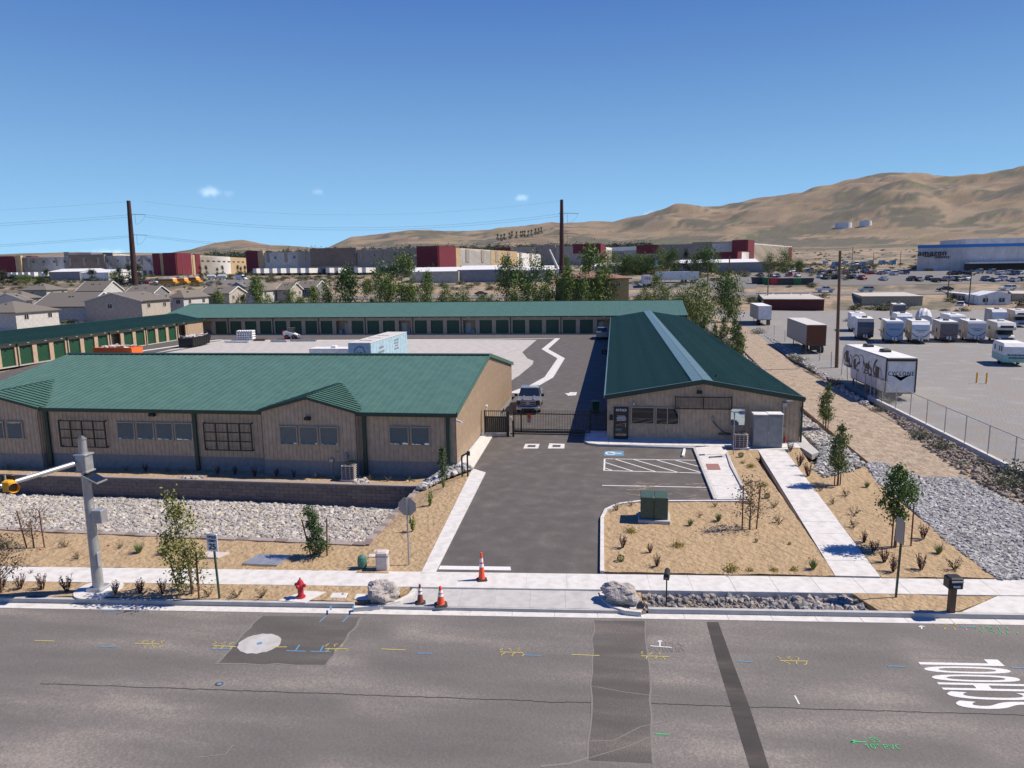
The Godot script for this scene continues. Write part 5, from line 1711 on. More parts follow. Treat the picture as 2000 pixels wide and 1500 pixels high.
func make_houses():
	var grey := mat("stucco_grey", Color(0.2, 0.195, 0.2), 0.9, TX.soft, 0.3)
	var whitew := mat("stucco_white", Color(0.52, 0.51, 0.5), 0.9, TX.soft, 0.3)
	var beige := mat("stucco_beige", Color(0.42, 0.38, 0.33), 0.9, TX.soft, 0.3)
	var blue := mat("stucco_blue", Color(0.25, 0.26, 0.29), 0.9, TX.soft, 0.3)
	house("hip roofed white house whose wide eaves overhang close behind the dark roofed row", [-151.831, -139.6, -150, -163.207, 4.02, 6.419], whitew, "hip")
	house("white gabled house with two twin windows and a pair of tiny square ones", [-157.084, -141.34, -175, -188.972, 4.213, 7.694], whitew, "gx")
	house("white gabled house behind the other with a dark cross gable", [-190.144, -179.688, -232, -242.197, 7.144, 10.328], whitew, "gx")
	house("low hip roofed house beyond the white gabled one", [-220.388, -209.301, -240, -250.348, 7.502, 9.907], beige, "hip")
	house("grey hip roofed house tucked behind the white gable", [-205.155, -196.46, -215, -222.594, 5.337, 7.646], grey, "hip")
	house("white house with a red shingled gable facing the yard", [-189.716, -177.593, -195, -197.517, 5.177, 7.311], whitew, "gz")
	house("small red gabled house at the end of the housing row", [-216.835, -203.748, -215, -217.689, 5.745, 7.942], whitew, "gz")
	house("beige two storey house with a row of four narrow windows", [-137.438, -121.226, -170, -182.129, 5.638, 7.725], beige, "gz")
	house("house with a plain hip roof beside the bare forked tree", [-126.206, -122.232, -190, -202.821, 5.8, 7.845], whitew, "hip")
	house("pale gabled house half hidden by thin trees", [-126.316, -116.703, -205, -215.161, 6.419, 8.347], beige, "gx")
	house("dark blue grey house behind the thin trees", [-138.877, -133.098, -245, -249.462, 7.671, 9.305], blue, "gz")
	house("house with a broad plain roof beneath the tall rusty pole", [-168.268, -157.621, -228, -236.638, 6.241, 8.453], grey, "gx")
	house("white house with twin windows among the poplars", [-122.325, -116.502, -225, -236.369, 6.777, 9.587], whitew, "hip")
	house("gabled cream house between two clumps of poplars", [-115.815, -111.124, -235, -244.872, 6.611, 8.825], beige, "gx")
	house("grey walled house partly hidden behind leafy trees", [-116.378, -108.467, -250, -261.855, 6.908, 9.254], grey, "gx")
	# red shingle infill of the two red gables
	# yellow two-storey house behind the tree row
	var zc := -172.0
	var c := Vector3(3.389, 7.887, -172)
	var l := Vector3(-13.948, 8.079, -172)
	var t := thing("yellow_house", "yellow two storey house with brown hip roof and an outside stair", "house", Vector3((c.x + l.x) / 2, -0.35, zc - 7))
	var w: float = (c.x - l.x) / 2
	var yel := mat("yellow_siding", Color(0.5, 0.36, 0.155), 0.85, TX.soft, 0.3)
	var ev: float = Vector3(3.366, 9.923, -172).y + 0.35
	var rg: float = Vector3(3.484, 11.578, -179).y + 0.35
	for k in 22:
		var y := ev * (k + 0.5) / 22.0
		var b2 := MB.new()
		b2.box(Vector3(0, y, 7), Vector3(w * 2 + 0.02, ev / 22.0 - 0.02, 0.12 + 0.03 * (k % 2)))
		put("siding_board", b2, yel, t)
	var b := MB.new()
	b.box(Vector3(0, ev / 2, 0), Vector3(w * 2, ev, 14))
	put("wall", b, yel, t)
	var r := MB.new()
	var P := [Vector3(-w - 0.8, ev, 7.8), Vector3(w + 0.8, ev, 7.8), Vector3(w + 0.8, ev, -7.8), Vector3(-w - 0.8, ev, -7.8)]
	var e := [Vector3(-w + 7, rg, 0), Vector3(w - 7, rg, 0)]
	r.quad(e[0], e[1], P[1], P[0]); r.quad(e[1], e[0], P[3], P[2]); r.tri(e[1], P[2], P[1]); r.tri(e[0], P[0], P[3])
	r.box(Vector3(0, ev - 0.1, 0), Vector3(w * 2 + 1.6, 0.22, 15.6))
	put("roof", r, M.shingle_brown, t)
	window_unit(t, Vector3(w - 3.1, ev - 2.0, 7.1), 1.2, 1.1, 0, M.glass_dark, 1, M.white)
	window_unit(t, Vector3(w + 0.02, ev - 4.8, 2), 1.0, 1.3, PI / 2, M.glass_dark, 1, M.white)
	b = MB.new()
	b.box(Vector3(-w * 0.25, ev * 0.46, 8.2), Vector3(w * 1.5, 0.22, 2.2))
	put("balcony", b, M.wood, t)
	b = MB.new()
	for k in 16: b.box(Vector3(-w + 0.3 + k * w * 0.1, ev * 0.46 + 0.5, 9.2), Vector3(0.08, 1.0, 0.06))
	b.box(Vector3(-w * 0.25, ev * 0.46 + 1.0, 9.2), Vector3(w * 1.5, 0.08, 0.08))
	put("balustrade", b, M.wood, t)
	b = MB.new()
	var s0 := Vector3(w * 0.35, ev * 0.5, 8.6)
	var s1 := Vector3(w * 0.95, 0.2, 8.6)
	for k in 14: b.box(s0.lerp(s1, k / 13.0), Vector3(0.4, 0.08, 1.1))
	put("stair_treads", b, M.wood, t)
	for y in [0.0, 0.95]:
		b = MB.new()
		var dd := s1 - s0
		b.boxb((s0 + s1) / 2 + Vector3(0, y, 0.6), Vector3(0.12, 0.24, dd.length()), Basis.looking_at(dd, Vector3.UP))
		put("stringer" if y == 0.0 else "handrail", b, M.wood, t)

# ---------------------------------------------------------------- warehouses
func wall_strip(t: Node3D, called: String, p: Vector2, q: Vector2, y0: float, y1: float, proud: float, m):
	# upright slab on the line p->q (x,z), outside to the right of travel... pushed out by proud
	var d := q - p
	var nrm := Vector2(-d.y, d.x).normalized()
	if nrm.dot(-(p + q)) < 0: nrm = -nrm
	var b := MB.new()
	var c := (p + q) / 2 + nrm * (proud / 2 - 0.5)
	b.box(Vector3(c.x, (y0 + y1) / 2, c.y), Vector3(d.length(), y1 - y0, 1.0 + proud), -atan2(d.y, d.x))
	return put(called, b, m, t)

func warehouse(label: String, f: Array, h: float, front: Array, side: Array, base: float):
	# f: left, corner, right-back points (x,z); front/side: [t0, t1, y0, y1 (shares of h), proud, material, name]
	var L: Vector2 = f[0]
	var C: Vector2 = f[1]
	var R: Vector2 = f[2]
	var t := thing("warehouse", label, "warehouse")
	var D := L + (R - C)
	var b := MB.new()
	b.prism([L, C, R, D], base - 4.0, base + h * 0.94)
	put("roof", b, mat("roof_white", Color(0.72, 0.71, 0.69), 0.7), t)
	for s in front:
		wall_strip(t, s[6], L.lerp(C, s[0]), L.lerp(C, s[1]), base - 3.0 if s[2] <= 0 else base + h * s[2], base + h * s[3], s[4], s[5])
	for s in side:
		wall_strip(t, s[6], C.lerp(R, s[0]), C.lerp(R, s[1]), base - 3.0 if s[2] <= 0 else base + h * s[2], base + h * s[3], s[4], s[5])
	return t

func make_warehouses():
	var g := mat("tilt_grey", Color(0.44, 0.39, 0.335), 0.9, TX.soft, 0.05)
	var br := mat("tilt_brown", Color(0.2, 0.155, 0.125), 0.9, TX.soft, 0.05)
	var wine := mat("tilt_wine", Color(0.15, 0.014, 0.03), 0.8, TX.soft, 0.05)
	var cream := mat("tilt_cream", Color(0.56, 0.49, 0.4), 0.9, TX.soft, 0.05)
	var tan := mat("tilt_tan", Color(0.46, 0.34, 0.2), 0.9, TX.soft, 0.05)
	var slate := mat("tilt_slate", Color(0.11, 0.115, 0.13), 0.9, TX.soft, 0.05)
	var dk = M.glass_dark
	var dock = M.dark_grey
	var P := "wall_panel"
	# nearest long one
	var fr := [[0.0, 0.09, 0, 1.0, 0.6, wine, P], [0.1, 0.13, 0, 1.02, 1.2, tan, P], [0.13, 0.40, 0, 0.93, 0, g, P], [0.40, 0.6, 0.38, 1.02, 0.8, br, P], [0.40, 0.6, 0, 0.38, 0.1, g, P], [0.6, 0.87, 0, 0.95, 0, g, P], [0.87, 0.91, 0, 1.02, 0.5, wine, P], [0.91, 0.93, 0, 1.0, 0.2, tan, P], [0.93, 1.0, 0, 1.04, 0.8, wine, P]]
	for k in 9: fr.append([0.16 + k * 0.08, 0.172 + k * 0.08, 0.55, 0.9, 0.9 if k in [3, 4, 5] else 0.3, mat("tilt_taupe", Color(0.27, 0.235, 0.2), 0.9), "pilaster"])
	for k in 12: fr.append([0.19 + k * 0.06, 0.196 + k * 0.06, 0.7, 0.77, 1.0, dk, "window"])
	for k in 22: fr.append([0.15 + k * 0.033, 0.167 + k * 0.033, 0.02, 0.3, 0.35, dock, "dock_door"])
	var sd := [[0.0, 0.17, 0, 1.04, 0.5, wine, P], [0.17, 0.22, 0, 0.98, 0.2, tan, P], [0.22, 0.28, 0, 1.03, 0.6, wine, P], [0.28, 0.72, 0, 0.97, 0, cream, P], [0.72, 1.0, 0, 0.95, 0.1, tan, P]]
	for k in 9: sd.append([0.3 + k * 0.075, 0.335 + k * 0.075, 0.7, 0.75, 0.25, dk, "window"])
	warehouse("long grey dock warehouse with wine red corner and cream end behind the parked buses", [Vector2(-395.115, -417.148), Vector2(-279.389, -430), Vector2(-292.16, -545)], 15.0, fr, sd, 11.0)
	fr = [[0.0, 0.07, 0, 1.04, 0.8, wine, P], [0.07, 0.1, 0, 1.04, 0.9, tan, P], [0.1, 0.36, 0, 0.96, 0, g, P], [0.36, 0.6, 0.36, 1.06, 0.8, br, P], [0.36, 0.6, 0, 0.36, 0.1, g, P], [0.6, 0.9, 0, 0.98, 0, g, P], [0.9, 1.0, 0, 1.04, 0.8, wine, P]]
	for k in 8: fr.append([0.115 + k * 0.1, 0.13 + k * 0.1, 0.55, 0.95, 0.3, M.tilt_taupe, "pilaster"])
	for k in 7: fr.append([0.16 + k * 0.105, 0.168 + k * 0.105, 0.7, 0.77, 1.0, dk, "window"])
	for k in 24: fr.append([0.12 + k * 0.03, 0.137 + k * 0.03, 0.02, 0.26, 0.35, dock, "dock_door"])
	sd = [[0.0, 0.12, 0, 1.05, 0.5, wine, P], [0.02, 0.11, 0.02, 0.18, 0.7, dk, "window"], [0.12, 0.16, 0, 1.0, 0.1, tan, P], [0.16, 0.42, 0, 1.0, 0, cream, P], [0.42, 0.7, 0, 1.0, 0.2, tan, P], [0.7, 1.0, 0, 0.95, 0, cream, P]]
	for k in 6: sd.append([0.2 + k * 0.13, 0.225 + k * 0.13, 0.45, 0.97, 0.4, M.tilt_taupe, "pilaster"])
	warehouse("long grey dock warehouse with wine red corner and tan banded end behind the poplars", [Vector2(-229.042, -426.616), Vector2(-98.81, -400), Vector2(-59.978, -590)], 15.0, fr, sd, 11.0)
	# farther ones
	warehouse("distant slate grey warehouse block with a white sunlit end", [Vector2(-522.54, -626.412), Vector2(-482.055, -640), Vector2(-522.33, -760)], 17.5, [[0, 0.1, 0, 1.05, 1, slate, P], [0.1, 0.55, 0, 1.0, 0, mat("tilt_mid", Color(0.2, 0.2, 0.21), 0.9), P], [0.55, 0.8, 0, 0.9, 0, M.tilt_mid, P], [0.8, 1.0, 0, 1.0, 0.8, slate, P]], [[0, 0.15, 0, 0.95, 0.5, cream, P], [0.15, 1, 0, 0.9, 0, M.white, P]], 17.5)
	warehouse("distant cream and red warehouse between two long dock warehouses", [Vector2(-517.53, -556.896), Vector2(-499.545, -560), Vector2(-513.35, -640)], 13.0, [[0, 0.8, 0, 0.9, 0, g, P], [0.8, 1, 0, 1.0, 0.5, wine, P]], [[0, 0.12, 0, 1.02, 0.5, wine, P], [0.12, 0.5, 0, 0.9, 0, cream, P], [0.5, 0.7, 0, 0.94, 0.3, tan, P], [0.7, 0.92, 0, 0.85, 0, cream, P], [0.92, 1.0, 0, 0.85, 0.4, wine, P]], 17.5)
	warehouse("distant dark roofed warehouse at the end of the valley", [Vector2(-669.823, -657.031), Vector2(-613.325, -700), Vector2(-681.775, -790)], 15.0, [[0, 0.6, 0, 1.0, 0, slate, P], [0.6, 1, 0, 0.98, 0.5, M.tilt_mid, P]], [[0, 1, 0, 0.98, 0, g, P]], 19.5)
	warehouse("distant pale warehouse peeping over the dock roofs", [Vector2(-294.469, -558.529), Vector2(-281.783, -560), Vector2(-291.057, -640)], 12.0, [[0, 1, 0, 1, 0, tan, P]], [[0, 0.4, 0, 1, 0, cream, P], [0.4, 0.7, 0, 0.98, 0.3, M.util_beige, P], [0.7, 1, 0, 0.96, 0, cream, P]], 15.0)
	warehouse("long pale grey warehouse with wine red panels under the hill", [Vector2(-111.44, -680.501), Vector2(-12.914, -660), Vector2(7.893, -760)], 15.0, [[0, 0.14, 0, 1.0, 0.6, wine, P], [0.14, 0.4, 0, 1.02, 0, g, P], [0.4, 0.58, 0, 1.12, 0.5, M.tilt_taupe, P], [0.58, 0.75, 0, 1.0, 0, g, P], [0.75, 1.0, 0.55, 1.12, 0.6, wine, P], [0.75, 1.0, 0, 0.55, 0.2, g, P]], [[0, 0.2, 0, 1.1, 0.5, wine, P], [0.2, 1.0, 0, 0.8, 0, cream, P]], 18.5)
	var lw := [[0, 0.1, 0, 0.7, 0, M.tilt_taupe, P], [0.1, 0.2, 0, 0.72, 0.4, g, P], [0.2, 0.37, 0.5, 1.0, 0.7, wine, P], [0.2, 0.37, 0, 0.5, 0.3, g, P], [0.37, 0.43, 0, 1.0, 0.3, M.tilt_taupe, P], [0.43, 0.62, 0, 1.0, 0, g, P], [0.62, 0.76, 0, 1.06, 0.4, M.tilt_taupe, P], [0.76, 0.9, 0, 1.05, 0, g, P], [0.9, 1.0, 0, 1.1, 0.8, wine, P]]
	for k in 8: lw.append([0.22 + k * 0.085, 0.245 + k * 0.085, 0.3, 0.38, 0.9, dk, "window"])
	warehouse("long grey warehouse stretching below the sage slope", [Vector2(-2.136, -607.854), Vector2(97.994, -560), Vector2(160.123, -690)], 14.0, lw, [[0, 0.12, 0, 1.1, 0.6, wine, P], [0.12, 0.92, 0, 0.9, 0, cream, P], [0.92, 1.0, 0, 0.9, 0.4, wine, P]], 17.0)
	warehouse("wine red office block with a cream bay before the hillside", [Vector2(67.34, -506.09), Vector2(81.198, -500), Vector2(98.775, -540)], 8.5, [[0, 1.0, 0.35, 1.0, 0.3, wine, P], [0, 1, 0, 0.35, 0.1, M.tilt_mid, P]], [[0, 0.25, 0, 1.0, 0.3, wine, P], [0.25, 0.75, 0, 1.02, 0, cream, P], [0.75, 1, 0, 1.1, 0.4, wine, P]], 14.0)
	# blue banded delivery depot
	var az := -345.0
	var a := Vector3(134.117, 15.927, -345)
	var aend := Vector3(201.942, 14.593, -335)
	var t := thing("delivery_depot", "white delivery depot with a blue roof band and a dark loading canopy", "warehouse")
	var gb := 9.2
	var top: float = Vector3(133.801, 20.423, -345).y
	var panelm := mat("depot_white", Color(0.5, 0.5, 0.51), 0.7, TX.soft, 0.05)
	var n := 16
	for k in n:
		var p := Vector2(lerpf(a.x, aend.x, k / float(n)), lerpf(az, -335, k / float(n)))
		var q := Vector2(lerpf(a.x, aend.x, (k + 1) / float(n)) - 0.06, lerpf(az, -335, (k + 1) / float(n)))
		wall_strip(t, "wall_panel", p, q, gb - 2.5, top - 1.1, 0.0, panelm)
	wall_strip(t, "roof_band", Vector2(a.x - 0.2, az), Vector2(aend.x, -335), top - 1.1, top + 0.25, 0.25, mat("depot_blue", Color(0.02, 0.18, 0.48), 0.6))
	var bb := MB.new()
	bb.prism([Vector2(a.x + 0.2, az - 0.6), Vector2(aend.x, -335.6), Vector2(aend.x + 60, -470), Vector2(a.x + 62, -470)], gb - 2, top - 0.3)
	put("roof", bb, panelm, t)
	var c0 := Vector3(152.238, 12.668, -340)
	wall_strip(t, "canopy", Vector2(c0.x, -341), Vector2(aend.x, -333), c0.y - 0.5, c0.y + 0.25, 6.0, M.white)
	wall_strip(t, "loading_bay", Vector2(c0.x, -341.5), Vector2(aend.x, -334.3), gb - 2, c0.y - 0.5, 0.5, mat("bay_dark", Color(0.08, 0.08, 0.085), 0.8))
	var lg := mat("logo_black", Color(0.02, 0.02, 0.022), 0.6)
	var lx := Vector3(134.943, 16.792, -344)
	var turn := -atan2(10.0, aend.x - a.x)
	var xf := Transform3D(Basis(Vector3.UP, turn), Vector3(lx.x + 4.4, lx.y + 0.2, -343.6))
	lettering("logo_text", "amazon", 3.1, lg, t, xf, true, 0.1)
	lettering("logo_text", "delivery", 1.5, lg, t, Transform3D(xf.basis, xf.origin + Vector3(4.2, -1.7, 0.15)), true, 0.1)
	var sm := MB.new()
	var arc := []
	for k in 12:
		var q := -1.0 + k / 5.5
		arc.append(Vector3(lx.x + 2.7 + q * 2.3, lx.y - 1.25 + 0.65 * q * q, -343.6))
	sm.tube(arc, 0.17, 5)
	sm.tube([arc[-1] + Vector3(-0.7, 0.1, 0), arc[-1], arc[-1] + Vector3(0.1, -0.7, 0)], 0.15, 5)
	put("logo_smile", sm, lg, t)
	for k in 3:
		bb = MB.new()
		bb.box(Vector3(137.453, 9.561, -344.2) + Vector3(k * 1.2, 0, 0.3), Vector3(1.0, 1.4, 0.1))
		put("window", bb, M.glass_dark, t)
	var r2 := thing("depot_roof_block", "pale grey plant block rising behind the depot's blue band", "roof block")
	bb = MB.new()
	bb.prism([Vector2(0, 0), Vector2(0, 0), Vector2(0, 0), Vector2(0, 0)], 15, 15.2)
	bb = MB.new()
	var p0 := Vector3(182.147, 22.972, -420)
	bb.box(Vector3(p0.x + 50, (top + p0.y + 1.2) / 2, -425), Vector3(100, p0.y - top + 3.2, 30))
	put("block", bb, panelm, r2)

# ---------------------------------------------------------------- sheds on the vehicle lot
func shed(label: String, p: Array, h: float, wall_m, roof_m, doors_m, called := "storage_shed"):
	# p: front-left, front-right, back-right, back-left (x,z)
	var t := thing(called, label, "shed")
	var b := MB.new()
	b.prism(p, -0.2, h)
	put("wall", b, wall_m, t)
	var c: Vector2 = (p[0] + p[1] + p[2] + p[3]) / 4.0
	var q := []
	for v in p: q.append(c + (v - c) * 1.012)
	b = MB.new()
	b.prism(q, h, h + 0.22)
	put("roof", b, roof_m, t)
	# ribs on the front, doors along the left side
	var dx: Vector2 = p[1] - p[0]
	var n := int(dx.length() / 0.75)
	for k in n:
		var o: Vector2 = p[0] + dx * (k + 0.5) / n
		b = MB.new()
		b.box(Vector3(o.x, h / 2, o.y + 0.03), Vector3(0.16, h - 0.1, 0.08))
		put("rib", b, wall_m, t)
	var dz: Vector2 = p[3] - p[0]
	var m := int(dz.length() / 3.2)
	for k in m:
		var o: Vector2 = p[0] + dz * (k + 0.5) / m
		b = MB.new()
		b.box(Vector3(o.x - 0.02, h * 0.42, o.y), Vector3(0.1, h * 0.84, dz.length() / m * 0.62), 0)
		put("roll_up_door", b, doors_m, t)
	return t

func gq(a: Vector3, b: Vector3, c: Vector3) -> Array:
	var A := Vector2(a.x, a.z)
	var B := Vector2(b.x, b.z)
	var C := Vector2(c.x, c.z)
	return [A, B, B + (C - A), C]

func make_right_lot_buildings():
	var red := mat("shed_red", Color(0.11, 0.018, 0.018), 0.7, TX.soft, 0.3)
	var tan := mat("shed_tan", Color(0.47, 0.385, 0.27), 0.8, TX.soft, 0.3)
	var rf := mat("shed_roof", Color(0.5, 0.46, 0.4), 0.8, TX.soft, 0.1)
	var drk := mat("shed_door", Color(0.14, 0.10, 0.07), 0.8)
	var t = shed("low shed with a dark red ribbed front and a pale flat roof", gq(Vector3(41.66, 0, -209.278), Vector3(56.692, 0, -205.05), Vector3(52.615, 0, -280.027)), 3.0, red, rf, tan)
	shed("tan shed with a row of doors along its side and a pale flat roof", gq(Vector3(70.947, 0, -219.052), Vector3(86.454, 0, -216.984), Vector3(79.883, 0, -261.527)), 3.1, tan, rf, drk)
	shed("narrow tan shed with eight dark doors behind the small white office", gq(Vector3(101.362, 0, -220.538), Vector3(103.412, 0, -217.448), Vector3(104.865, 0, -249.13)), 3.2, tan, M.white, drk)
	shed("tan shed reaching beyond the small white office", gq(Vector3(114.851, 0, -227.378), Vector3(122.564, 0, -220.352), Vector3(124.707, 0, -249.178)), 3.2, tan, rf, drk)
	for k in 3:
		var b := MB.new()
		b.box(Vector3(48.833, 4.468, -215) + Vector3(-6 + k * 5.0, 0.0, 0), Vector3(4.5, 0.4, 0.5))
		put("roof_duct", b, M.galv, t)
	# small white office
	var a := Vector3(101.413, 0, -217.722)
	var o := thing("lot_office", "small white lot office with two dark windows and a low gable", "building", a)
	var w: float = Vector3(109.711, 0, -216.585).x - a.x
	var b := MB.new()
	b.extrude([Vector2(0, -0.2), Vector2(0, 3.2), Vector2(w * 0.55, 4.4), Vector2(w, 3.6), Vector2(w, -0.2)], 4.0)
	put("wall", b, M.white, o, Vector3(0, 0, -4.0), PI / 2)
	b = MB.new()
	b.box(Vector3(w / 2, 1.05, 0.05), Vector3(0.9, 2.1, 0.1))
	put("door", b, M.offwhite, o)
	window_unit(o, Vector3(w * 0.12, 1.3, 0.02), w * 0.18, 1.3, 0, M.glass_dark, 1, M.white)
	window_unit(o, Vector3(w * 0.62, 1.3, 0.02), w * 0.2, 1.3, 0, M.glass_dark, 1, M.white)
	# fences: chain link along the lot
	var f := thing("chain_link_fence", "galvanised chain link fence on a low white concrete kerb beside the lot", "fence")
	var p0 := Vector3(23.2, 0, -38.0)
	var p1 := Vector3(23.22, 0, -68.0)
	b = MB.new()
	b.box((p0 + p1) / 2 + Vector3(0, 0.05, 0), Vector3(0.25, 0.42, 30.4))
	put("kerb", b, M.concrete, f)
	b = MB.new()
	b.box((p0 + p1) / 2 + Vector3(0, 2.08, 0), Vector3(0.045, 0.045, 30))
	put("top_rail", b, M.galv, f)
	for k in 11:
		b = MB.new()
		b.cyl(p0.lerp(p1, k / 10.0) + Vector3(0, 0.2, 0), p0.lerp(p1, k / 10.0) + Vector3(0, 2.12, 0), 0.035, 0.035, 8)
		put("post", b, M.galv, f)
	b = MB.new()
	for k in 150:
		for s in [-1, 1]:
			var za := -38.0 - k * 0.2
			b.cyl(Vector3(23.2, 0.28 if s > 0 else 2.06, za), Vector3(23.2, 2.06 if s > 0 else 0.28, za - 1.78), 0.0045, 0.0045, 3, false)
	put("mesh_wires", b, M.galv, f).set_meta("kind", "stuff")
	var f2 := thing("wire_fence", "old wire fence of leaning thin posts along the dirt track", "fence")
	var pts := [Vector3(23.211, 0, -67.047), Vector3(23.571, 0, -70.295), Vector3(23.969, 0, -74.19), Vector3(24.685, 0, -79.27), Vector3(25.066, 0, -82.662), Vector3(25.779, 0, -89.013), Vector3(26.134, 0, -95.358), Vector3(26.652, 0, -103.92), Vector3(27.271, 0, -111.977), Vector3(27.379, 0, -119.721), Vector3(28.205, 0, -131.568), Vector3(29.353, 0, -142.408), Vector3(30.44, 0, -153.822)]
	for k in pts.size():
		b = MB.new()
		b.cyl(pts[k], pts[k] + Vector3(rng.randf_range(-0.15, 0.15), 1.9, rng.randf_range(-0.1, 0.1)), 0.04, 0.035, 6)
		put("post", b, M.sign_back, f2)
	for y in [0.4, 0.8, 1.2, 1.6]:
		b = MB.new()
		for k in pts.size() - 1: b.cyl(pts[k] + Vector3(0, y, 0), pts[k + 1] + Vector3(0, y, 0), 0.008, 0.008, 3, false)
		put("wire", b, M.sign_back, f2)

# ---------------------------------------------------------------- trees and plants
func leaf(b: MB, p: Vector3, s: float, c: Color):
	b.col = c
	var u := Vector3(rng.randfn(), rng.randfn(), rng.randfn()).normalized()
	var v := u.cross(Vector3(rng.randfn(), rng.randfn(), rng.randfn())).normalized()
	var l := s * rng.randf_range(0.7, 1.3)
	b.quad(p - u * l, p + v * l * 0.55, p + u * l, p - v * l * 0.55)

# crown of clumps inside an uneven ellipsoid or column; returns [wood, leaves]
func tree_meshes(seed_: int, h: float, w: float, base: float, leaves: int, ls: float, c0: Color, c1: Color, kind := "column", lean := 0.0) -> Array:
	rng.seed = seed_
	var wood := MB.new()
	var lv := MB.new()
	var top := Vector3(lean, h * 0.97, 0)
	var r0 := 0.012 * h + 0.02
	var prev := Vector3.ZERO
	var spine := []
	for k in 9:
		var q := k / 8.0
		spine.append(Vector3(lean * q * q + rng.randf_range(-0.02, 0.02) * h * q, h * 0.97 * q, rng.randf_range(-0.02, 0.02) * h * q))
	for k in 8:
		wood.cyl(spine[k], spine[k + 1], r0 * (1.0 - k / 8.5), r0 * (1.0 - (k + 1) / 8.5), 7, false)
	var clumps := []
	var n := 26 if kind == "column" else 34
	for k in n:
		var q := pow(rng.randf(), 0.9)
		var y := lerpf(base, h, q)
		var rad: float
		if kind == "column":
			rad = w * 0.5 * (sin(PI * clampf(q * 0.86 + 0.12, 0, 1)) * 0.95 + 0.05)
		elif kind == "cone":
			rad = w * 0.5 * (1.0 - q) + 0.05 * w
		else:
			rad = w * 0.5 * sqrt(maxf(0.05, 1.0 - pow(q * 2.0 - 0.9, 2)))
		var an := rng.randf() * TAU
		var rr := rad * sqrt(rng.randf()) * rng.randf_range(0.75, 1.2)
		var s := spine[clampi(int(y / h * 8), 0, 8)] as Vector3
		var c := Vector3(s.x + cos(an) * rr, y, s.z + sin(an) * rr)
		clumps.append([c, w * rng.randf_range(0.1, 0.2) * (1.25 if kind == "round" else 1.0)])
		var sy := maxf(base * 0.7, y - rr * 0.9)
		var st := spine[clampi(int(sy / h * 8), 0, 8)] as Vector3
		wood.cyl(Vector3(st.x, sy, st.z), c, r0 * 0.3, r0 * 0.08, 4, false)
	for k in leaves:
		var cl: Array = clumps[rng.randi() % n]
		var d = Vector3(rng.randfn(), rng.randfn() * (1.25 if kind == "column" else 0.85), rng.randfn()) * cl[1] * 0.75
		leaf(lv, cl[0] + d, ls, c0.lerp(c1, rng.randf()))
	return [wood.mesh(), lv.mesh()]

func plant_tree(called: String, label: String, group: String, ms: Array, at: Vector3, turn: float, sc: Vector3, bark = null) -> Node3D:
	var t := thing(called, label, "tree", at, turn, group)
	var a := put("trunk", ms[0], M.bark if bark == null else bark, t)
	var b := put("crown", ms[1], M.leaf, t)
	a.scale = sc
	b.scale = sc
	return t

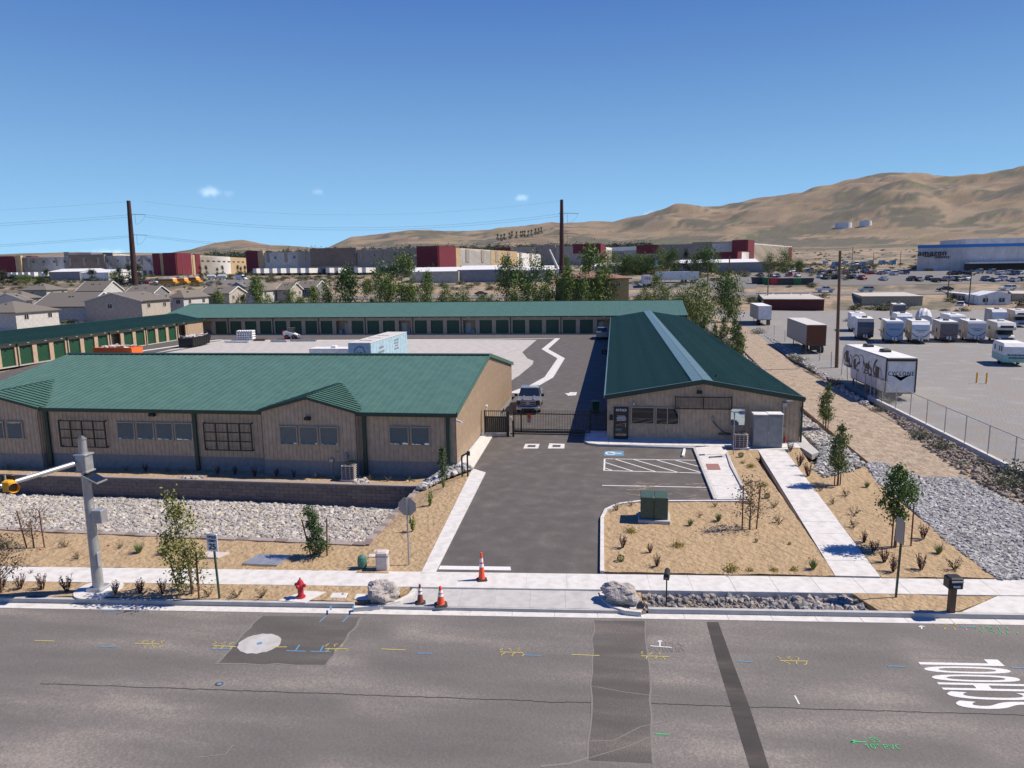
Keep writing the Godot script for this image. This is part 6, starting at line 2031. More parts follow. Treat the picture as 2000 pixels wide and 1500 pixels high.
func make_trees():
	var g0 := Color(0.065, 0.115, 0.02)
	var g1 := Color(0.18, 0.225, 0.06)
	var pop := []
	for k in 4:
		pop.append(tree_meshes(100 + k, 10.0, 4.6, 1.0, 2600, 0.17, g0, g1, "column"))
	var dark := tree_meshes(120, 9.0, 5.2, 0.6, 3400, 0.2, Color(0.035, 0.075, 0.02), Color(0.09, 0.135, 0.04), "column")
	var round_ := [tree_meshes(130, 9.0, 8.5, 1.2, 3800, 0.24, Color(0.05, 0.1, 0.02), Color(0.12, 0.18, 0.04), "round"), tree_meshes(131, 7.0, 9.5, 0.2, 4200, 0.2, g0, g1, "round")]
	var pine := tree_meshes(140, 9.0, 4.5, 0.4, 1300, 0.24, Color(0.022, 0.042, 0.02), Color(0.05, 0.075, 0.03), "cone")
	rng.seed = 99
	# row behind the far storage roof: px centre, px top, width px, depth, kind
	var row := [[424,572,30,-166,0],[470,575,26,-166,1],[500,545,42,-166,0],[520,575,30,-170,2],[566,562,36,-166,3],[583,578,30,-168,1],[612,563,32,-166,0],[641,549,34,-168,2],[676,531,46,-168,4],[715,546,30,-170,1],[738,514,40,-168,3],[757,545,36,-166,0],[782,493,62,-172,1],[800,545,40,-168,2],[834,535,34,-166,0],[828,575,40,-164,3],[868,556,34,-170,2],[905,562,46,-168,3],[893,580,30,-165,1],[938,574,26,-166,1],[958,575,24,-164,2],[988,507,44,-172,0],[1002,560,34,-166,3],[1018,505,44,-172,2],[1045,498,50,-174,3],[1035,550,40,-166,1],[1078,522,38,-170,1],[1065,560,40,-164,0],[1108,528,44,-166,0],[1152,478,62,-171,1],[1182,492,48,-171,2],[1140,540,40,-165,3],[1262,560,34,-190,2],[1286,528,46,-185,3]]
	for r in row:
		var top := zpt(r[0], r[1], r[3])
		var foot := Vector3(top.x, -0.35, r[3])
		var h: float = top.y + 0.35
		var ww: float = absf(zpt(r[0] + r[2], r[1], r[3]).x - top.x)
		var ms: Array = dark if r[4] == 4 else pop[r[4]]
		var hh := 9.0 if r[4] == 4 else 10.0
		plant_tree("poplar_tree", "dark dense tree standing among the poplars behind the far storage roof" if r[4] == 4 else "%s poplar with %s trunk %s" % ["tall slender" if h > 9.0 else ("middling leafy" if h > 6.5 else "short bushy"), "pale" if r[4] % 2 else "dark", "behind the far storage roof near the houses" if r[0] < 660 else ("half hiding the yellow house" if r[0] > 1070 else "behind the far storage roof before the white roofed sheds")], "poplars behind the far storage row", ms, foot, rng.randf() * TAU, Vector3(ww / (5.2 if r[4] == 4 else 4.6), h / hh, ww / 4.6), M.bark_pale if r[4] % 2 else null)
	# trees round the lot entrance
	for r in [[1425,520,66,-165,0,"large dark green round tree beside the vehicle lot entrance"],[1368,545,90,-158,1,"wide bushy willow like tree behind the office roof end"],[1335,565,60,-165,1,"low spreading bush tree beside the wide bushy one"],[1300,560,60,-172,1,"bushy tree at the foot of the tall poplar near the yellow house"]]:
		var top := zpt(r[0], r[1], r[3])
		var ww: float = absf(zpt(r[0] + r[2], r[1], r[3]).x - top.x)
		plant_tree("round_tree", r[5], "", round_[r[4]], Vector3(top.x, -0.35, r[3]), rng.randf() * TAU, Vector3(ww / (8.5 if r[4] == 0 else 9.5) * 0.85, (top.y + 0.35) / (9.0 if r[4] == 0 else 7.0) * 0.86, ww / 9.0 * 0.85))
	# trees further back, before the warehouses
	for r in [[1200,497,38,1],[1222,499,34,0],[1245,501,36,1],[1262,500,40,0],[1290,492,46,1],[1318,487,30,0],[1340,489,20,2],[1360,500,34,1],[1385,484,46,0],[1232,512,26,1],[1533,494,36,1],[1562,508,20,0],[1503,500,24,1],[250,518,22,2],[268,518,24,2],[225,530,26,0],[232,524,18,2],[90,527,18,2],[25,538,26,2],[48,537,26,0],[75,540,24,0],[178,528,30,2],[5,530,22,2],[390,520,9,2],[402,520,9,2],[424,524,8,2],[434,520,9,2],[464,519,9,2],[470,522,8,2],[478,520,9,2],[1106,500,22,0],[1170,505,24,1],[845,515,9,2],[900,520,5,2],[906,520,5,2]]:
		var d := -330.0 if r[0] > 1190 else (-395.0 if r[0] > 380 else -310.0)
		if r[0] in [845, 900, 906]: d = -396.0
		var top := zpt(r[0], r[1], d)
		var gy := ground_y(top.x, d)
		var ww: float = maxf(1.0, absf(zpt(r[0] + r[2], r[1], d).x - top.x))
		var h: float = maxf(top.y - gy, 3.0)
		if r[3] == 2: plant_tree("pine_tree", "small dark conifer in front of the long dock warehouses", "dark conifers before the warehouses", pine, Vector3(top.x, gy, d), rng.randf() * TAU, Vector3(ww / 4.5, h / 9.0, ww / 4.5))
		else: plant_tree("round_tree", "round leafy tree far back between the sheds and the warehouses", "leafy trees before the warehouses", round_[r[3]], Vector3(top.x, gy, d), rng.randf() * TAU, Vector3(ww / 9.0, h / (9.0 if r[3] == 0 else 7.0), ww / 9.0))
	# line of pines on the hill
	for r in [[972,467,5],[979,468,4],[985,466,5],[995,464,5],[1000,461,7],[1009,462,5],[1017,461,5],[1021,460,6],[1025,460,5],[1032,460,6],[1038,458,7],[1046,456,9],[1052,455,9],[1057,453,8]]:
		plant_tree("pine_tree", "tiny dark pine in the line of pines on the dry hillside", "line of pines on the hillside", pine, hill_pt(r[0], r[1] + 3) - Vector3(0, 0.5, 0), rng.randf() * TAU, Vector3(1.9, 1.7, 1.9))
	# the wooded suburb below the hills: one far mass
	var mm := MultiMesh.new()
	mm.transform_format = MultiMesh.TRANSFORM_3D
	mm.use_colors = true
	var lump := tree_meshes(150, 1.0, 1.3, 0.05, 220, 0.11, Color(1, 1, 1), Color(0.7, 0.75, 0.7), "round")
	mm.mesh = lump[1]
	rng.seed = 321
	var cnt := 900
	mm.instance_count = cnt
	for k in cnt:
		var az := rng.randf_range(-31, 3)
		var r := rng.randf_range(1050, 1250)
		var x := sin(deg_to_rad(az)) * r
		var z := -cos(deg_to_rad(az)) * r
		var s := rng.randf_range(6, 12)
		mm.set_instance_transform(k, Transform3D(Basis(Vector3.UP, rng.randf() * TAU).scaled(Vector3(s, s * rng.randf_range(0.7, 1.2), s)), Vector3(x, terrain_y(x, z, az, r) - 0.5, z)))
		mm.set_instance_color(k, [Color(0.07, 0.095, 0.04), Color(0.055, 0.07, 0.04), Color(0.11, 0.12, 0.07), Color(0.045, 0.065, 0.035)][rng.randi() % 4])
	var wd := MultiMeshInstance3D.new()
	wd.name = "far_woods"
	wd.multimesh = mm
	wd.material_override = M.leaf
	add_child(wd)
	wd.set_meta("kind", "stuff")
	tag(wd, "far belt of dark suburban trees at the foot of the hills", "trees")
	# sage and rabbitbrush on the rough ground
	var sb := MultiMesh.new()
	sb.transform_format = MultiMesh.TRANSFORM_3D
	sb.use_colors = true
	sb.mesh = lump[1]
	var xs := []
	while xs.size() < 2600:
		var az := rng.randf_range(-44, 34)
		var r := rng.randf_range(215, 520) if rng.randf() < 0.75 else rng.randf_range(520, 1000)
		var x := sin(deg_to_rad(az)) * r
		var z := -cos(deg_to_rad(az)) * r
		if patch_noise.get_noise_2d(x * 4, z * 4) < 0.0: continue
		if z > -262 and z < -238 : continue
		if az > 17 and z < -262 and z > -345: continue
		var s := rng.randf_range(0.8, 2.2)
		xs.append([Transform3D(Basis(Vector3.UP, rng.randf() * TAU).scaled(Vector3(s * 1.3, s * 0.7, s * 1.3)), Vector3(x, ground_y(x, z) - 0.05, z)), [Color(0.13, 0.125, 0.07), Color(0.1, 0.11, 0.05), Color(0.17, 0.15, 0.09), Color(0.07, 0.09, 0.03)][rng.randi() % 4]])
	sb.instance_count = xs.size()
	for k in xs.size():
		sb.set_instance_transform(k, xs[k][0])
		sb.set_instance_color(k, xs[k][1])
	var so := MultiMeshInstance3D.new()
	so.name = "sagebrush"
	so.multimesh = sb
	so.material_override = M.leaf
	add_child(so)
	so.set_meta("kind", "stuff")
	tag(so, "grey green sagebrush scattered over the rough ground beyond the sheds", "brush")

# a point on the plane z = d seen along the photograph's bearing of a column and row
const CB := Basis(Vector3(0.989957, -0.014319, -0.140640), Vector3(-0.008095, 0.987483, -0.157517), Vector3(0.141135, 0.157074, 0.977450))
func zpt(px: float, py: float, d: float) -> Vector3:
	var r := CB * Vector3((px - 1000.0) / 1390.0, (750.0 - py) / 1390.0, -1.0)
	return Vector3(0, 12, 0) + r * (d / r.z)

func staked_tree(label: String, at: Vector3, ms: Array, stakes: Array, sh: float, group := "", called := "young_tree"):
	var t := thing(called, label, "tree", at, 0, group)
	put("trunk", ms[0], M.bark, t)
	put("crown", ms[1], M.leaf, t)
	for s in stakes:
		var b := MB.new()
		b.cyl(Vector3(s[0], -0.05, s[1]), Vector3(s[0] * s[2], sh, s[1] * s[2]), 0.032, 0.03, 6)
		put("stake", b, M.stake, t)

func shrub_mesh(seed_: int, kind: String) -> ArrayMesh:
	rng.seed = seed_
	var b := MB.new()
	if kind == "barberry":
		for k in 16:
			var an := rng.randf() * TAU
			var tip := Vector3(cos(an) * rng.randf_range(0.06, 0.26), rng.randf_range(0.35, 0.65), sin(an) * rng.randf_range(0.06, 0.26))
			b.col = Color(0.06, 0.03, 0.028)
			b.cyl(Vector3(cos(an) * 0.04, 0, sin(an) * 0.04), tip, 0.012, 0.007, 3, false)
			for j in 16: leaf(b, tip * rng.randf_range(0.3, 1.05) + Vector3(rng.randfn(), rng.randfn(), rng.randfn()) * 0.02, 0.03, Color(0.075, 0.03, 0.035).lerp(Color(0.13, 0.06, 0.05), rng.randf()))
	elif kind == "yellow":
		for k in 260:
			var d := Vector3(rng.randfn(), absf(rng.randfn()) * 0.9 + 0.2, rng.randfn()) * 0.13
			leaf(b, d, 0.035, Color(0.35, 0.26, 0.03).lerp(Color(0.2, 0.2, 0.04), rng.randf()))
	elif kind == "grass":
		for k in 130:
			var an := rng.randf() * TAU
			var o := Vector3(cos(an), 0, sin(an))
			var l := rng.randf_range(0.25, 0.5)
			var tip := o * l * rng.randf_range(0.3, 0.8) + Vector3.UP * l
			b.col = Color(0.08, 0.15, 0.03).lerp(Color(0.17, 0.22, 0.07), rng.randf())
			var s := o.cross(Vector3.UP) * 0.012
			b.tri(o * 0.05 - s, tip, o * 0.05 + s)
	elif kind == "green":
		for k in 14:
			var an := rng.randf() * TAU
			var tip := Vector3(cos(an) * rng.randf_range(0.05, 0.2), rng.randf_range(0.5, 0.95), sin(an) * rng.randf_range(0.05, 0.2))
			for j in 26: leaf(b, tip * rng.randf_range(0.15, 1.0) + Vector3(rng.randfn(), rng.randfn(), rng.randfn()) * 0.025, 0.04, Color(0.09, 0.16, 0.02).lerp(Color(0.19, 0.25, 0.04), rng.randf()))
	elif kind == "sparse":
		for k in 12:
			var an := rng.randf() * TAU
			var tip := Vector3(cos(an) * rng.randf_range(0.15, 0.35), rng.randf_range(0.2, 0.45), sin(an) * rng.randf_range(0.15, 0.35))
			b.col = Color(0.14, 0.1, 0.07)
			b.cyl(Vector3.ZERO, tip, 0.01, 0.006, 3, false)
			for j in 9: leaf(b, tip * rng.randf_range(0.4, 1.05) + Vector3(rng.randfn(), rng.randfn(), rng.randfn()) * 0.03, 0.032, Color(0.11, 0.12, 0.05).lerp(Color(0.2, 0.16, 0.09), rng.randf()))
	elif kind == "sage":
		for k in 420:
			var d := Vector3(rng.randfn() * 0.34, absf(rng.randfn()) * 0.24 + 0.05, rng.randfn() * 0.34)
			leaf(b, d, 0.06, Color(0.12, 0.135, 0.075).lerp(Color(0.21, 0.2, 0.13), rng.randf()))
	elif kind == "ball":
		for k in 380:
			var d := Vector3(rng.randfn(), rng.randfn(), rng.randfn()).normalized() * rng.randf_range(0.14, 0.2)
			leaf(b, d + Vector3.UP * 0.17, 0.03, Color(0.045, 0.085, 0.02).lerp(Color(0.1, 0.13, 0.04), rng.randf()))
	return b.mesh()

func make_plants():
	var kinds := {}
	for k in ["barberry", "yellow", "grass", "green", "sparse", "sage", "ball"]:
		kinds[k] = [shrub_mesh(200 + kinds.size(), k), shrub_mesh(240 + kinds.size(), k)]
	rng.seed = 7
	var lab := {"barberry": "purple barberry shrub", "yellow": "yellow flowering low shrub", "grass": "tuft of green ornamental grass", "green": "upright bright green shrub", "sparse": "sparse brown green young shrub", "sage": "grey green sagebrush clump", "ball": "small round dark green shrub"}
	var beds := [
		["in the soil strip between kerb and pavement", 0.03, [[39,1151,"barberry",1.0],[83,1152,"barberry",1.0],[131,1156,"barberry",1.1],[226,1160,"barberry",0.8],[274,1159,"barberry",0.9],[318,1160,"barberry",0.9],[408,1163,"sparse",0.9],[463,1165,"sparse",0.9],[510,1167,"sparse",0.9],[5,1148,"barberry",0.8]]],
		["in the raked soil between pavement and stone basin", 0.02, [[128,1068,"sparse",0.9],[152,1092,"sparse",0.8],[234,1070,"sparse",0.7],[271,1080,"grass",1.1],[322,1082,"grass",1.0],[5,1070,"sage",0.7],[60,1120,"sparse",0.4]]],
		["on the planted slope beside the drive", -0.05, [[840,990,"green",0.95],[806,1041,"green",0.95],[866,952,"green",0.85]]],
		["in the planted island by the parking bays", 0.09, [[1205,997,"sparse",1.0],[1233,988,"sparse",0.7],[1348,1027,"grass",0.8],[1403,1018,"grass",0.9],[1233,1040,"yellow",0.9],[1216,1070,"barberry",0.9],[1270,1080,"barberry",0.7],[1324,1068,"yellow",1.0],[1212,1096,"ball",0.8],[1283,1106,"barberry",0.8],[1429,1114,"yellow",1.0],[1465,1115,"yellow",0.55],[1512,1115,"yellow",0.6],[1551,1114,"yellow",0.6],[1588,1111,"grass",0.95],[1397,990,"sparse",0.7],[1490,950,"yellow",1.0],[1498,973,"ball",0.8],[1522,1022,"sparse",1.0],[1477,1058,"ball",0.4],[1542,1064,"ball",0.35],[1512,991,"sparse",0.9],[1366,1009,"sparse",0.6],[1447,893,"ball",0.9],[1450,905,"yellow",0.6],[1467,912,"yellow",0.9],[1463,983,"yellow",0.7]]],
		["in the planted bed beyond the concrete footpath", 0.07, [[1543,882,"barberry",1.1],[1561,910,"barberry",1.3],[1578,930,"barberry",1.2],[1602,958,"sparse",1.0],[1693,952,"grass",0.8],[1627,985,"sparse",0.8],[1653,970,"sparse",1.0],[1668,1006,"sparse",1.0],[1668,1031,"sparse",1.0],[1688,1060,"barberry",0.9],[1706,1078,"barberry",0.9],[1727,1098,"barberry",1.0],[1744,1116,"barberry",1.1],[1799,1113,"barberry",1.0],[1803,1052,"barberry",1.1],[1833,1081,"grass",1.0],[1863,1112,"sparse",1.2],[1766,1017,"barberry",0.8],[1728,983,"barberry",0.7]]],
		["on the stony verge under the chain link fence", -0.02, [[1732,788,"sage",1.1],[1715,803,"sage",0.9],[1837,878,"sage",1.1],[1800,857,"sage",1.1],[1990,930,"sage",1.5],[1972,952,"sage",1.4],[1788,848,"sage",0.6],[1920,905,"sage",0.6],[1880,910,"sage",0.5]]],
		["along the wire fence beside the dirt track", -0.02, [[1632,753,"sage",1.2],[1480,652,"sage",1.8],[1548,700,"sage",1.0],[1561,706,"sage",1.2],[1570,692,"sage",0.9],[1655,628,"sage",1.2],[1583,722,"sage",0.7],[1390,605,"sage",2.0],[1405,612,"sage",1.6],[1440,600,"sage",1.6],[1350,606,"sage",1.6]]],
		["in the building's shade on the pad above the basin", -0.74, [[15,915,"sparse",0.9],[43,916,"sparse",0.8],[245,920,"sparse",0.9],[285,921,"barberry",0.9],[328,922,"sparse",0.9],[355,923,"sparse",0.9],[425,926,"barberry",0.9],[459,927,"barberry",0.9],[498,930,"barberry",0.9],[540,931,"barberry",0.9],[574,932,"barberry",0.8],[620,934,"sparse",0.8],[660,936,"sparse",0.8],[725,938,"sparse",0.8],[758,939,"sparse",0.8],[800,942,"green",0.4]]]]
	for bed in beds:
		for q in bed[2]:
			var p := gpt(q[0], q[1], bed[1])
			if bed[0].contains("slope"): p.y = clampf((p.z + 33) * 0.02, -0.3, 0.0) - 0.02
			var o := put(q[2] + "_shrub" if q[2] != "grass" else "grass_tuft", kinds[q[2]][rng.randi() % 2], M.leaf, self, p, rng.randf() * TAU)
			o.scale = Vector3.ONE * q[3]
			tag(o, lab[q[2]] + " " + bed[0], "shrub", "plants " + bed[0])
	# upright cypress like shrub by the corner
	var cy := tree_meshes(261, 1.9, 0.65, 0.05, 1500, 0.045, Color(0.03, 0.07, 0.02), Color(0.09, 0.14, 0.04), "column")
	plant_tree("columnar_shrub", "narrow dark green columnar shrub at the corner of the storage building", "", cy, gpt(866, 934, -0.15), 0, Vector3.ONE)
	# wind-bent cypress between two stakes
	var ju := tree_meshes(262, 2.15, 0.95, 0.02, 2600, 0.05, Color(0.025, 0.06, 0.02), Color(0.08, 0.125, 0.04), "cone", -0.45)
	staked_tree("dark green wind bent conifer between two stakes beside the utility cover", gpt(624, 1087, 0.02), ju, [[-0.32, 0.1, 1.9], [0.32, -0.05, 1.25]], 1.7)
	# tall bent street tree left
	var bt := tree_meshes(263, 3.7, 1.5, 0.35, 2600, 0.06, Color(0.12, 0.14, 0.03), Color(0.24, 0.235, 0.07), "column", -0.75)
	staked_tree("tall wind bent yellow green street tree tied to stakes by the speed sign", gpt(376, 1160, 0.03), bt, [[-0.4, 0.2, 1.6], [0.12, -0.25, 1.0], [0.45, 0.3, 1.15]], 1.75)
	var rt := tree_meshes(264, 1.75, 1.3, 0.55, 330, 0.05, Color(0.12, 0.06, 0.05), Color(0.18, 0.12, 0.09), "round")
	staked_tree("thin purple leaved sapling between two stakes before the stone basin", gpt(66, 1070, 0.02), rt, [[-0.3, 0.05, 1.8], [0.45, -0.1, 0.9]], 1.75)
	var rt2 := tree_meshes(265, 2.3, 1.7, 0.6, 700, 0.055, Color(0.13, 0.085, 0.05), Color(0.21, 0.15, 0.09), "round")
	staked_tree("sparse brown leaved sapling tied between two stakes in the planted island", gpt(1464, 1034, 0.09), rt2, [[-0.34, 0.05, 1.05], [0.32, -0.1, 1.35]], 2.1)
	var lt := [tree_meshes(266, 3.6, 1.35, 1.15, 2600, 0.065, Color(0.05, 0.105, 0.018), Color(0.13, 0.19, 0.04), "column"), tree_meshes(267, 3.3, 1.2, 0.9, 2200, 0.065, Color(0.07, 0.12, 0.03), Color(0.17, 0.2, 0.06), "column")]
	staked_tree("leafy green sapling on tall stakes beside the gravel bed", gpt(1748, 1070, 0.07), lt[0], [[-0.18, 0.1, 1.0], [0.12, -0.2, 1.0], [0.75, -0.3, 1.0]], 1.9)
	staked_tree("leafy green sapling on tall stakes at the rubble slope", gpt(1636, 948, 0.07), lt[1], [[-0.2, 0.1, 1.0], [0.18, -0.15, 1.0]], 1.9)
	staked_tree("slim sapling with reddish leaves standing on the dirt track edge", gpt(1612, 842, 0.0), lt[1], [[-0.2, 0.1, 1.0], [0.2, -0.1, 1.0]], 1.7)
	staked_tree("young tree cut by the picture edge beside the pavement", gpt(3, 1155, 0.03), rt2, [[0.1, 0.1, 1.0]], 2.0)
	rng.seed = 17
	for q in [[1360,645,4.2],[1376,655,4.5],[1396,668,4.0],[1416,690,5.6],[1436,706,5.8],[1445,720,5.6],[1341,612,3.4],[1350,622,2.6],[1470,736,1.6],[1482,738,1.4],[1506,762,1.9],[1530,790,1.7]]:
		var p := gpt(q[0], q[1] - 4, 0.0)
		p = Vector3(13.9, 0.0, zpt_x(q[0], 13.9))
		plant_tree("row_tree", "slim yellow green tree in the row along the office's far side" if q[2] > 3 else "small dry shrub in the row along the office's far side", "row of trees along the office", lt[1] if q[2] > 3 else rt2, p, rng.randf() * TAU, Vector3(1.35, q[2] / 3.3, 1.35) if q[2] > 3 else Vector3.ONE * q[2] * 0.45)

func gpt(px: float, py: float, h: float) -> Vector3:
	var r := CB * Vector3((px - 1000.0) / 1390.0, (750.0 - py) / 1390.0, -1.0)
	return Vector3(0, 12, 0) + r * ((h - 12.0) / r.y)

func zpt_x(px: float, x: float) -> float:
	var r := CB * Vector3((px - 1000.0) / 1390.0, 0.1, -1.0)
	return r.z * (x / r.x)

# ---------------------------------------------------------------- street furniture
func cone_thing(label: String, at: Vector3, h: float, r: float, m, group := ""):
	var t := thing("traffic_cone", label, "traffic cone", at, 0.3, group)
	var b := MB.new()
	b.cbox(Vector3(0, 0.025, 0), Vector3(r * 3.0, 0.05, r * 3.0), 0.05)
	put("base", b, M.rubber, t)
	b = MB.new()
	b.lathe(Vector3.ZERO, [Vector2(r, 0.05), Vector2(r * 0.88, h * 0.12), Vector2(r * 0.34, h * 0.86), Vector2(r * 0.3, h * 0.9), Vector2(r * 0.33, h * 0.94), Vector2(r * 0.22, h), Vector2(0, h)])
	put("body", b, m, t)
	for q in [[0.48, 0.6], [0.66, 0.8]]:
		b = MB.new()
		var f := func(y): return lerpf(r * 0.88, r * 0.34, (y - 0.12) / 0.74) + 0.006
		b.lathe(Vector3.ZERO, [Vector2(f.call(q[0]), h * q[0]), Vector2(f.call(q[1]), h * q[1])])
		put("reflective_band", b, M.reflective, t)

func boulder(label: String, at: Vector3, s: Vector3, turn: float, seed_: int):
	var o := put("boulder", stone_mesh(seed_, 6), M.boulder, self, at + Vector3(0, s.y * 0.34, 0), turn)
	o.scale = s
	tag(o, label, "boulder")

func make_street_things():
	# signal pole with its mast arm
	var base := Vector3(-19.632, 0.03, -23.39)
	var t := thing("signal_pole", "galvanised signal pole with mast arm, solar panel and control box", "signal pole", base)
	var b := MB.new()
	b.cyl(Vector3(0, 0, 0), Vector3(0, 0.06, 0), 0.85, 0.85, 20)
	put("footing", b, M.concrete, t)
	b = MB.new()
	b.cbox(Vector3(0, 0.12, 0), Vector3(0.62, 0.12, 0.62), 0.03)
	put("base_plate", b, M.galv, t)
	b = MB.new()
	b.cyl(Vector3(0, 0.1, 0), Vector3(0, 6.0, 0), 0.2, 0.14, 16)
	b.cyl(Vector3(0, 6.0, 0), Vector3(0, 6.12, 0), 0.17, 0.03, 16)
	put("pole", b, M.galv, t)
	b = MB.new()
	b.cbox(Vector3(0, 5.1, 0), Vector3(0.42, 0.62, 0.42), 0.02)
	for y in [4.78, 5.42]: b.cbox(Vector3(0.0, y, 0), Vector3(0.5, 0.05, 0.5), 0.01)
	put("arm_flange", b, M.galv, t)
	var arm_end := Vector3(-21.166, 4.879, -20) - base
	b = MB.new()
	b.cyl(Vector3(-0.15, 5.12, 0.1), arm_end, 0.1, 0.075, 12)
	put("mast_arm", b, M.galv, t)
	b = MB.new()
	var dd := (arm_end - Vector3(0, 5.1, 0)).normalized()
	b.boxb(Vector3(0.38, 4.55, 0.05), Vector3(0.62, 0.04, 0.5), Basis(Vector3.BACK, -0.45))
	var sp := put("solar_panel", b, M.glass_dark, t)
	b = MB.new()
	b.boxb(Vector3(0.38, 4.52, 0.05), Vector3(0.68, 0.05, 0.56), Basis(Vector3.BACK, -0.45))
	put("panel_frame", b, M.galv, t)
	b = MB.new()
	b.cyl(Vector3(0.14, 4.3, 0), Vector3(0.4, 4.45, 0.0), 0.025, 0.025, 6)
	put("bracket", b, M.galv, t)
	b = MB.new()
	b.cbox(Vector3(0.42, 3.05, 0.05), Vector3(0.42, 0.5, 0.36), 0.02)
	put("control_box", b, M.galv, t)
	b = MB.new()
	b.cbox(Vector3(0.2, 1.3, 0.05), Vector3(0.05, 0.55, 0.2), 0.01)
	put("hand_hole", b, M.galv, t)
	# the amber signal hung on the arm
	var hp := Vector3(-20.424, 5.038, -20.7)
	var sg := thing("traffic_signal", "yellow signal head with black backplate hanging from the mast arm", "traffic signal", hp)
	b = MB.new()
	b.box(Vector3(0, 0, -0.12), Vector3(0.5, 0.62, 0.02))
	put("backplate", b, M.black, sg)
	b = MB.new()
	b.cbox(Vector3(0.12, 0, 0.02), Vector3(0.36, 0.38, 0.26), 0.05)
	put("housing", b, M.signal_yellow, sg)
	b = MB.new()
	b.cyl(Vector3(0.28, 0.0, 0.06), Vector3(0.5, -0.02, 0.2), 0.16, 0.17, 14, false)
	put("visor", b, M.signal_yellow, sg)
	b = MB.new()
	b.cyl(Vector3(0.3, 0.0, 0.07), Vector3(0.34, 0, 0.1), 0.14, 0.14, 14)
	put("lens", b, M.dark_grey, sg)
	b = MB.new()
	b.cyl(Vector3(0, 0.15, 0), Vector3(0, 0.36, 0), 0.03, 0.03, 8)
	put("hanger", b, M.galv, sg)
	# speed limit sign
	var s := thing("speed_sign", "white rectangular speed limit 25 sign on a green post", "sign", Vector3(-14.567, 0.03, -23.299), -0.14)
	b = MB.new()
	b.boxb(Vector3(-0.04, 1.2, 0), Vector3(0.06, 2.4, 0.06), Basis(Vector3.BACK, 0.03))
	put("post", b, M.sign_green, s)
	b = MB.new()
	b.cbox(Vector3(-0.08, 2.2, 0.05), Vector3(0.46, 0.66, 0.02), 0.02)
	var pl := put("sign_plate", b, M.sign_white, s)
	lettering("lettering", "SPEED", 0.13, M.black, pl, Transform3D(Basis.IDENTITY, Vector3(-0.08, 2.41, 0.068)))
	lettering("lettering", "LIMIT", 0.13, M.black, pl, Transform3D(Basis.IDENTITY, Vector3(-0.08, 2.27, 0.068)))
	lettering("lettering", "25", 0.3, M.black, pl, Transform3D(Basis.IDENTITY, Vector3(-0.08, 2.04, 0.068)))
	# stop sign seen from behind
	s = thing("stop_sign", "bare grey back of an octagonal stop sign on a thin post", "sign", Vector3(-8.332, 0.02, -27.076))
	b = MB.new()
	b.box(Vector3(0, 1.42, 0), Vector3(0.055, 2.9, 0.055))
	put("post", b, M.galv, s)
	var oc := []
	for k in 8: oc.append(Vector2(cos(TAU * (k + 0.5) / 8), sin(TAU * (k + 0.5) / 8)) * 0.4)
	b = MB.new()
	b.t = Transform3D(Basis(Vector3.RIGHT, PI / 2), Vector3(0, 2.5, -0.05))
	b.prism(oc, -0.008, 0.008)
	put("sign_plate", b, M.sign_back, s)
	b = MB.new()
	b.t = Transform3D(Basis(Vector3.RIGHT, PI / 2), Vector3(0, 2.5, -0.062))
	b.prism(oc, -0.003, 0.003)
	put("sign_face", b, M.red, s)
	# tall green sign seen edge-on
	s = thing("street_sign", "tall narrow sign on a dark green post seen edge-on by the pavement", "sign", Vector3(10.294, 0.02, -26.145), -1.36)
	b = MB.new()
	b.boxb(Vector3(0, 1.45, 0), Vector3(0.06, 2.9, 0.06), Basis(Vector3.RIGHT, -0.02))
	put("post", b, M.sign_green, s)
	b = MB.new()
	b.cbox(Vector3(0, 2.55, 0.05), Vector3(0.5, 0.9, 0.02), 0.02)
	put("sign_plate", b, M.sign_back, s)
	# hydrant
	s = thing("fire_hydrant", "red fire hydrant on a square concrete pad by the kerb", "fire hydrant", Vector3(-11.518, 0.03, -23.683))
	b = MB.new()
	b.prism([Vector2(-0.75, 0.35), Vector2(0.35, 0.4), Vector2(0.75, -0.55), Vector2(-0.1, -0.55)], -0.05, 0.012)
	put("pad", b, M.concrete, s)
	b = MB.new()
	b.lathe(Vector3.ZERO, [Vector2(0.17, 0.01), Vector2(0.17, 0.06), Vector2(0.11, 0.07), Vector2(0.11, 0.45), Vector2(0.15, 0.47), Vector2(0.15, 0.53), Vector2(0.13, 0.58), Vector2(0.08, 0.68), Vector2(0.03, 0.71), Vector2(0.03, 0.78), Vector2(0, 0.78)], 16)
	put("barrel", b, M.red, s)
	for q in [Vector3(1, 0, 0.2), Vector3(-1, 0, -0.2), Vector3(-0.1, 0, 1)]:
		b = MB.new()
		var d: Vector3 = q.normalized()
		b.cyl(Vector3(0, 0.5, 0), Vector3(0, 0.5, 0) + d * 0.19, 0.06, 0.06, 10)
		b.cyl(Vector3(0, 0.5, 0) + d * 0.19, Vector3(0, 0.5, 0) + d * 0.23, 0.075, 0.05, 8)
		put("outlet", b, M.red, s)
	# meter lids by the hydrant
	for q in [Vector3(-10.157, 0.035, -23.996), Vector3(-9.221, 0.035, -24.015)]:
		var l := thing("meter_lid", "pale rectangular meter box lid set in the soil strip by the boulder", "meter lid", q, 0.1, "meter box lids in the soil strip")
		b = MB.new()
		b.cbox(Vector3(0, -0.01, 0), Vector3(0.62, 0.06, 0.42), 0.02)
		put("lid", b, M.concrete, l)
		b = MB.new()
		b.cyl(Vector3(0.12, 0.01, -0.08), Vector3(0.12, 0.025, -0.08), 0.05, 0.05, 10)
		put("knob", b, M.dark_grey, l)
	boulder("pale angular boulder in the soil strip at the drive entrance", Vector3(-8.404, 0, -23.883), Vector3(1.15, 0.85, 0.95), 0.4, 21)
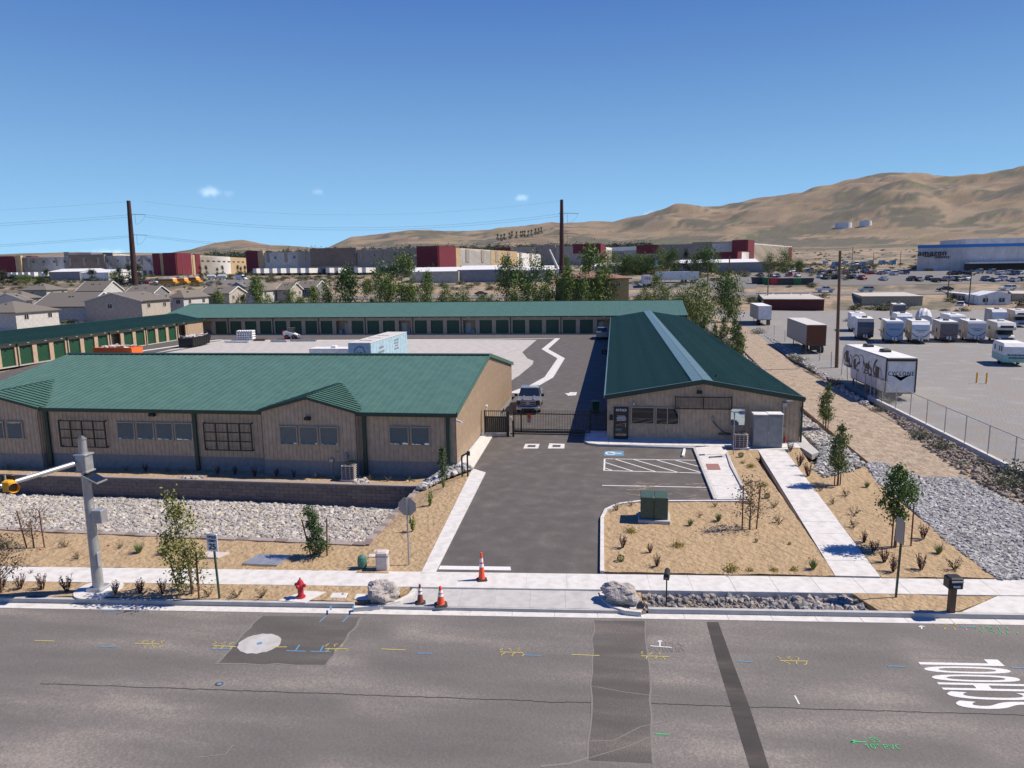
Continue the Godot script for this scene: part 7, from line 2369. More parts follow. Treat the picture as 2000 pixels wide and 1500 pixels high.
	boulder("smooth grey boulder in the small kerbed island at the drive entrance", Vector3(0.266, -0.05, -24.794), Vector3(1.3, 0.85, 0.85), -0.35, 27)
	cone_thing("tall orange traffic cone standing on the pavement by the stop bar", Vector3(-5.058, 0.04, -25.947), 1.12, 0.14, M.cone_orange)
	cone_thing("bright orange traffic cone on the concrete apron", Vector3(-6.184, -0.02, -23.803), 0.72, 0.16, M.cone_orange)
	cone_thing("dirty brown traffic cone beside the bright one on the apron", Vector3(-6.976, -0.02, -23.877), 0.72, 0.13, M.cone_dirty)
	# mailboxes
	var m := thing("mailbox", "small black mailbox on a thin post in the rock bed", "mailbox", Vector3(1.959, -0.2, -24.763), -0.15)
	b = MB.new()
	b.box(Vector3(0, 0.6, 0), Vector3(0.045, 1.3, 0.045))
	put("post", b, M.bronze, m)
	b = MB.new()
	b.extrude([Vector2(-0.25, 0), Vector2(-0.25, 0.02), Vector2(0.25, 0.02), Vector2(0.25, 0)], 0.1)
	var pr := []
	for k in 9: pr.append(Vector2(cos(PI * k / 8) * 0.1, 0.14 + sin(PI * k / 8) * 0.1))
	pr = [Vector2(0.1, 0)] + pr + [Vector2(-0.1, 0)]
	b.t = Transform3D(Basis(Vector3.UP, PI / 2), Vector3.ZERO)
	b.extrude(pr, 0.27)
	put("box", b, M.black, m, Vector3(0, 1.22, 0))
	b = MB.new()
	b.box(Vector3(0, 1.29, 0.275), Vector3(0.13, 0.05, 0.01))
	put("number_plate", b, M.grey_metal, m)
	m = thing("mailbox", "square black mailbox numbered 9660 on a thick wooden post", "mailbox", Vector3(11.726, 0.02, -25.194), 0.12)
	b = MB.new()
	b.cbox(Vector3(0, 0.45, 0), Vector3(0.2, 1.0, 0.2), 0.01)
	put("post", b, M.wood, m)
	b = MB.new()
	b.cbox(Vector3(0, 1.13, 0), Vector3(0.5, 0.4, 0.42), 0.05)
	put("box", b, M.black, m)
	b = MB.new()
	b.box(Vector3(0.02, 1.2, 0.215), Vector3(0.4, 0.06, 0.02))
	put("slot", b, M.white, m)
	lettering("lettering", "9660", 0.11, M.sign_white, m, Transform3D(Basis.IDENTITY, Vector3(0, 1.02, 0.218)))
	# transformer
	s = thing("transformer_box", "dark green transformer box on a concrete pad in the island", "transformer", Vector3(1.981, 0.09, -33.51), -0.03)
	b = MB.new()
	b.cbox(Vector3(0, 0.05, 0), Vector3(1.5, 0.2, 1.4), 0.02)
	put("pad", b, M.concrete_grey, s)
	b = MB.new()
	b.cbox(Vector3(0, 0.65, 0), Vector3(1.28, 1.05, 1.05), 0.03)
	put("body", b, M.util_green, s)
	for q in [-1, 1]:
		b = MB.new()
		b.cbox(Vector3(q * 0.325, 1.2, 0), Vector3(0.655, 0.09, 1.12), 0.03)
		put("lid", b, M.util_green, s)
	b = MB.new()
	b.box(Vector3(-0.02, 0.62, 0.535), Vector3(0.03, 0.9, 0.02))
	put("door_seam", b, M.black, s)
	# bagged green box and beige pedestal, slabs
	s = thing("covered_valve", "green insulated bag over a pipe standing on the soil by the pavement", "valve cover", Vector3(-10.144, 0.02, -26.517))
	b = MB.new()
	b.lathe(Vector3.ZERO, [Vector2(0.1, 0.0), Vector2(0.19, 0.08), Vector2(0.2, 0.35), Vector2(0.17, 0.5), Vector2(0.06, 0.58), Vector2(0, 0.58)], 10)
	put("bag", b, M.bag_green, s)
	s = thing("utility_pedestal", "beige plastic utility pedestal tied with a strap beside the stop sign", "pedestal", Vector3(-9.269, 0.02, -26.51), 0.15)
	b = MB.new()
	b.cbox(Vector3(0, 0.4, 0), Vector3(0.5, 0.8, 0.42), 0.05)
	put("body", b, M.util_beige, s)
	b = MB.new()
	b.box(Vector3(0, 0.62, 0), Vector3(0.52, 0.02, 0.44))
	put("strap", b, M.dark_grey, s)
	for q in [[Vector3(-10.096, 0.03, -27.78), 0.45, 0.3], [Vector3(-9.997, 0.03, -28.299), 0.55, 0.25]]:
		var l := thing("lid_slab", "pinkish flat slab lying in the soil behind the beige pedestal", "slab", q[0], 0.1, "flat slabs behind the pedestal")
		b = MB.new()
		b.cbox(Vector3(0, 0, 0), Vector3(q[1], 0.08, q[2]), 0.02)
		put("slab", b, M.util_beige, l)
	s = thing("utility_cover", "large grey steel utility cover lying in the soil before the basin", "cover", Vector3(-14.487, 0.05, -26.712), 0.0)
	b = MB.new()
	b.prism([Vector2(-0.8, 0.45), Vector2(0.75, 0.45), Vector2(0.9, -0.6), Vector2(-0.55, -0.6)], -0.1, 0.06)
	put("plate", b, M.galv, s)
	s = thing("concrete_lid", "cream concrete lid set flush in the soil near the speed sign", "lid", Vector3(-17.102, 0.03, -27.085), 0.0)
	b = MB.new()
	b.prism([Vector2(-0.55, 0.3), Vector2(0.45, 0.3), Vector2(0.62, -0.3), Vector2(-0.4, -0.3)], -0.1, 0.05)
	put("plate", b, M.util_beige, s)
	for q in [Vector3(-24.842, 0.02, -26.394), Vector3(-22.138, 0.02, -27.147), Vector3(7.945, 0, -29.04)]:
		var f := thing("marker_flag", "tiny red marker flag stuck in the soil", "flag", q, 0.5, "red marker flags in the soil")
		b = MB.new()
		b.cyl(Vector3.ZERO, Vector3(0, 0.25, 0), 0.004, 0.004, 4)
		put("wire", b, M.galv, f)
		b = MB.new()
		b.box(Vector3(0.05, 0.22, 0), Vector3(0.09, 0.06, 0.004))
		put("flag", b, M.red_light, f)
	# keypad stand beside the drive
	s = thing("keypad_stand", "black twin post gate keypad stand at the edge of the drive", "keypad stand", Vector3(-8.544, 0, -39.952), 0.3)
	for q in [[-0.28, 1.3], [0.05, 1.45]]:
		b = MB.new()
		b.box(Vector3(q[0], q[1] / 2 - 0.05, 0), Vector3(0.09, q[1], 0.09))
		put("post", b, M.black, s)
	b = MB.new()
	b.boxb(Vector3(-0.1, 1.36, 0), Vector3(0.42, 0.08, 0.09), Basis(Vector3.BACK, 0.45))
	put("arm", b, M.black, s)
	b = MB.new()
	b.cbox(Vector3(0.12, 1.42, 0.02), Vector3(0.18, 0.26, 0.16), 0.02)
	put("keypad", b, M.black, s)

# ---------------------------------------------------------------- gate and yard
func make_yard_things():
	# sliding gate across the drive
	var zg := -51.5
	var g := thing("sliding_gate", "black steel sliding gate with upright bars across the drive", "gate", Vector3(0, 0, zg))
	var x0: float = Vector3(-7.326, 0.627, -51.5).x
	var x1: float = Vector3(-1.697, 0.72, -51.5).x
	var b: MB
	for y in [0.2, 1.15, 1.72]:
		b = MB.new()
		b.box(Vector3((x0 + x1) / 2, y if y < 1 else (1.5 if y < 1.5 else 0.32), 0), Vector3(x1 - x0, 0.06, 0.06))
		put("rail", b, M.black, g)
	var n := 48
	for k in n + 1:
		b = MB.new()
		b.box(Vector3(lerpf(x0, x1, k / float(n)), 0.98, 0), Vector3(0.026, 1.6, 0.026))
		put("bar", b, M.black, g)
	for x in [x0, x1, x0 + 0.55]:
		b = MB.new()
		b.box(Vector3(x, 0.9, 0), Vector3(0.08, 1.5, 0.08))
		put("stile", b, M.black, g)
	var sx: float = Vector3(-6.193, 1.056, -51.4).x
	b = MB.new()
	b.box(Vector3(sx, 1.33, 0.06), Vector3(0.26, 0.38, 0.012))
	put("sign_plate", b, M.red_light, g)
	b = MB.new()
	b.box(Vector3(sx, 0.98, 0.06), Vector3(0.26, 0.3, 0.012))
	put("notice_plate", b, M.grey_metal, g)
	b = MB.new()
	b.box(Vector3((x0 + x1) / 2, 0.1, -0.02), Vector3(x1 - x0, 0.1, 0.05))
	put("bottom_rail", b, M.black, g)
	# fixed panel against the storage wall
	var f := thing("gate_panel", "black solid lower gate panel with short bars beside the storage wall", "fence", Vector3(0, 0, -50.6))
	var a0: float = Vector3(-9.367, 1.175, -50.6).x
	var a1: float = Vector3(-7.61, 1.203, -50.6).x
	b = MB.new()
	b.box(Vector3((a0 + a1) / 2, 0.1, 0), Vector3(a1 - a0 + 0.1, 0.26, 0.5))
	put("plinth", b, M.concrete_grey, f)
	for k in 12:
		b = MB.new()
		b.box(Vector3(lerpf(a0, a1, (k + 0.5) / 12.0), 0.85, 0.0), Vector3((a1 - a0) / 12.0 - 0.012, 1.15, 0.03))
		put("slat", b, M.black, f)
	for k in 13:
		b = MB.new()
		b.box(Vector3(lerpf(a0, a1, k / 12.0), 1.6, 0), Vector3(0.024, 0.5, 0.024))
		put("bar", b, M.black, f)
	for y in [0.28, 1.43, 1.86]:
		b = MB.new()
		b.box(Vector3((a0 + a1) / 2, y, 0.02), Vector3(a1 - a0, 0.06, 0.05))
		put("rail", b, M.black, f)
	for q in [[a0, 1.9, 0.09], [a1 - 0.02, 1.95, 0.2], [a1 + 0.38, 1.2, 0.14]]:
		b = MB.new()
		b.box(Vector3(q[0], q[1] / 2, 0.04 if q[2] < 0.14 else 0.2), Vector3(q[2], q[1], q[2]))
		put("post", b, M.black, f)
	b = MB.new()
	b.cyl(Vector3(a0 + 0.1, 0.2, -0.2), Vector3(a0 + 0.1, 2.1, -0.2), 0.05, 0.05, 8)
	b.cbox(Vector3(a0 + 0.1, 2.18, -0.2), Vector3(0.16, 0.16, 0.2), 0.03)
	put("camera_post", b, M.white, f)
	b = MB.new()
	b.cyl(Vector3(a1 + 0.2, 1.4, 0.25), Vector3(a1 + 0.2, 1.4, 0.34), 0.11, 0.11, 14)
	put("gate_operator", b, M.offwhite, f)
	# short fence from gate to office
	f = thing("walk_fence", "short black barred fence between the gate and the office wall", "fence", Vector3(0, 0.12, -52.2))
	var c0: float = Vector3(-1.682, 0.567, -52.2).x
	for k in 13:
		b = MB.new()
		b.box(Vector3(lerpf(c0, -0.5, k / 12.0), 0.85, 0), Vector3(0.024 if k % 12 else 0.07, 1.6, 0.024 if k % 12 else 0.07))
		put("bar", b, M.black, f)
	for y in [0.15, 1.5]:
		b = MB.new()
		b.box(Vector3((c0 - 0.5) / 2, y, 0.01), Vector3(-0.5 - c0, 0.05, 0.04))
		put("rail", b, M.black, f)
	# wheelie bin in the office's shade
	var w := thing("wheelie_bin", "dark green wheelie bin in the shade beside the office wall", "bin", Vector3(-1.488, 0, -59.473), 0.1)
	b = MB.new()
	b.loft([[Vector3(-0.24, 0.08, 0.26), Vector3(0.24, 0.08, 0.26), Vector3(0.24, 0.08, -0.26), Vector3(-0.24, 0.08, -0.26)], [Vector3(-0.3, 1.0, 0.36), Vector3(0.3, 1.0, 0.36), Vector3(0.3, 1.0, -0.36), Vector3(-0.3, 1.0, -0.36)]])
	put("body", b, M.door_green, w)
	b = MB.new()
	b.cbox(Vector3(0, 1.04, 0.02), Vector3(0.66, 0.08, 0.82), 0.03)
	put("lid", b, M.door_green, w)
	for s in [-1, 1]:
		b = MB.new()
		b.cyl(Vector3(s * 0.28, 0.1, -0.28), Vector3(s * 0.34, 0.1, -0.28), 0.1, 0.1, 12)
		put("wheel", b, M.rubber, w)
	# dumpsters
	for q in [["black open dumpster heaped with pale boards in the yard", Vector3(-71.5, 0, -113.5), 0.12, M.black, 7.0, 2.1], ["orange open dumpster full of scrap wood behind the green roof", Vector3(-73.0, 0, -96.0), 1.55, M.orange, 6.4, 2.3]]:
		var d := thing("dumpster", q[0], "dumpster", q[1], q[2])
		var L: float = q[4]
		b = MB.new()
		var pr := [Vector2(-L / 2 + 0.7, 0.2), Vector2(L / 2, 0.2), Vector2(L / 2, 1.6), Vector2(-L / 2, 1.6), Vector2(-L / 2, 1.1)]
		b.extrude(pr, 1.2)
		put("body", b, q[3], d)
		for k in 8:
			b = MB.new()
			b.box(Vector3(0, 0.9, -L / 2 + 0.9 + k * (L - 1.1) / 7.0), Vector3(2.52, 1.36, 0.1))
			put("rib", b, q[3], d)
		b = MB.new()
		for s in [-1, 1]: b.box(Vector3(s * 1.2, 1.62, 0), Vector3(0.14, 0.12, L))
		put("rim", b, q[3], d)
		for k in 26:
			b = MB.new()
			b.boxb(Vector3(rng.randf_range(-0.9, 0.9), 1.68 + rng.randf() * 0.22, rng.randf_range(-L * 0.4, L * 0.4)), Vector3(rng.randf_range(0.5, 1.6), 0.06, rng.randf_range(0.1, 0.5)), Basis.from_euler(Vector3(rng.randf_range(-0.3, 0.3), rng.randf() * TAU, rng.randf_range(-0.3, 0.3))))
			put("scrap_board", b, M.util_beige if k % 3 else M.offwhite, d)
	# stack of white rolls on a pallet, pipes and timber on the gravel
	var st := thing("roll_stack", "stack of white wrapped rolls on the yard gravel", "stack", Vector3(-67.581, 0.02, -123.55), 0.05)
	for r in 4:
		for k in 7:
			for c in 2:
				b = MB.new()
				b.cyl(Vector3(-1.35 + k * 0.45, 0.28 + r * 0.44, -0.65 + c * 0.66), Vector3(-1.35 + k * 0.45, 0.28 + r * 0.44, -0.03 + c * 0.66), 0.21, 0.21, 10)
				put("roll", b, M.white, st)
	for q in [[Vector3(-66.889, 0.02, -118.821), 5.0, "white bundle of long boards lying on the yard gravel", M.white], [Vector3(-59.489, 0.02, -120.182), 3.4, "grey concrete beam lying on the yard gravel", M.concrete_grey], [Vector3(-55.347, 0.02, -121.096), 5.0, "thin grey pipes lying on the yard gravel by the skid steer", M.galv], [Vector3(-64.088, 0.02, -122.079), 2.6, "heap of brown timber offcuts on the yard gravel", M.wood]]:
		var l := thing("yard_bundle", q[2], "bundle", q[0], 0.02)
		for k in 5:
			b = MB.new()
			b.box(Vector3(rng.randf_range(-0.3, 0.3), 0.08 + 0.12 * (k / 2), (k % 2) * 0.3 + rng.randf() * 0.1), Vector3(q[1] * rng.randf_range(0.8, 1.0), 0.12, 0.22), rng.randf_range(-0.05, 0.05))
			put("length", b, q[3], l)
	# skid steer
	var sk := thing("skid_steer", "white and red skid steer loader parked on the yard gravel", "loader", Vector3(-59.635, 0, -125.677), 1.75)
	b = MB.new()
	b.extrude([Vector2(-1.4, 0.45), Vector2(1.0, 0.45), Vector2(1.15, 0.8), Vector2(0.5, 1.15), Vector2(-0.8, 1.45), Vector2(-1.4, 1.35)], 0.6)
	put("body", b, M.white, sk)
	b = MB.new()
	b.extrude([Vector2(-0.7, 1.2), Vector2(0.55, 1.1), Vector2(0.5, 2.0), Vector2(-0.6, 2.05)], 0.48)
	put("cab", b, M.glass_dark, sk)
	b = MB.new()
	b.cbox(Vector3(0, 2.06, -0.05), Vector3(1.05, 0.08, 1.3), 0.03)
	put("cab_roof", b, M.dark_grey, sk)
	b = MB.new()
	b.cbox(Vector3(0, 1.05, -1.45), Vector3(1.2, 0.9, 0.18), 0.04)
	put("tail_guard", b, M.red_light, sk)
	for s in [-1, 1]:
		for z in [-0.75, 0.6]:
			b = MB.new()
			b.cyl(Vector3(s * 0.62, 0.42, z), Vector3(s * 0.9, 0.42, z), 0.42, 0.42, 14)
			var wh := put("wheel", b, M.rubber, sk)
			b = MB.new()
			b.cyl(Vector3(s * 0.86, 0.42, z), Vector3(s * 0.92, 0.42, z), 0.2, 0.2, 12)
			put("rim", b, M.red, wh)
		b = MB.new()
		b.extrude([Vector2(-1.3, 1.35), Vector2(-0.9, 1.6), Vector2(1.3, 0.75), Vector2(1.35, 0.35), Vector2(1.15, 0.3), Vector2(1.05, 0.65)], 0.07)
		put("lift_arm", b, M.white, sk, Vector3(s * 0.72, 0, 0))
	b = MB.new()
	b.extrude([Vector2(1.2, 0.05), Vector2(2.0, 0.02), Vector2(1.9, 0.1), Vector2(1.35, 0.2), Vector2(1.3, 0.75), Vector2(1.15, 0.7)], 0.9)
	put("bucket", b, M.dark_grey, sk)

# ---------------------------------------------------------------- vehicles
func wheel_set(t: Node3D, xs: float, zs: Array, r: float, w := 0.24, rim_m = null):
	for z in zs:
		for s in [-1, 1]:
			var b := MB.new()
			b.cyl(Vector3(s * (xs - w), r, z), Vector3(s * xs, r, z), r, r, 14)
			var o := put("wheel", b, M.rubber, t)
			b = MB.new()
			b.cyl(Vector3(s * (xs - 0.02), r, z), Vector3(s * (xs + 0.015), r, z), r * 0.6, r * 0.55, 12)
			put("rim", b, M.chrome if rim_m == null else rim_m, o)

# car: nose towards +z. profile kinds
func car(label: String, kind: String, body_m, at: Vector3, turn: float, group := "", called := "") -> Node3D:
	var t := thing(called if called != "" else {"sedan": "parked_car", "suv": "parked_suv", "van": "delivery_van", "pickup": "pickup_truck"}[kind], label, {"sedan": "car", "suv": "car", "van": "van", "pickup": "pickup"}[kind], at, turn, group)
	var low: Array
	var top: Array
	var wt: Array
	var hw := 0.9
	var wz := [1.4, -1.4]
	var wr := 0.34
	if kind == "sedan":
		low = [Vector2(-2.3, 0.3), Vector2(2.3, 0.3), Vector2(2.35, 0.6), Vector2(2.0, 0.82), Vector2(1.0, 0.95), Vector2(-1.7, 1.0), Vector2(-2.3, 0.95)]
		top = [Vector2(1.05, 0.94), Vector2(0.3, 1.42), Vector2(-0.9, 1.45), Vector2(-1.75, 1.0)]
	elif kind == "suv":
		low = [Vector2(-2.3, 0.32), Vector2(2.3, 0.32), Vector2(2.38, 0.7), Vector2(2.1, 1.0), Vector2(1.1, 1.1), Vector2(-2.2, 1.15), Vector2(-2.35, 0.8)]
		top = [Vector2(1.15, 1.08), Vector2(0.45, 1.66), Vector2(-1.7, 1.7), Vector2(-2.25, 1.12)]
		wr = 0.37
	elif kind == "van":
		low = [Vector2(-3.0, 0.4), Vector2(2.8, 0.4), Vector2(2.9, 0.8), Vector2(2.6, 1.15), Vector2(1.9, 1.3), Vector2(1.2, 2.4), Vector2(0.9, 2.65), Vector2(-3.0, 2.65)]
		top = [Vector2(1.95, 1.32), Vector2(1.3, 2.3), Vector2(0.8, 2.3), Vector2(0.8, 1.4)]
		wz = [1.9, -1.9]
		hw = 1.0
	else:
		low = [Vector2(-2.9, 0.5), Vector2(2.8, 0.45), Vector2(2.92, 0.9), Vector2(2.75, 1.18), Vector2(1.35, 1.3), Vector2(-0.75, 1.3), Vector2(-0.8, 1.32), Vector2(-2.9, 1.32)]
		top = [Vector2(1.4, 1.28), Vector2(0.75, 1.88), Vector2(-0.65, 1.92), Vector2(-0.95, 1.3)]
		wz = [1.8, -1.75]
		wr = 0.42
		hw = 0.99
	var b := MB.new()
	wt = []
	for p in low: wt.append(hw if p.y < 0.9 else hw - 0.06)
	b.extrude(low, hw, wt)
	put("body", b, body_m, t)
	b = MB.new()
	var tw := []
	for p in top: tw.append(hw - 0.07 if p.y < 1.35 else hw - 0.22)
	if kind == "van": tw = [hw + 0.01, hw + 0.01, hw + 0.01, hw + 0.01]
	b.extrude(top, hw, tw)
	put("glazing", b, M.glass_dark, t)
	if kind != "van":
		b = MB.new()
		var r1: Vector2 = top[1]
		var r2: Vector2 = top[2]
		b.cbox(Vector3(0, (r1.y + r2.y) / 2 + 0.02, (r1.x + r2.x) / 2), Vector3((hw - 0.2) * 2, 0.06, absf(r1.x - r2.x) + 0.1), 0.03)
		put("roof", b, body_m, t)
		for s in [-1, 1]:
			b = MB.new()
			b.boxb(Vector3(s * (hw - 0.13), (top[0].y + r1.y) / 2, lerpf(r1.x, r2.x, 0.5)), Vector3(0.05, r1.y - top[0].y, 0.1), Basis(Vector3.BACK, s * 0.25))
			put("pillar", b, body_m, t)
	wheel_set(t, hw, wz, wr)
	for s in [-1, 1]:
		b = MB.new()
		b.cbox(Vector3(s * (hw - 0.25), 0.72 if kind == "sedan" else 0.88, low[1].x + 0.02), Vector3(0.32, 0.14, 0.12), 0.03)
		put("headlight", b, M.reflective, t)
		b = MB.new()
		b.cbox(Vector3(s * (hw - 0.2), 0.85 if kind == "sedan" else 1.0, low[0].x + 0.01), Vector3(0.2, 0.2, 0.1), 0.03)
		put("tail_light", b, M.red_light, t)
	if kind == "pickup":
		b = MB.new()
		b.box(Vector3(0, 1.3, -1.9), Vector3(1.6, 0.06, 1.8))
		put("bed_floor", b, M.dark_grey, t)
	return t

func paint(t: Node3D, m):
	for c in t.get_children():
		if String(c.name).begins_with("body") or String(c.name).begins_with("roof") or String(c.name).begins_with("pillar"):
			c.material_override = m

func big_pickup(label: String, at: Vector3, turn: float):
	var t := car(label, "pickup", M.silver, at, turn)
	var b := MB.new()
	b.cbox(Vector3(0, 0.95, 2.9), Vector3(1.42, 0.5, 0.1), 0.05)
	put("grille", b, M.black, t)
	for y in [0.82, 0.97, 1.1]:
		b = MB.new()
		b.cbox(Vector3(0, y, 2.955), Vector3(1.36, 0.05, 0.03), 0.01)
		put("grille_bar", b, M.chrome, t)
	b = MB.new()
	b.cyl(Vector3(0, 0.97, 2.95), Vector3(0, 0.97, 2.985), 0.12, 0.12, 16)
	put("badge", b, M.galv, t).scale = Vector3(1.5, 1, 1)
	b = MB.new()
	b.cbox(Vector3(0, 0.55, 2.92), Vector3(1.95, 0.24, 0.24), 0.06)
	put("bumper", b, M.chrome, t)
	b = MB.new()
	b.box(Vector3(0, 0.48, 3.045), Vector3(1.1, 0.12, 0.02))
	put("air_intake", b, M.black, t)
	for s in [-1, 1]:
		b = MB.new()
		b.cbox(Vector3(s * 1.15, 1.38, 1.2), Vector3(0.26, 0.24, 0.1), 0.03)
		put("mirror", b, M.black, t)
		b = MB.new()
		b.cbox(Vector3(s * 0.85, 1.0, 2.86), Vector3(0.3, 0.4, 0.16), 0.04)
		put("headlight_housing", b, M.glass_dark, t)
		b = MB.new()
		b.extrude([Vector2(1.25, 0), Vector2(1.55, 0.3), Vector2(1.95, 0.38), Vector2(2.3, 0.25), Vector2(2.45, 0)], 0.03)
		put("wheel_arch", b, M.dark_grey, t, Vector3(s * 1.0, 0.5, -0.05))
	b = MB.new()
	b.cbox(Vector3(0.3, 1.98, 0.3), Vector3(0.7, 0.1, 0.3), 0.03)
	put("light_bar", b, M.white, t)
	b = MB.new()
	for s in [-1, 1]: b.boxb(Vector3(s * 0.45, 1.29, 2.0), Vector3(0.14, 0.05, 1.3), Basis(Vector3.RIGHT, 0.08))
	put("hood_ridge", b, M.silver, t)

# box trailer, doors at +z or plain; local z along its length
func box_trailer(label: String, at: Vector3, turn: float, L: float, w: float, y0: float, h: float, side_m, end_m, roof_m, legs := true, called := "box_trailer") -> Node3D:
	var t := thing(called, label, "trailer", at, turn)
	var b := MB.new()
	b.box(Vector3(0, (y0 + h) / 2, 0), Vector3(w - 0.04, h - y0, L - 0.04))
	put("body", b, side_m, t)
	for s in [-1, 1]:
		b = MB.new()
		b.box(Vector3(s * w / 2, (y0 + h) / 2 - 0.04, 0), Vector3(0.03, h - y0 - 0.12, L - 0.06))
		var sd := put("side_panel", b, side_m, t)
		for k in int(L / 1.2):
			b = MB.new()
			b.box(Vector3(s * (w / 2 + 0.018), (y0 + h) / 2 - 0.04, -L / 2 + 0.6 + k * 1.2), Vector3(0.02, h - y0 - 0.2, 0.04))
			put("rib", b, side_m, sd)
	for s in [-1, 1]:
		b = MB.new()
		b.box(Vector3(0, (y0 + h) / 2 - 0.03, s * L / 2), Vector3(w - 0.1, h - y0 - 0.1, 0.03))
		put("end_panel", b, end_m if s > 0 else side_m, t)
	b = MB.new()
	b.cbox(Vector3(0, h + 0.02, 0), Vector3(w + 0.06, 0.06, L + 0.06), 0.02)
	put("roof", b, roof_m, t)
	b = MB.new()
	b.box(Vector3(0, y0 + 0.03, 0), Vector3(w + 0.05, 0.12, L + 0.04))
	put("chassis", b, M.dark_grey, t)
	if legs:
		wheel_set(t, w / 2 - 0.05, [L / 2 - 1.3, L / 2 - 2.5] if legs else [], 0.5, 0.5, M.dark_grey)
		for s in [-1, 1]:
			b = MB.new()
			b.box(Vector3(s * 0.7, y0 / 2, -L / 2 + 2.5), Vector3(0.12, y0, 0.12))
			put("landing_leg", b, M.dark_grey, t)
	return t

# travel trailer, front towards +z
func travel_trailer(label: String, at: Vector3, turn: float, L: float, h: float, wall_m, front_m, graphic_m, round_front := true, called := "travel_trailer"):
	var t := thing(called, label, "travel trailer", at, turn, "")
	var y0 := 0.55
	var pr := [Vector2(-L / 2, y0), Vector2(L / 2 - 0.25, y0), Vector2(L / 2, y0 + 0.5), Vector2(L / 2 + 0.02, h * 0.62), Vector2(L / 2 - 0.25, h * 0.86), Vector2(L / 2 - 0.8, h), Vector2(-L / 2 + 0.15, h), Vector2(-L / 2, h - 0.2)]
	if not round_front: pr = [Vector2(-L / 2, y0), Vector2(L / 2 - 0.1, y0), Vector2(L / 2, y0 + 0.3), Vector2(L / 2, h - 0.25), Vector2(L / 2 - 0.2, h), Vector2(-L / 2 + 0.15, h), Vector2(-L / 2, h - 0.2)]
	var b := MB.new()
	b.extrude(pr, 1.22)
	put("body", b, wall_m, t)
	b = MB.new()
	var cap := []
	for p in pr:
		if p.x > L / 2 - 0.9: cap.append(p + Vector2(0.03, 0.0))
	var inner := cap.duplicate()
	inner.reverse()
	for p in inner: cap.append(p - Vector2(0.12, 0.03))
	b.extrude(cap, 1.2)
	put("front_cap", b, front_m, t)
	b = MB.new()
	b.cbox(Vector3(0, h + 0.02, -0.3), Vector3(2.4, 0.05, L - 0.9), 0.02)
	put("roof", b, M.white, t)
	b = MB.new()
	b.cbox(Vector3(0.05, h + 0.17, 0.2), Vector3(0.75, 0.28, 0.95), 0.08)
	put("roof_air_conditioner", b, M.dark_grey if graphic_m != M.white else M.white, t)
	b = MB.new()
	b.cbox(Vector3(-0.4, h + 0.1, -L * 0.28), Vector3(0.45, 0.12, 0.45), 0.04)
	put("roof_vent", b, M.white, t)
	# graphics: sweeping bands and the badge
	for s in [-1, 1]:
		b = MB.new()
		var pts := []
		for k in 8: pts.append(Vector3(s * (0.3 + k * 0.125), y0 + 0.55 + 0.012 * k * k, L / 2 + 0.06))
		b.tube(pts, 0.05, 4)
		put("graphic_band", b, graphic_m, t)
		b = MB.new()
		b.box(Vector3(s * 1.225, h * 0.55, L * 0.1), Vector3(0.03, 0.6, 0.9))
		put("window", b, M.glass_dark, t)
		b = MB.new()
		b.box(Vector3(s * 1.225, h * 0.4, -L * 0.25), Vector3(0.02, 0.5, L * 0.35))
		put("graphic_panel", b, graphic_m, t)
	b = MB.new()
	b.box(Vector3(-1.225, h * 0.48, -L * 0.05), Vector3(0.03, 1.8, 0.7))
	put("door", b, M.offwhite, t)
	b = MB.new()
	b.box(Vector3(0, y0 + 0.05, 0), Vector3(2.2, 0.2, L - 0.3))
	put("chassis", b, M.black, t)
	b = MB.new()
	for s in [-1, 1]: b.cyl(Vector3(s * 0.8, 0.5, L / 2 - 0.2), Vector3(0, 0.5, L / 2 + 1.0), 0.06, 0.06, 6)
	b.cyl(Vector3(0, 0.02, L / 2 + 0.85), Vector3(0, 0.95, L / 2 + 0.85), 0.05, 0.05, 8)
	put("tow_hitch", b, M.dark_grey, t)
	for s in [-1, 1]:
		b = MB.new()
		b.lathe(Vector3(s * 0.18, 0.52, L / 2 + 0.35), [Vector2(0.0, 0), Vector2(0.15, 0.05), Vector2(0.15, 0.4), Vector2(0.06, 0.5), Vector2(0, 0.5)], 10)
		put("gas_bottle", b, M.white, t)
	wheel_set(t, 1.2, [-0.3, -1.2], 0.34)
	return t

func badge(t: Node3D, s: String, y: float, z: float, size: float, m):
	lettering("badge_text", s, size, m, t, Transform3D(Basis.IDENTITY, Vector3(0, y, z)))

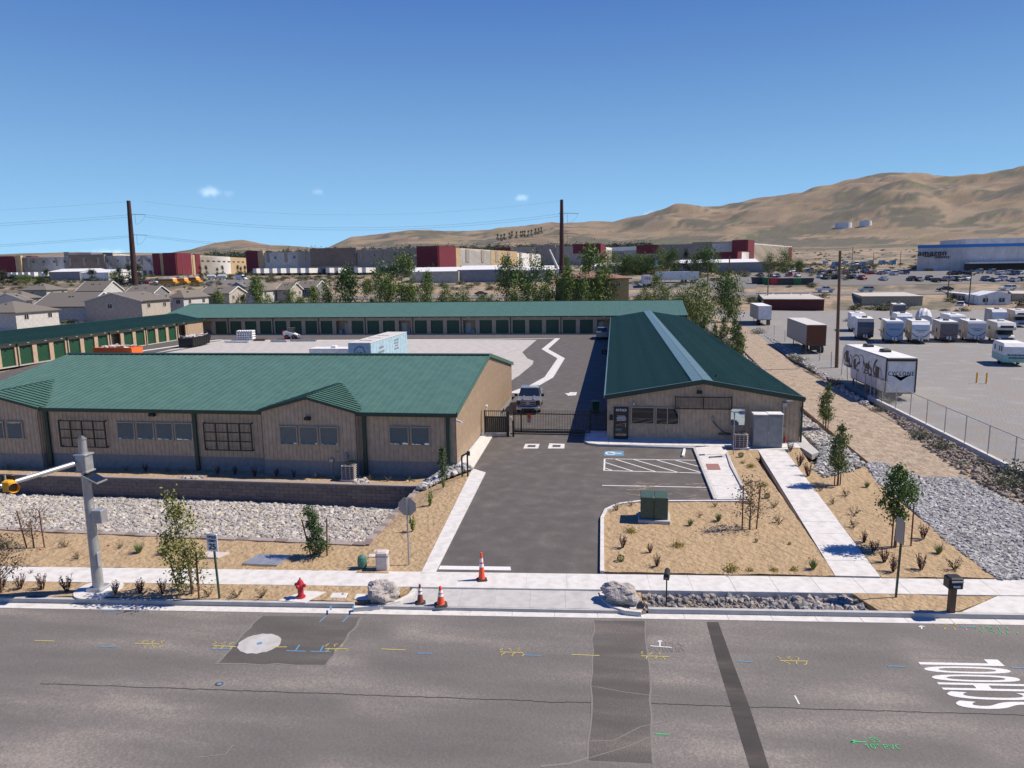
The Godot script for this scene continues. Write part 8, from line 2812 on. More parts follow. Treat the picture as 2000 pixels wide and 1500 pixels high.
func motorhome(label: String, at: Vector3, turn: float):
	var t := thing("motorhome", label, "motorhome", at, turn)
	var b := MB.new()
	b.extrude([Vector2(-3.6, 0.5), Vector2(1.6, 0.5), Vector2(1.7, 1.9), Vector2(3.1, 2.05), Vector2(3.2, 2.5), Vector2(2.6, 3.15), Vector2(-3.5, 3.2), Vector2(-3.6, 3.0)], 1.2)
	put("body", b, M.offwhite, t)
	b = MB.new()
	b.extrude([Vector2(1.5, 0.45), Vector2(3.7, 0.45), Vector2(3.8, 0.9), Vector2(3.6, 1.15), Vector2(2.7, 1.3), Vector2(1.6, 1.35)], 1.0)
	put("bonnet", b, M.offwhite, t)
	b = MB.new()
	b.extrude([Vector2(2.72, 1.28), Vector2(2.1, 2.02), Vector2(1.6, 2.02), Vector2(1.6, 1.3)], 0.98)
	put("windscreen", b, M.glass_dark, t)
	b = MB.new()
	b.boxb(Vector3(0, 2.55, 3.16), Vector3(1.7, 0.35, 0.06), Basis(Vector3.RIGHT, -0.25))
	put("cabover_window", b, M.glass_dark, t)
	b = MB.new()
	b.box(Vector3(0, 0.8, 3.75), Vector3(1.5, 0.35, 0.1))
	put("grille", b, M.dark_grey, t)
	b = MB.new()
	b.cbox(Vector3(0, 0.5, 3.85), Vector3(1.95, 0.2, 0.15), 0.04)
	put("bumper", b, M.chrome, t)
	for s in [-1, 1]:
		for z in [0.6, -1.6]:
			b = MB.new()
			b.box(Vector3(s * 1.21, 2.1, z), Vector3(0.03, 0.55, 1.0))
			put("window", b, M.glass_dark, t)
	b = MB.new()
	b.cbox(Vector3(0, 3.32, -0.4), Vector3(0.8, 0.28, 1.0), 0.08)
	put("roof_air_conditioner", b, M.white, t)
	wheel_set(t, 1.08, [2.6, -1.9], 0.4)
	return t

func make_vehicles():
	big_pickup("silver pickup truck waiting behind the sliding gate", Vector3(-7.26, 0, -58.847) + Vector3(0, 0, -2.6), 0.05)
	var p := car("light grey pickup truck parked at the far end of the office shade", "pickup", M.silver, Vector3(-2.349, 0, -123.327) + Vector3(0.3, 0, -3), PI)
	var fl := thing("lawn_machine", "dark small machine parked in the office's shade", "machine", Vector3(-1.298, 0, -103.434))
	var b := MB.new()
	b.cbox(Vector3(0, 0.5, 0), Vector3(0.7, 0.5, 1.3), 0.08)
	put("body", b, M.dark_grey, fl)
	b = MB.new()
	b.cyl(Vector3(0, 0.6, -0.4), Vector3(0, 1.2, -0.7), 0.04, 0.04, 6)
	put("handle", b, M.black, fl)
	wheel_set(fl, 0.42, [0.45, -0.45], 0.25, 0.18)
	# blue box trailer in the yard with its round crest
	var ltb := mat("trailer_blue", Color(0.36, 0.52, 0.62), 0.5, TX.soft, 0.3)
	var dkb := mat("trailer_front", Color(0.22, 0.36, 0.5), 0.5, TX.soft, 0.3)
	var x0: float = Vector3(-30.459, 3.957, -78).x
	var x1: float = Vector3(-27.766, 3.957, -78).x
	var bt := box_trailer("pale blue box trailer with a round crest standing on the yard gravel", Vector3((x0 + x1) / 2 + 0.15, 0, -85.5), 0.0, 14.6, x1 - x0, 1.1, 4.05, ltb, dkb, M.offwhite)
	var nav := mat("navy", Color(0.03, 0.06, 0.14), 0.6)
	var cr := MB.new()
	for k in 18:
		if k in [13, 14]: continue
		var a0 := TAU * k / 18
		var a1 := TAU * (k + 0.8) / 18
		cr.cyl(Vector3(cos(a0) * 0.62, 3.0 + sin(a0) * 0.62, 7.33), Vector3(cos(a1) * 0.62, 3.0 + sin(a1) * 0.62, 7.33), 0.05, 0.05, 4)
	put("crest_ring", cr, nav, bt)
	badge(bt, "LD", 2.8, 7.33, 0.62, nav)
	small_print("side_print", bt, Transform3D(Basis(Vector3.UP, PI / 2), Vector3((x1 - x0) / 2 + 0.06, 3.2, 3.6)), [1.4, 2.2, 2.4], 0.3, M.grey_metal)
	small_print("side_print", bt, Transform3D(Basis(Vector3.UP, PI / 2), Vector3((x1 - x0) / 2 + 0.06, 3.5, -2.4)), [1.8, 1.8, 0.9, 1.6], 0.2, M.grey_metal)
	for k in 3:
		b = MB.new()
		b.cbox(Vector3(-0.1, 4.09, 4.8 - k * 3.2), Vector3(1.5, 0.05, 0.35), 0.01)
		put("roof_bow", b, M.dark_grey, bt)
	var wtp := Vector3(-37.77, 0, -89.768)
	var sm := box_trailer("low white cargo trailer with a roof vent beside the blue box trailer", Vector3(-36.614, 2.281, -89) * Vector3(1, 0, 1), PI / 2, 5.6, 2.3, 0.5, 2.3, M.white, M.white, M.white, false, "cargo_trailer")
	wheel_set(sm, 1.1, [-0.3, 0.5], 0.35)
	b = MB.new()
	b.cbox(Vector3(-0.2, 2.5, 0.3), Vector3(0.7, 0.3, 0.7), 0.08)
	put("roof_vent", b, M.white, sm)
	# old semi trailers beyond the track
	var tw := mat("trailer_white", Color(0.5, 0.5, 0.5), 0.6, TX.grain, 0.25)
	var tg := mat("trailer_grey", Color(0.3, 0.3, 0.31), 0.55, TX.grain, 0.2)
	var rust := mat("trailer_rust", Color(0.16, 0.06, 0.03), 0.9, TX.grain, 0.4)
	var q1 := Vector3(25.271, 0, -107.776)
	var t1 := box_trailer("old grey semi trailer with a rust brown rear wall beyond the dirt track", Vector3(28.1, 0, -110.5), -0.05, 14.5, 2.6, 1.15, 4.0, tg, rust, M.offwhite)
	b = MB.new()
	b.boxb(Vector3(0.75, 1.75, 6.63), Vector3(0.5, 0.5, 0.02), Basis(Vector3.BACK, PI / 4))
	put("hazard_plate", b, M.white, t1)
	lettering("rear_text", "Williams", 0.42, mat("faded", Color(0.28, 0.2, 0.16), 0.9), t1, Transform3D(Basis.IDENTITY, Vector3(-0.1, 3.2, 6.62)))
	b = MB.new()
	b.box(Vector3(0.1, 0.75, 6.3), Vector3(1.4, 0.7, 0.2))
	put("mud_flap", b, M.black, t1)
	box_trailer("old white semi trailer with faded red lettering near the red shed", Vector3(31.4, 0, -161.0), -0.06, 14.0, 2.6, 1.15, 4.0, tw, M.white, M.white)
	# fifth wheel toy hauler with swirl graphics
	var fw := thing("fifth_wheel", "large white fifth wheel trailer with black swirls and CYCLONE on its rear", "travel trailer", Vector3(25.35, 0, -73.0), 0.0)
	b = MB.new()
	b.extrude([Vector2(6.0, 0.75), Vector2(6.0, 3.75), Vector2(-5.6, 3.85), Vector2(-6.4, 3.3), Vector2(-6.5, 2.4), Vector2(-5.9, 1.7), Vector2(-3.6, 1.6), Vector2(-3.5, 0.75)], 1.25)
	put("body", b, M.white, fw)
	b = MB.new()
	b.cbox(Vector3(0, 3.86, 0.2), Vector3(2.46, 0.06, 11.6), 0.02)
	put("roof", b, M.white, fw)
	b = MB.new()
	b.cbox(Vector3(0, 3.72, 6.05), Vector3(2.56, 0.26, 0.2), 0.06)
	put("rear_visor", b, M.black, fw)
	b = MB.new()
	b.box(Vector3(0, 2.2, 6.03), Vector3(2.2, 2.7, 0.05))
	put("ramp_door", b, M.white, fw)
	var cyk := mat("cyclone_ink", Color(0.06, 0.085, 0.11), 0.5)
	lettering("rear_text", "CYCLONE", 0.5, cyk, fw, Transform3D(Basis.IDENTITY, Vector3(0, 2.45, 6.065)))
	b = MB.new()
	b.t = Transform3D(Basis(Vector3.RIGHT, -PI / 2), Vector3(0, 2.35, 6.065))
	b.prism([Vector2(-0.95, 0.0), Vector2(-0.5, -0.18), Vector2(0.0, -0.55), Vector2(0.5, -0.18), Vector2(0.95, 0.0), Vector2(0.4, -0.05), Vector2(0, -0.22), Vector2(-0.4, -0.05)], -0.01, 0.01)
	put("rear_emblem", b, cyk, fw)
	for s in [-1, 1]:
		b = MB.new()
		b.box(Vector3(s * 1.25, 2.25, 6.0), Vector3(0.1, 3.0, 0.12))
		put("corner_trim", b, M.black, fw)
	rng.seed = 55
	for k in 26:
		b = MB.new()
		var pts := []
		var c0 := Vector2(lerpf(-5.6, 4.8, k / 25.0), 2.1 + 0.5 * sin(k * 1.7))
		var rr := rng.randf_range(0.45, 0.9)
		var a0 := rng.randf() * TAU
		for j in 9: pts.append(Vector2(c0.x + cos(a0 + j * 0.28) * rr * (1.0 + j * 0.06), clampf(c0.y + sin(a0 + j * 0.28) * rr, 1.75, 3.5)))
		b.t = Transform3D(Basis(Vector3(0, 0, 1), Vector3(1, 0, 0), Vector3(0, 1, 0)), Vector3(-1.262, 0, 0))
		b.prism(band(pts, 0.1 + 0.07 * (k % 3)), -0.012, 0.008 - 0.0004 * k)
		put("swirl_graphic", b, M.dark_grey if k % 2 else M.grey_metal, fw)
	for q in [[-2.4, 2.3, 0.9, 0.5], [1.2, 2.5, 0.5, 0.9], [3.9, 2.3, 1.0, 0.8], [-4.9, 2.7, 1.2, 0.8]]:
		b = MB.new()
		b.cbox(Vector3(-1.27, q[1], q[0]), Vector3(0.04, q[2], q[3]), 0.01)
		put("window", b, M.black, fw)
	b = MB.new()
	b.cbox(Vector3(-1.27, 1.95, -0.4), Vector3(0.05, 1.9, 0.75), 0.01)
	put("door", b, M.white, fw)
	for q in [-3.2, 1.4]:
		b = MB.new()
		b.cbox(Vector3(0.2, 4.02, q), Vector3(0.8, 0.3, 1.0), 0.08)
		put("roof_air_conditioner", b, M.black, fw)
	b = MB.new()
	b.box(Vector3(0, 0.72, 1.2), Vector3(2.3, 0.2, 9.5))
	put("chassis", b, M.black, fw)
	wheel_set(fw, 1.2, [1.4, 2.3, 3.2], 0.4)
	for s in [-1, 1]:
		b = MB.new()
		b.box(Vector3(s * 1.0, 0.85, -3.3), Vector3(0.12, 1.7, 0.12))
		put("landing_leg", b, M.dark_grey, fw)
	# row of travel trailers facing the camera
	var ink = M.dark_grey
	var blu := mat("rv_blue", Color(0.2, 0.29, 0.42), 0.4)
	var gry := mat("rv_grey", Color(0.1, 0.105, 0.12), 0.4)
	var side := mat("rv_side", Color(0.42, 0.39, 0.34), 0.6, TX.soft, 0.3)
	var data := [
		[Vector3(41.222, 0, -122.185), 7.2, 3.45, M.white, gry, ink, "white travel trailer with a black windscreen band on its front"],
		[Vector3(43.867, 0, -117.298), 7.2, 3.4, side, blu, nav, "travel trailer with a pale blue front and dark blue sweeps"],
		[Vector3(47.338, 0, -116.53), 7.0, 3.4, side, M.white, ink, "white fronted travel trailer with green side accents and gas bottles"],
		[Vector3(52.354, 0, -118.866), 7.0, 3.15, side, gry, M.red, "travel trailer with a plain slate grey front and red badge"],
		[Vector3(56.322, 0, -118.861), 7.0, 3.2, side, mat("rv_pale", Color(0.45, 0.48, 0.53), 0.4), nav, "travel trailer with a silver grey front and dark swooshes"]]
	for d in data:
		var t = travel_trailer(d[6], d[0] + Vector3(0, 0, -d[1] / 2), -0.23, d[1], d[2], d[3], d[4], d[5], d[6].contains("white"))
		if d[6].contains("red badge"): badge(t, "Coleman", 1.9, d[1] / 2 + 0.05, 0.26, M.red)
		elif d[6].contains("blue front"): badge(t, "SPRINGDALE", 2.2, d[1] / 2 + 0.04, 0.26, nav)
		elif d[6].contains("windscreen"): badge(t, "PIONEER", 2.0, d[1] / 2 + 0.08, 0.26, M.grey_metal)
		else: small_print("badge_print", t, Transform3D(Basis.IDENTITY, Vector3(0, 2.1, d[1] / 2 + 0.07)), [1.4, 0.7], 0.14, ink)
	travel_trailer("white travel trailer showing its roof behind the black banded one", Vector3(44.379, 0, -134.31) + Vector3(0.6, 0, -7), -0.2, 6.5, 3.3, M.white, M.white, M.white)
	travel_trailer("white travel trailer behind the green accented one", Vector3(52.842, 0, -134.133) + Vector3(0, 0, -7), -0.2, 6.5, 3.2, M.white, M.white, ink)
	travel_trailer("long white trailer between the grey fronted pair", Vector3(59.38, 0, -130.078) + Vector3(0, 0, -6), -0.2, 7.4, 3.3, M.white, M.white, M.white, false)
	travel_trailer("dark grey squared travel trailer seen from its rear by the tan shed", Vector3(63.396, 0, -168.463) + Vector3(0, 0, -3.5), -0.25, 7.0, 3.4, gry, gry, ink, false)
	travel_trailer("white round fronted trailer parked before the lot office", Vector3(74.499, 0, -149.286) + Vector3(0, 0, -3.5), -0.25, 6.6, 3.2, side, M.white, blu)
	motorhome("cream motorhome with a cab-over window facing the lot lane", Vector3(59.599, 0, -116.551) + Vector3(0, 0, -3.7), -0.22)
	motorhome("cream motorhome cut off by the lot's far corner", Vector3(77.409, 0, -146.71) + Vector3(0, 0, -3.7), -0.25)
	# covered trailer
	var cv := thing("covered_trailer", "travel trailer wrapped in a grey storage cover", "travel trailer", Vector3(63.37, 0, -155.028) + Vector3(0, 0, -3), -0.3)
	b = MB.new()
	var rings := []
	for k in 9:
		var z := -3.4 + k * 0.85
		var q := []
		for j in 14:
			var a := PI * j / 13.0
			var e := pow(absf(sin(PI * clampf((k + 0.3) / 8.6, 0, 1))), 0.25)
			q.append(Vector3(-cos(a) * 1.3, 0.15 + pow(maxf(0.0, sin(a)), 0.35) * 3.0 * e + 0.07 * sin(j * 2.1 + k * 1.3), z))
		rings.append(q)
	b.loft(rings)
	put("cover", b, mat("cover_grey", Color(0.5, 0.5, 0.52), 0.7), cv)
	# teal and white vintage trailer at the edge
	var tl := mat("teal", Color(0.25, 0.5, 0.47), 0.5, TX.soft, 0.3)
	var vt := thing("vintage_trailer", "white and mint green vintage trailer standing alone on the lot", "travel trailer", Vector3(47.381, 0, -90.682) + Vector3(0, 0, -2.6), -0.22)
	b = MB.new()
	b.extrude([Vector2(-2.6, 1.3), Vector2(2.6, 1.3), Vector2(2.55, 2.3), Vector2(2.1, 2.7), Vector2(-2.0, 2.7), Vector2(-2.5, 2.3)], 1.15)
	put("upper_body", b, M.white, vt)
	b = MB.new()
	b.extrude([Vector2(-2.5, 0.45), Vector2(2.5, 0.45), Vector2(2.62, 1.3), Vector2(-2.62, 1.3)], 1.16)
	put("lower_body", b, tl, vt)
	for z in [-1.4, 0.6, 1.5]:
		b = MB.new()
		b.box(Vector3(-1.16, 1.95, z), Vector3(0.04, 0.6, 0.4))
		put("window", b, M.dark_grey, vt)
	small_print("name_print", vt, Transform3D(Basis.IDENTITY, Vector3(0.1, 1.35, 2.64)), [1.8, 1.5], 0.2, ink)
	wheel_set(vt, 1.1, [0.0], 0.36)
	car("white suv parked beside the small lot office", "suv", M.white, Vector3(96.612, 0, -215.629) + Vector3(0, 0, -1.5), PI - 0.5)
	car("dark car tucked behind the grey fronted trailers", "sedan", M.dark_grey, Vector3(68.601, 0, -157.544) + Vector3(0, 0, -2), 0.3)
	# road beyond, its passing cars
	var road := MB.new()
	for k in 40:
		var xa := lerpf(-230, 330, k / 40.0)
		var xb := lerpf(-230, 330, (k + 1) / 40.0)
		road.quad(Vector3(xa, ground_y(0, -254) + 0.22, -257), Vector3(xb, ground_y(0, -254) + 0.22, -257), Vector3(xb, ground_y(0, -243) + 0.16, -243), Vector3(xa, ground_y(0, -243) + 0.16, -243))
	structure("road", road, mat("road", Color(0.2, 0.185, 0.17), 0.9, TX.soft, 0.1))
	var ry := ground_y(0, -250) + 0.2
	for c in [[1612, "pickup", M.white, "white pickup driving along the road behind the sheds", PI / 2], [1692, "suv", M.silver, "silver suv driving along the far road", -PI / 2], [1846, "sedan", M.black, "black hatchback driving along the far road", -PI / 2], [1969, "suv", M.white, "white suv driving along the far road near the depot", -PI / 2], [940, "sedan", M.dark_grey, "dark car on the road glimpsed between the poplars", PI / 2]]:
		var q := zpt(c[0], 560, -250)
		car(c[3], c[1], c[2], Vector3(q.x, ry, -250), c[4], "", {"pickup": "pickup_truck", "suv": "moving_suv", "sedan": "moving_car"}[c[1]])

# ---------------------------------------------------------------- far things
func make_far_things():
	rng.seed = 808
	var b: MB
	# rust coloured power poles with arms and wires
	var tops := []
	for q in [[264, 557, 251, 392, -300.0, 1.35], [1097, 540, 1097, 390, -330.0, 1.2]]:
		var foot := zpt(q[0], q[1], q[4])
		var top := zpt(q[2], q[3], q[4])
		foot = Vector3(foot.x, ground_y(foot.x, q[4]) - 0.3, q[4])
		var t := thing("power_pole", "tall tapered rust brown power pole behind the grey roofs" if q[0] < 500 else "tall tapered rust brown power pole rising behind the poplars", "power pole", foot)
		b = MB.new()
		var rel := top - foot
		b.cyl(Vector3.ZERO, rel, q[5], q[5] * 0.6, 12)
		put("shaft", b, M.rust_pole, t)
		for y in [rel.y - 6.0, rel.y - 15.0]:
			b = MB.new()
			var c := Vector3(rel.x * y / rel.y, y, 0)
			b.cyl(c + Vector3(-1.2, 0, 0), c + Vector3(2.6, 0, 0), 0.14, 0.1, 6)
			b.cyl(c + Vector3(2.6, 0, 0), c + Vector3(2.6, -4.5, 0), 0.05, 0.05, 5)
			put("cross_arm", b, M.rust_pole, t)
			b = MB.new()
			var pts := []
			for k in 9: pts.append(c + Vector3(2.6 + 5.0 * k / 8.0, -4.3 + 4.0 * pow(k / 8.0, 2.2), 0))
			b.tube(pts, 0.035, 4)
			b.tube([c + Vector3(2.6, 0, 0), c + Vector3(7.6, -0.3, 0)], 0.1, 5)
			put("jumper_wire", b, M.wire, t)
		tops.append(top)
	for k in 2:
		for y in [-6.2, -7.2, -15.3, -16.0, -0.5]:
			var w := MB.new()
			var pts := []
			var A: Vector3 = tops[0] + Vector3(7.0, y, 0)
			var B: Vector3 = tops[1] + Vector3(-1.0, y, 0)
			if k == 1:
				A = tops[0] + Vector3(-1.0, y, 0)
				B = tops[0] + Vector3(-190, y - 9.0, 60)
			for j in 25:
				var s := j / 24.0
				pts.append(A.lerp(B, s) - Vector3.UP * (6.0 if k == 0 else 1.5) * 4.0 * s * (1.0 - s))
			w.tube(pts, 0.035 if y < -1 else 0.02, 4)
			var o := put("power_line", w, M.wire, self)
			tag(o, "thin power line strung between the two rust brown poles" if k == 0 else "thin power line leading away from the rust brown pole behind the roofs", "power line", "power lines between the poles" if k == 0 else "power lines leading away")
	# wooden poles
	for q in [[1634, 718, 1641, 490, 0.0, 0.17, "brown wooden utility pole between the dirt track and the vehicle lot"], [1422, 613, 1425, 500, 0.0, 0.17, "thin wooden pole beside the dark round tree"]]:
		var foot := gpt(q[0], q[1], 0.0)
		var top := zpt(q[2], q[3], foot.z)
		var t := thing("utility_pole", q[6], "utility pole", foot)
		b = MB.new()
		b.cyl(Vector3(0, -0.3, 0), top - foot, q[5] * 1.25, q[5] * 0.85, 10)
		put("shaft", b, M.wood, t)
	for q in [[1383, 562, 522, -215.0], [1502, 565, 515, -235.0], [1855, 575, 530, -235.0], [1898, 597, 525, -215.0], [1669, 640, 600, -165.0], [1295, 545, 508, -300.0], [1666, 505, 482, -420.0], [1707, 510, 492, -420.0], [1760, 515, 490, -400.0], [345, 530, 502, -390.0], [355, 535, 505, -385.0], [375, 520, 497, -395.0]]:
		var top := zpt(q[0], q[2], q[3])
		var foot := Vector3(top.x, ground_y(top.x, q[3]) - 0.2, q[3])
		if q[3] > -230: foot.y = minf(foot.y, 0.0)
		var t := thing("utility_pole", "thin dark utility pole standing far off along the road", "utility pole", foot, 0, "thin poles along the far road")
		b = MB.new()
		b.cyl(Vector3.ZERO, top - foot, 0.18, 0.13, 8)
		put("shaft", b, M.wood, t)
	# parked cars at the depot
	var protos := {"sedan": car("parked car in the depot lot", "sedan", M.white, Vector3(100, ground_y(0, -300), -300), 0.0), "suv": car("parked suv in the depot lot", "suv", M.white, Vector3(104, ground_y(0, -300), -300), 0.0), "van": car("delivery van in the depot lot", "van", M.white, Vector3(108, ground_y(0, -300), -300), 0.0)}
	var cols := {"white": M.white, "black": M.black, "silver": M.silver, "grey": M.dark_grey, "blue": mat("car_blue", Color(0.04, 0.09, 0.2), 0.3), "red": M.red, "sky blue": mat("van_blue", Color(0.12, 0.3, 0.45), 0.4)}
	var used := {}
	var rows := [[1812, 2000, 549, 14, 0], [1850, 2000, 536, 11, 0], [1720, 1800, 548, 5, 0], [1585, 1700, 545, 9, 0], [1600, 1700, 535, 9, 0], [1620, 1700, 527, 8, 0], [1500, 1590, 532, 8, 0], [1480, 1560, 540, 7, 0], [1690, 1790, 536, 8, 0], [1610, 1690, 519, 7, 1], [1690, 1745, 517, 4, 1]]
	for r in rows:
		for k in r[3]:
			if rng.randf() < 0.12: continue
			var px: float = lerpf(r[0], r[1], (k + rng.randf_range(0.2, 0.8)) / r[3])
			var p := terr_pt(px, r[2] + rng.randf_range(-2, 2))
			var kind: String = ["sedan", "suv", "suv"][rng.randi() % 3] if r[4] == 0 else ("van" if rng.randf() < 0.7 else "suv")
			var cn: String = ["white", "white", "white", "silver", "silver", "grey", "black", "black", "blue", "red"][rng.randi() % 10]
			if kind == "van": cn = ["sky blue", "white", "sky blue"][rng.randi() % 3]
			var lb := "%s %s parked in the depot's crowded lot" % [cn, {"sedan": "car", "suv": "suv", "van": "delivery van"}[kind]]
			var o: Node3D
			if not used.has(kind):
				used[kind] = true
				o = protos[kind]
				o.position = p
				o.set_meta("label", lb)
				o.set_meta("group", "vehicles in the depot lot")
			else:
				o = copy(protos[kind], p, 0.0, lb, "vehicles in the depot lot")
			o.rotation.y = rng.randf_range(-0.1, 0.1) + (PI if rng.randf() < 0.4 else 0.0)
			paint(o, cols[cn])
	# cars and buses in the lot behind the houses
	for q in [[245, 558, "black"], [255, 557, "grey"], [268, 556, "black"], [278, 555, "grey"], [287, 555, "red"], [299, 553, "white"], [309, 552, "silver"], [318, 549, "grey"], [332, 548, "white"], [350, 547, "black"], [385, 547, "silver"], [360, 534, "white"], [370, 533, "grey"], [392, 546, "grey"]]:
		var p := terr_pt(q[0], q[1])
		var o := copy(protos["sedan"], p, rng.randf_range(1.3, 1.8), "%s car parked in the lot behind the houses" % q[2], "cars parked behind the houses")
		paint(o, cols[q[2]])
	for q in [[330, 557], [352, 556], [375, 554]]:
		var t := thing("school_bus", "yellow school bus with a white roof parked behind the houses", "bus", terr_pt(q[0], q[1]), 1.35, "school buses behind the houses")
		b = MB.new()
		b.extrude([Vector2(-5, 0.5), Vector2(5.2, 0.5), Vector2(5.2, 1.4), Vector2(4.0, 1.6), Vector2(3.7, 2.75), Vector2(-5, 2.75)], 1.2)
		put("body", b, mat("bus_yellow", Color(0.6, 0.25, 0.02), 0.5), t)
		b = MB.new()
		b.cbox(Vector3(0, 2.9, -0.6), Vector3(2.3, 0.3, 8.4), 0.12)
		put("roof", b, M.white, t)
		for s in [-1, 1]:
			for k in 9:
				b = MB.new()
				b.box(Vector3(s * 1.21, 2.15, -4.4 + k * 0.9), Vector3(0.02, 0.55, 0.7))
				put("window", b, M.glass_dark, t)
		wheel_set(t, 1.15, [3.4, -2.8], 0.5)
	# propane tanks, box truck
	for q in [413, 434]:
		var p := terr_pt(q, 547)
		var t := thing("storage_tank", "white horizontal storage tank with rounded ends behind the houses", "tank", p, 0.05, "white horizontal tanks")
		b = MB.new()
		b.cyl(Vector3(-1.9, 1.9, 0), Vector3(1.9, 1.9, 0), 0.95, 0.95, 16)
		b.cyl(Vector3(1.9, 1.9, 0), Vector3(2.5, 1.9, 0), 0.95, 0.4, 16)
		b.cyl(Vector3(-2.5, 1.9, 0), Vector3(-1.9, 1.9, 0), 0.4, 0.95, 16)
		put("vessel", b, M.white, t)
		for s in [-1.2, 1.2]:
			b = MB.new()
			b.box(Vector3(s, 0.5, 0), Vector3(0.4, 1.1, 1.4))
			put("saddle", b, M.concrete, t)
	car("white box van parked beside the horizontal tanks", "van", M.white, terr_pt(472, 547), 1.4)
	for q in [[361, 556], [424, 556]]:
		var p := terr_pt(q[0], 560)
		p = zpt(q[0], 566, -262)
		var t := thing("warning_sign", "yellow diamond warning sign on a post beyond the house roofs", "sign", Vector3(p.x, ground_y(p.x, -262), -262), 0, "yellow diamond signs")
		b = MB.new()
		b.box(Vector3(0, 1.6, 0), Vector3(0.1, 3.2, 0.1))
		put("post", b, M.galv, t)
		b = MB.new()
		b.boxb(Vector3(0, 2.9, 0.08), Vector3(1.0, 1.0, 0.04), Basis(Vector3.BACK, PI / 4))
		put("sign_plate", b, mat("diamond_yellow", Color(0.75, 0.5, 0.02), 0.5), t)
		b = MB.new()
		b.box(Vector3(0, 2.9, 0.11), Vector3(0.16, 0.5, 0.02))
		put("symbol", b, M.black, t)
	# trailers at the docks
	var dt := box_trailer("white semi trailer backed up to the warehouse docks", Vector3.ZERO, 0.0, 13.0, 2.6, 1.2, 4.1, M.white, M.white, M.white)
	dt.set_meta("group", "white trailers at the docks")
	var first := true
	for w in [[[Vector2(-395.115, -417.148), Vector2(-279.389, -430), Vector2(-292.16, -545)], [0.14, 0.17, 0.2, 0.23, 0.27, 0.31, 0.34, 0.38, 0.43, 0.47, 0.51, 0.56, 0.63, 0.7, 0.76]], [[Vector2(-229.042, -426.616), Vector2(-98.81, -400), Vector2(-59.978, -590)], [0.13, 0.17, 0.22, 0.26, 0.31, 0.37, 0.41, 0.52, 0.56, 0.66, 0.7]]]:
		var A: Vector2 = w[0][0]
		var B: Vector2 = w[0][1]
		var d := (B - A).normalized()
		var nn := Vector2(-d.y, d.x)
		for k in w[1]:
			var p := A.lerp(B, k) + nn * 8.0
			var at := Vector3(p.x, ground_y(p.x, p.y), p.y)
			var tn := atan2(-d.y, d.x) + rng.randf_range(-0.06, 0.06)
			if first:
				dt.position = at
				dt.rotation.y = tn
				first = false
			else: copy(dt, at, tn, "white semi trailer backed up to the warehouse docks", "white trailers at the docks")
	# grey parking surfaces following the rising ground
	for q in [["depot_parking", [1440, 2100], [-268.0, -332.0]], ["bus_parking", [180, 500], [-292.0, -360.0]], ["shed_parking", [1150, 1480], [-262.0, -300.0]]]:
		var pm := MB.new()
		for k in 12:
			var za: float = lerpf(q[2][0], q[2][1], k / 12.0)
			var zb: float = lerpf(q[2][0], q[2][1], (k + 1) / 12.0)
			var c := []
			for e in [[q[1][0], zb], [q[1][1], zb], [q[1][1], za], [q[1][0], za]]:
				var p := zpt(e[0], 530, e[1])
				c.append(Vector3(p.x, ground_y(p.x, e[1]) + 0.06, e[1]))
			pm.quad(c[0], c[1], c[2], c[3])
		structure(q[0], pm, mat("far_parking", Color(0.17, 0.16, 0.15), 0.9, TX.grain, 0.05))
	# metal sheds between the road and the warehouses
	var gs := mat("shed_grey", Color(0.33, 0.32, 0.3), 0.8, TX.soft, 0.1)
	for q in [["long grey metal shed with a white roof beside the far parking lot", 1315, 1495, 532, 1500, 512, M.white, gs, 4.5], ["long beige metal shed behind the poplars with a white roof", 800, 896, 552, 800, 531, M.white, mat("shed_beige", Color(0.5, 0.46, 0.38), 0.8, TX.soft, 0.1), 4.5], ["grey metal shed with a bright side wall behind the poplars", 896, 980, 551, 975, 533, M.white, mat("shed_blue", Color(0.24, 0.25, 0.28), 0.8, TX.soft, 0.1), 5.0], ["white roofed shed reaching behind the tall poplars", 985, 1075, 550, 1060, 530, M.white, gs, 4.5], ["small pale shed near the far trees", 1160, 1215, 533, 1215, 520, M.white, M.offwhite, 3.5], ["blue grey gabled workshop behind the houses", 97, 157, 548, 165, 535, M.white, mat("shed_steel", Color(0.2, 0.215, 0.24), 0.7, TX.soft, 0.1), 5.0], ["long pinkish low shed beside the dark conifers", -20, 80, 541, 80, 532, M.galv, mat("shed_pink", Color(0.36, 0.29, 0.26), 0.8, TX.soft, 0.1), 3.2], ["white workshop annex with a dark round sign", 160, 213, 549, 213, 536, M.white, M.white, 4.6]]:
		var A := terr_pt(q[1], q[3])
		var B := terr_pt(q[2], q[3])
		var C := terr_pt(q[4], q[5] + 6)
		var t := thing("metal_shed", q[0], "shed")
		var y0 := minf(A.y, B.y) - 1.0
		var poly := [Vector2(A.x, A.z), Vector2(B.x, B.z), Vector2(B.x, B.z - 22), Vector2(A.x, A.z - 22)]
		b = MB.new()
		b.prism(poly, y0, A.y + q[8])
		put("wall", b, q[7], t)
		b = MB.new()
		var cx := (A.x + B.x) / 2
		var hw := (B.x - A.x) / 2 + 0.4
		b.extrude([Vector2(0.5, A.y + q[8]), Vector2(-11, A.y + q[8] + 1.8), Vector2(-22.5, A.y + q[8])], hw)
		put("roof", b, q[6], t, Vector3(cx, 0.02, A.z))
		var n := int(hw / 3.5)
		for k in n:
			b = MB.new()
			b.box(Vector3(lerpf(A.x, B.x, (k + 0.5) / n), A.y + 1.6, A.z + 0.05), Vector3(2.6, 3.0, 0.1))
			put("door", b, q[7], t)
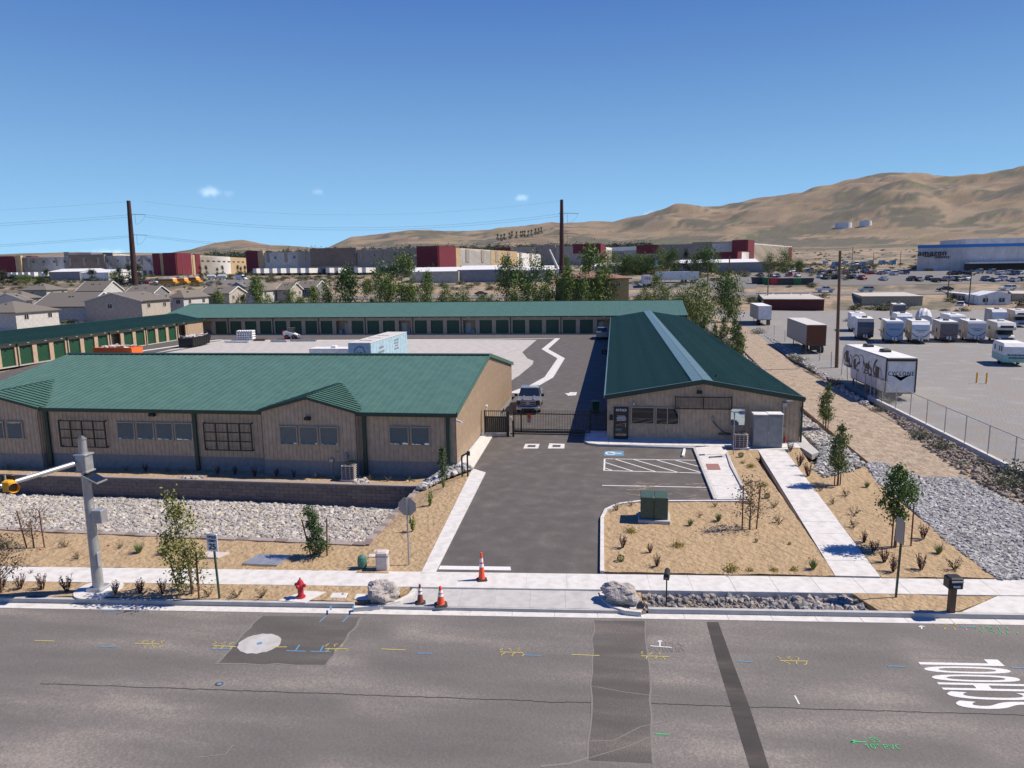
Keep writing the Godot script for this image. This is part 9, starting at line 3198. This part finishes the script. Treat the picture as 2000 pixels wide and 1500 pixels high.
	# red and green waste containers by the road
	for q in [[1515, 556, M.red], [1530, 556, mat("bin_dark", Color(0.05, 0.05, 0.055), 0.7)], [1545, 556, M.bin_dark], [1560, 556, mat("bin_green", Color(0.03, 0.16, 0.05), 0.7)], [1500, 555, M.bin_green], [1575, 556, M.bin_dark], [1480, 554, M.bin_dark]]:
		var p := terr_pt(q[0], q[1])
		var t := thing("waste_container", "%s waste container standing in the row beside the far road" % ("red" if q[2] == M.red else ("green" if q[2] == M.bin_green else "dark grey")), "container", p, 0, "waste containers by the far road")
		b = MB.new()
		b.loft([[Vector3(-1.9, 0, 1.1), Vector3(1.9, 0, 1.1), Vector3(1.9, 0, -1.1), Vector3(-1.9, 0, -1.1)], [Vector3(-2.2, 2.2, 1.3), Vector3(2.2, 2.2, 1.3), Vector3(2.2, 2.2, -1.3), Vector3(-2.2, 2.2, -1.3)]])
		put("body", b, q[2], t)
		b = MB.new()
		b.cbox(Vector3(0, 2.3, 0), Vector3(4.5, 0.16, 2.8), 0.05)
		put("lid", b, q[2], t)
	# red truck and coop trailer sign by the poplars
	var cp := box_trailer("white trailer lettered in red beside the tall poplar", terr_pt(1262, 560), 0.1, 7.0, 2.8, 1.0, 4.2, M.white, M.white, M.white)
	lettering("rear_text", "COO", 1.1, M.red, cp, Transform3D(Basis.IDENTITY, Vector3(0, 3.0, 3.56)))
	for q in [[1312, 552], [1330, 552]]:
		var o := copy(dt, terr_pt(q[0], q[1]), 1.5, "white trailer behind a red truck chassis near the long grey shed", "trailers near the grey shed")
	# feather banner
	var fb := thing("feather_banner", "light blue feather banner on a pole behind the poplars", "banner", zpt(1279, 545, -235) * Vector3(1, 0, 1) + Vector3(0, ground_y(0, -235), 0))
	b = MB.new()
	b.cyl(Vector3.ZERO, Vector3(0, zpt(1279, 507, -235).y - ground_y(0, -235), 0), 0.06, 0.04, 6)
	put("pole", b, M.black, fb)
	b = MB.new()
	b.box(Vector3(0.35, zpt(1279, 514, -235).y - ground_y(0, -235), 0), Vector3(0.65, 2.3, 0.03))
	put("flag", b, cols["sky blue"], fb)
	# white water tanks on the hill
	for q in [[1647, 441, 5.0], [1690, 437, 3.6]]:
		var p := hill_pt(q[0], q[1] + 4)
		var t := thing("water_tank", "white round water tank on the hillside" if q[2] > 4 else "smaller white round water tank on the hillside", "water tank", p - Vector3(0, 2, 0))
		b = MB.new()
		b.cyl(Vector3.ZERO, Vector3(0, 11, 0), q[2] * 3.0, q[2] * 3.0, 24)
		b.cyl(Vector3(0, 11, 0), Vector3(0, 12.5, 0), q[2] * 3.0, 0.5, 24)
		put("shell", b, M.white, t)
	# white crane boom by the pole
	var cr := thing("crane_boom", "white crane boom slanting up behind the poplars", "crane", terr_pt(1090, 535))
	b = MB.new()
	b.cbox(Vector3(0, 1.4, 0), Vector3(6, 2.6, 2.6), 0.2)
	put("cab", b, M.white, cr)
	b = MB.new()
	b.cyl(Vector3(0, 2.5, 0), zpt(1073, 487, cr.position.z) - cr.position, 0.7, 0.4, 8)
	put("boom", b, M.white, cr)
	# bollards on the lot
	for q in [Vector3(36.715, 0, -77.78), Vector3(37.494, 0, -77.486)]:
		var t := thing("bollard", "thin yellow bollard on the gravel near the vintage trailer", "bollard", q, 0, "yellow bollards on the lot")
		b = MB.new()
		b.cyl(Vector3.ZERO, Vector3(0, 1.05, 0), 0.08, 0.08, 10)
		b.cyl(Vector3(0, 1.05, 0), Vector3(0, 1.1, 0), 0.08, 0.03, 10)
		put("post", b, M.signal_yellow, t)

func terr_pt(px: float, py: float) -> Vector3:
	var r := CB * Vector3((px - 1000.0) / 1390.0, (750.0 - py) / 1390.0, -1.0)
	var t := 100.0
	while t < 700.0:
		var p := Vector3(0, 12, 0) + r * t
		if p.y <= ground_y(p.x, p.z): return Vector3(p.x, ground_y(p.x, p.z), p.z)
		t += 0.4
	var q := Vector3(0, 12, 0) + r * 420.0
	return on_ground(q)
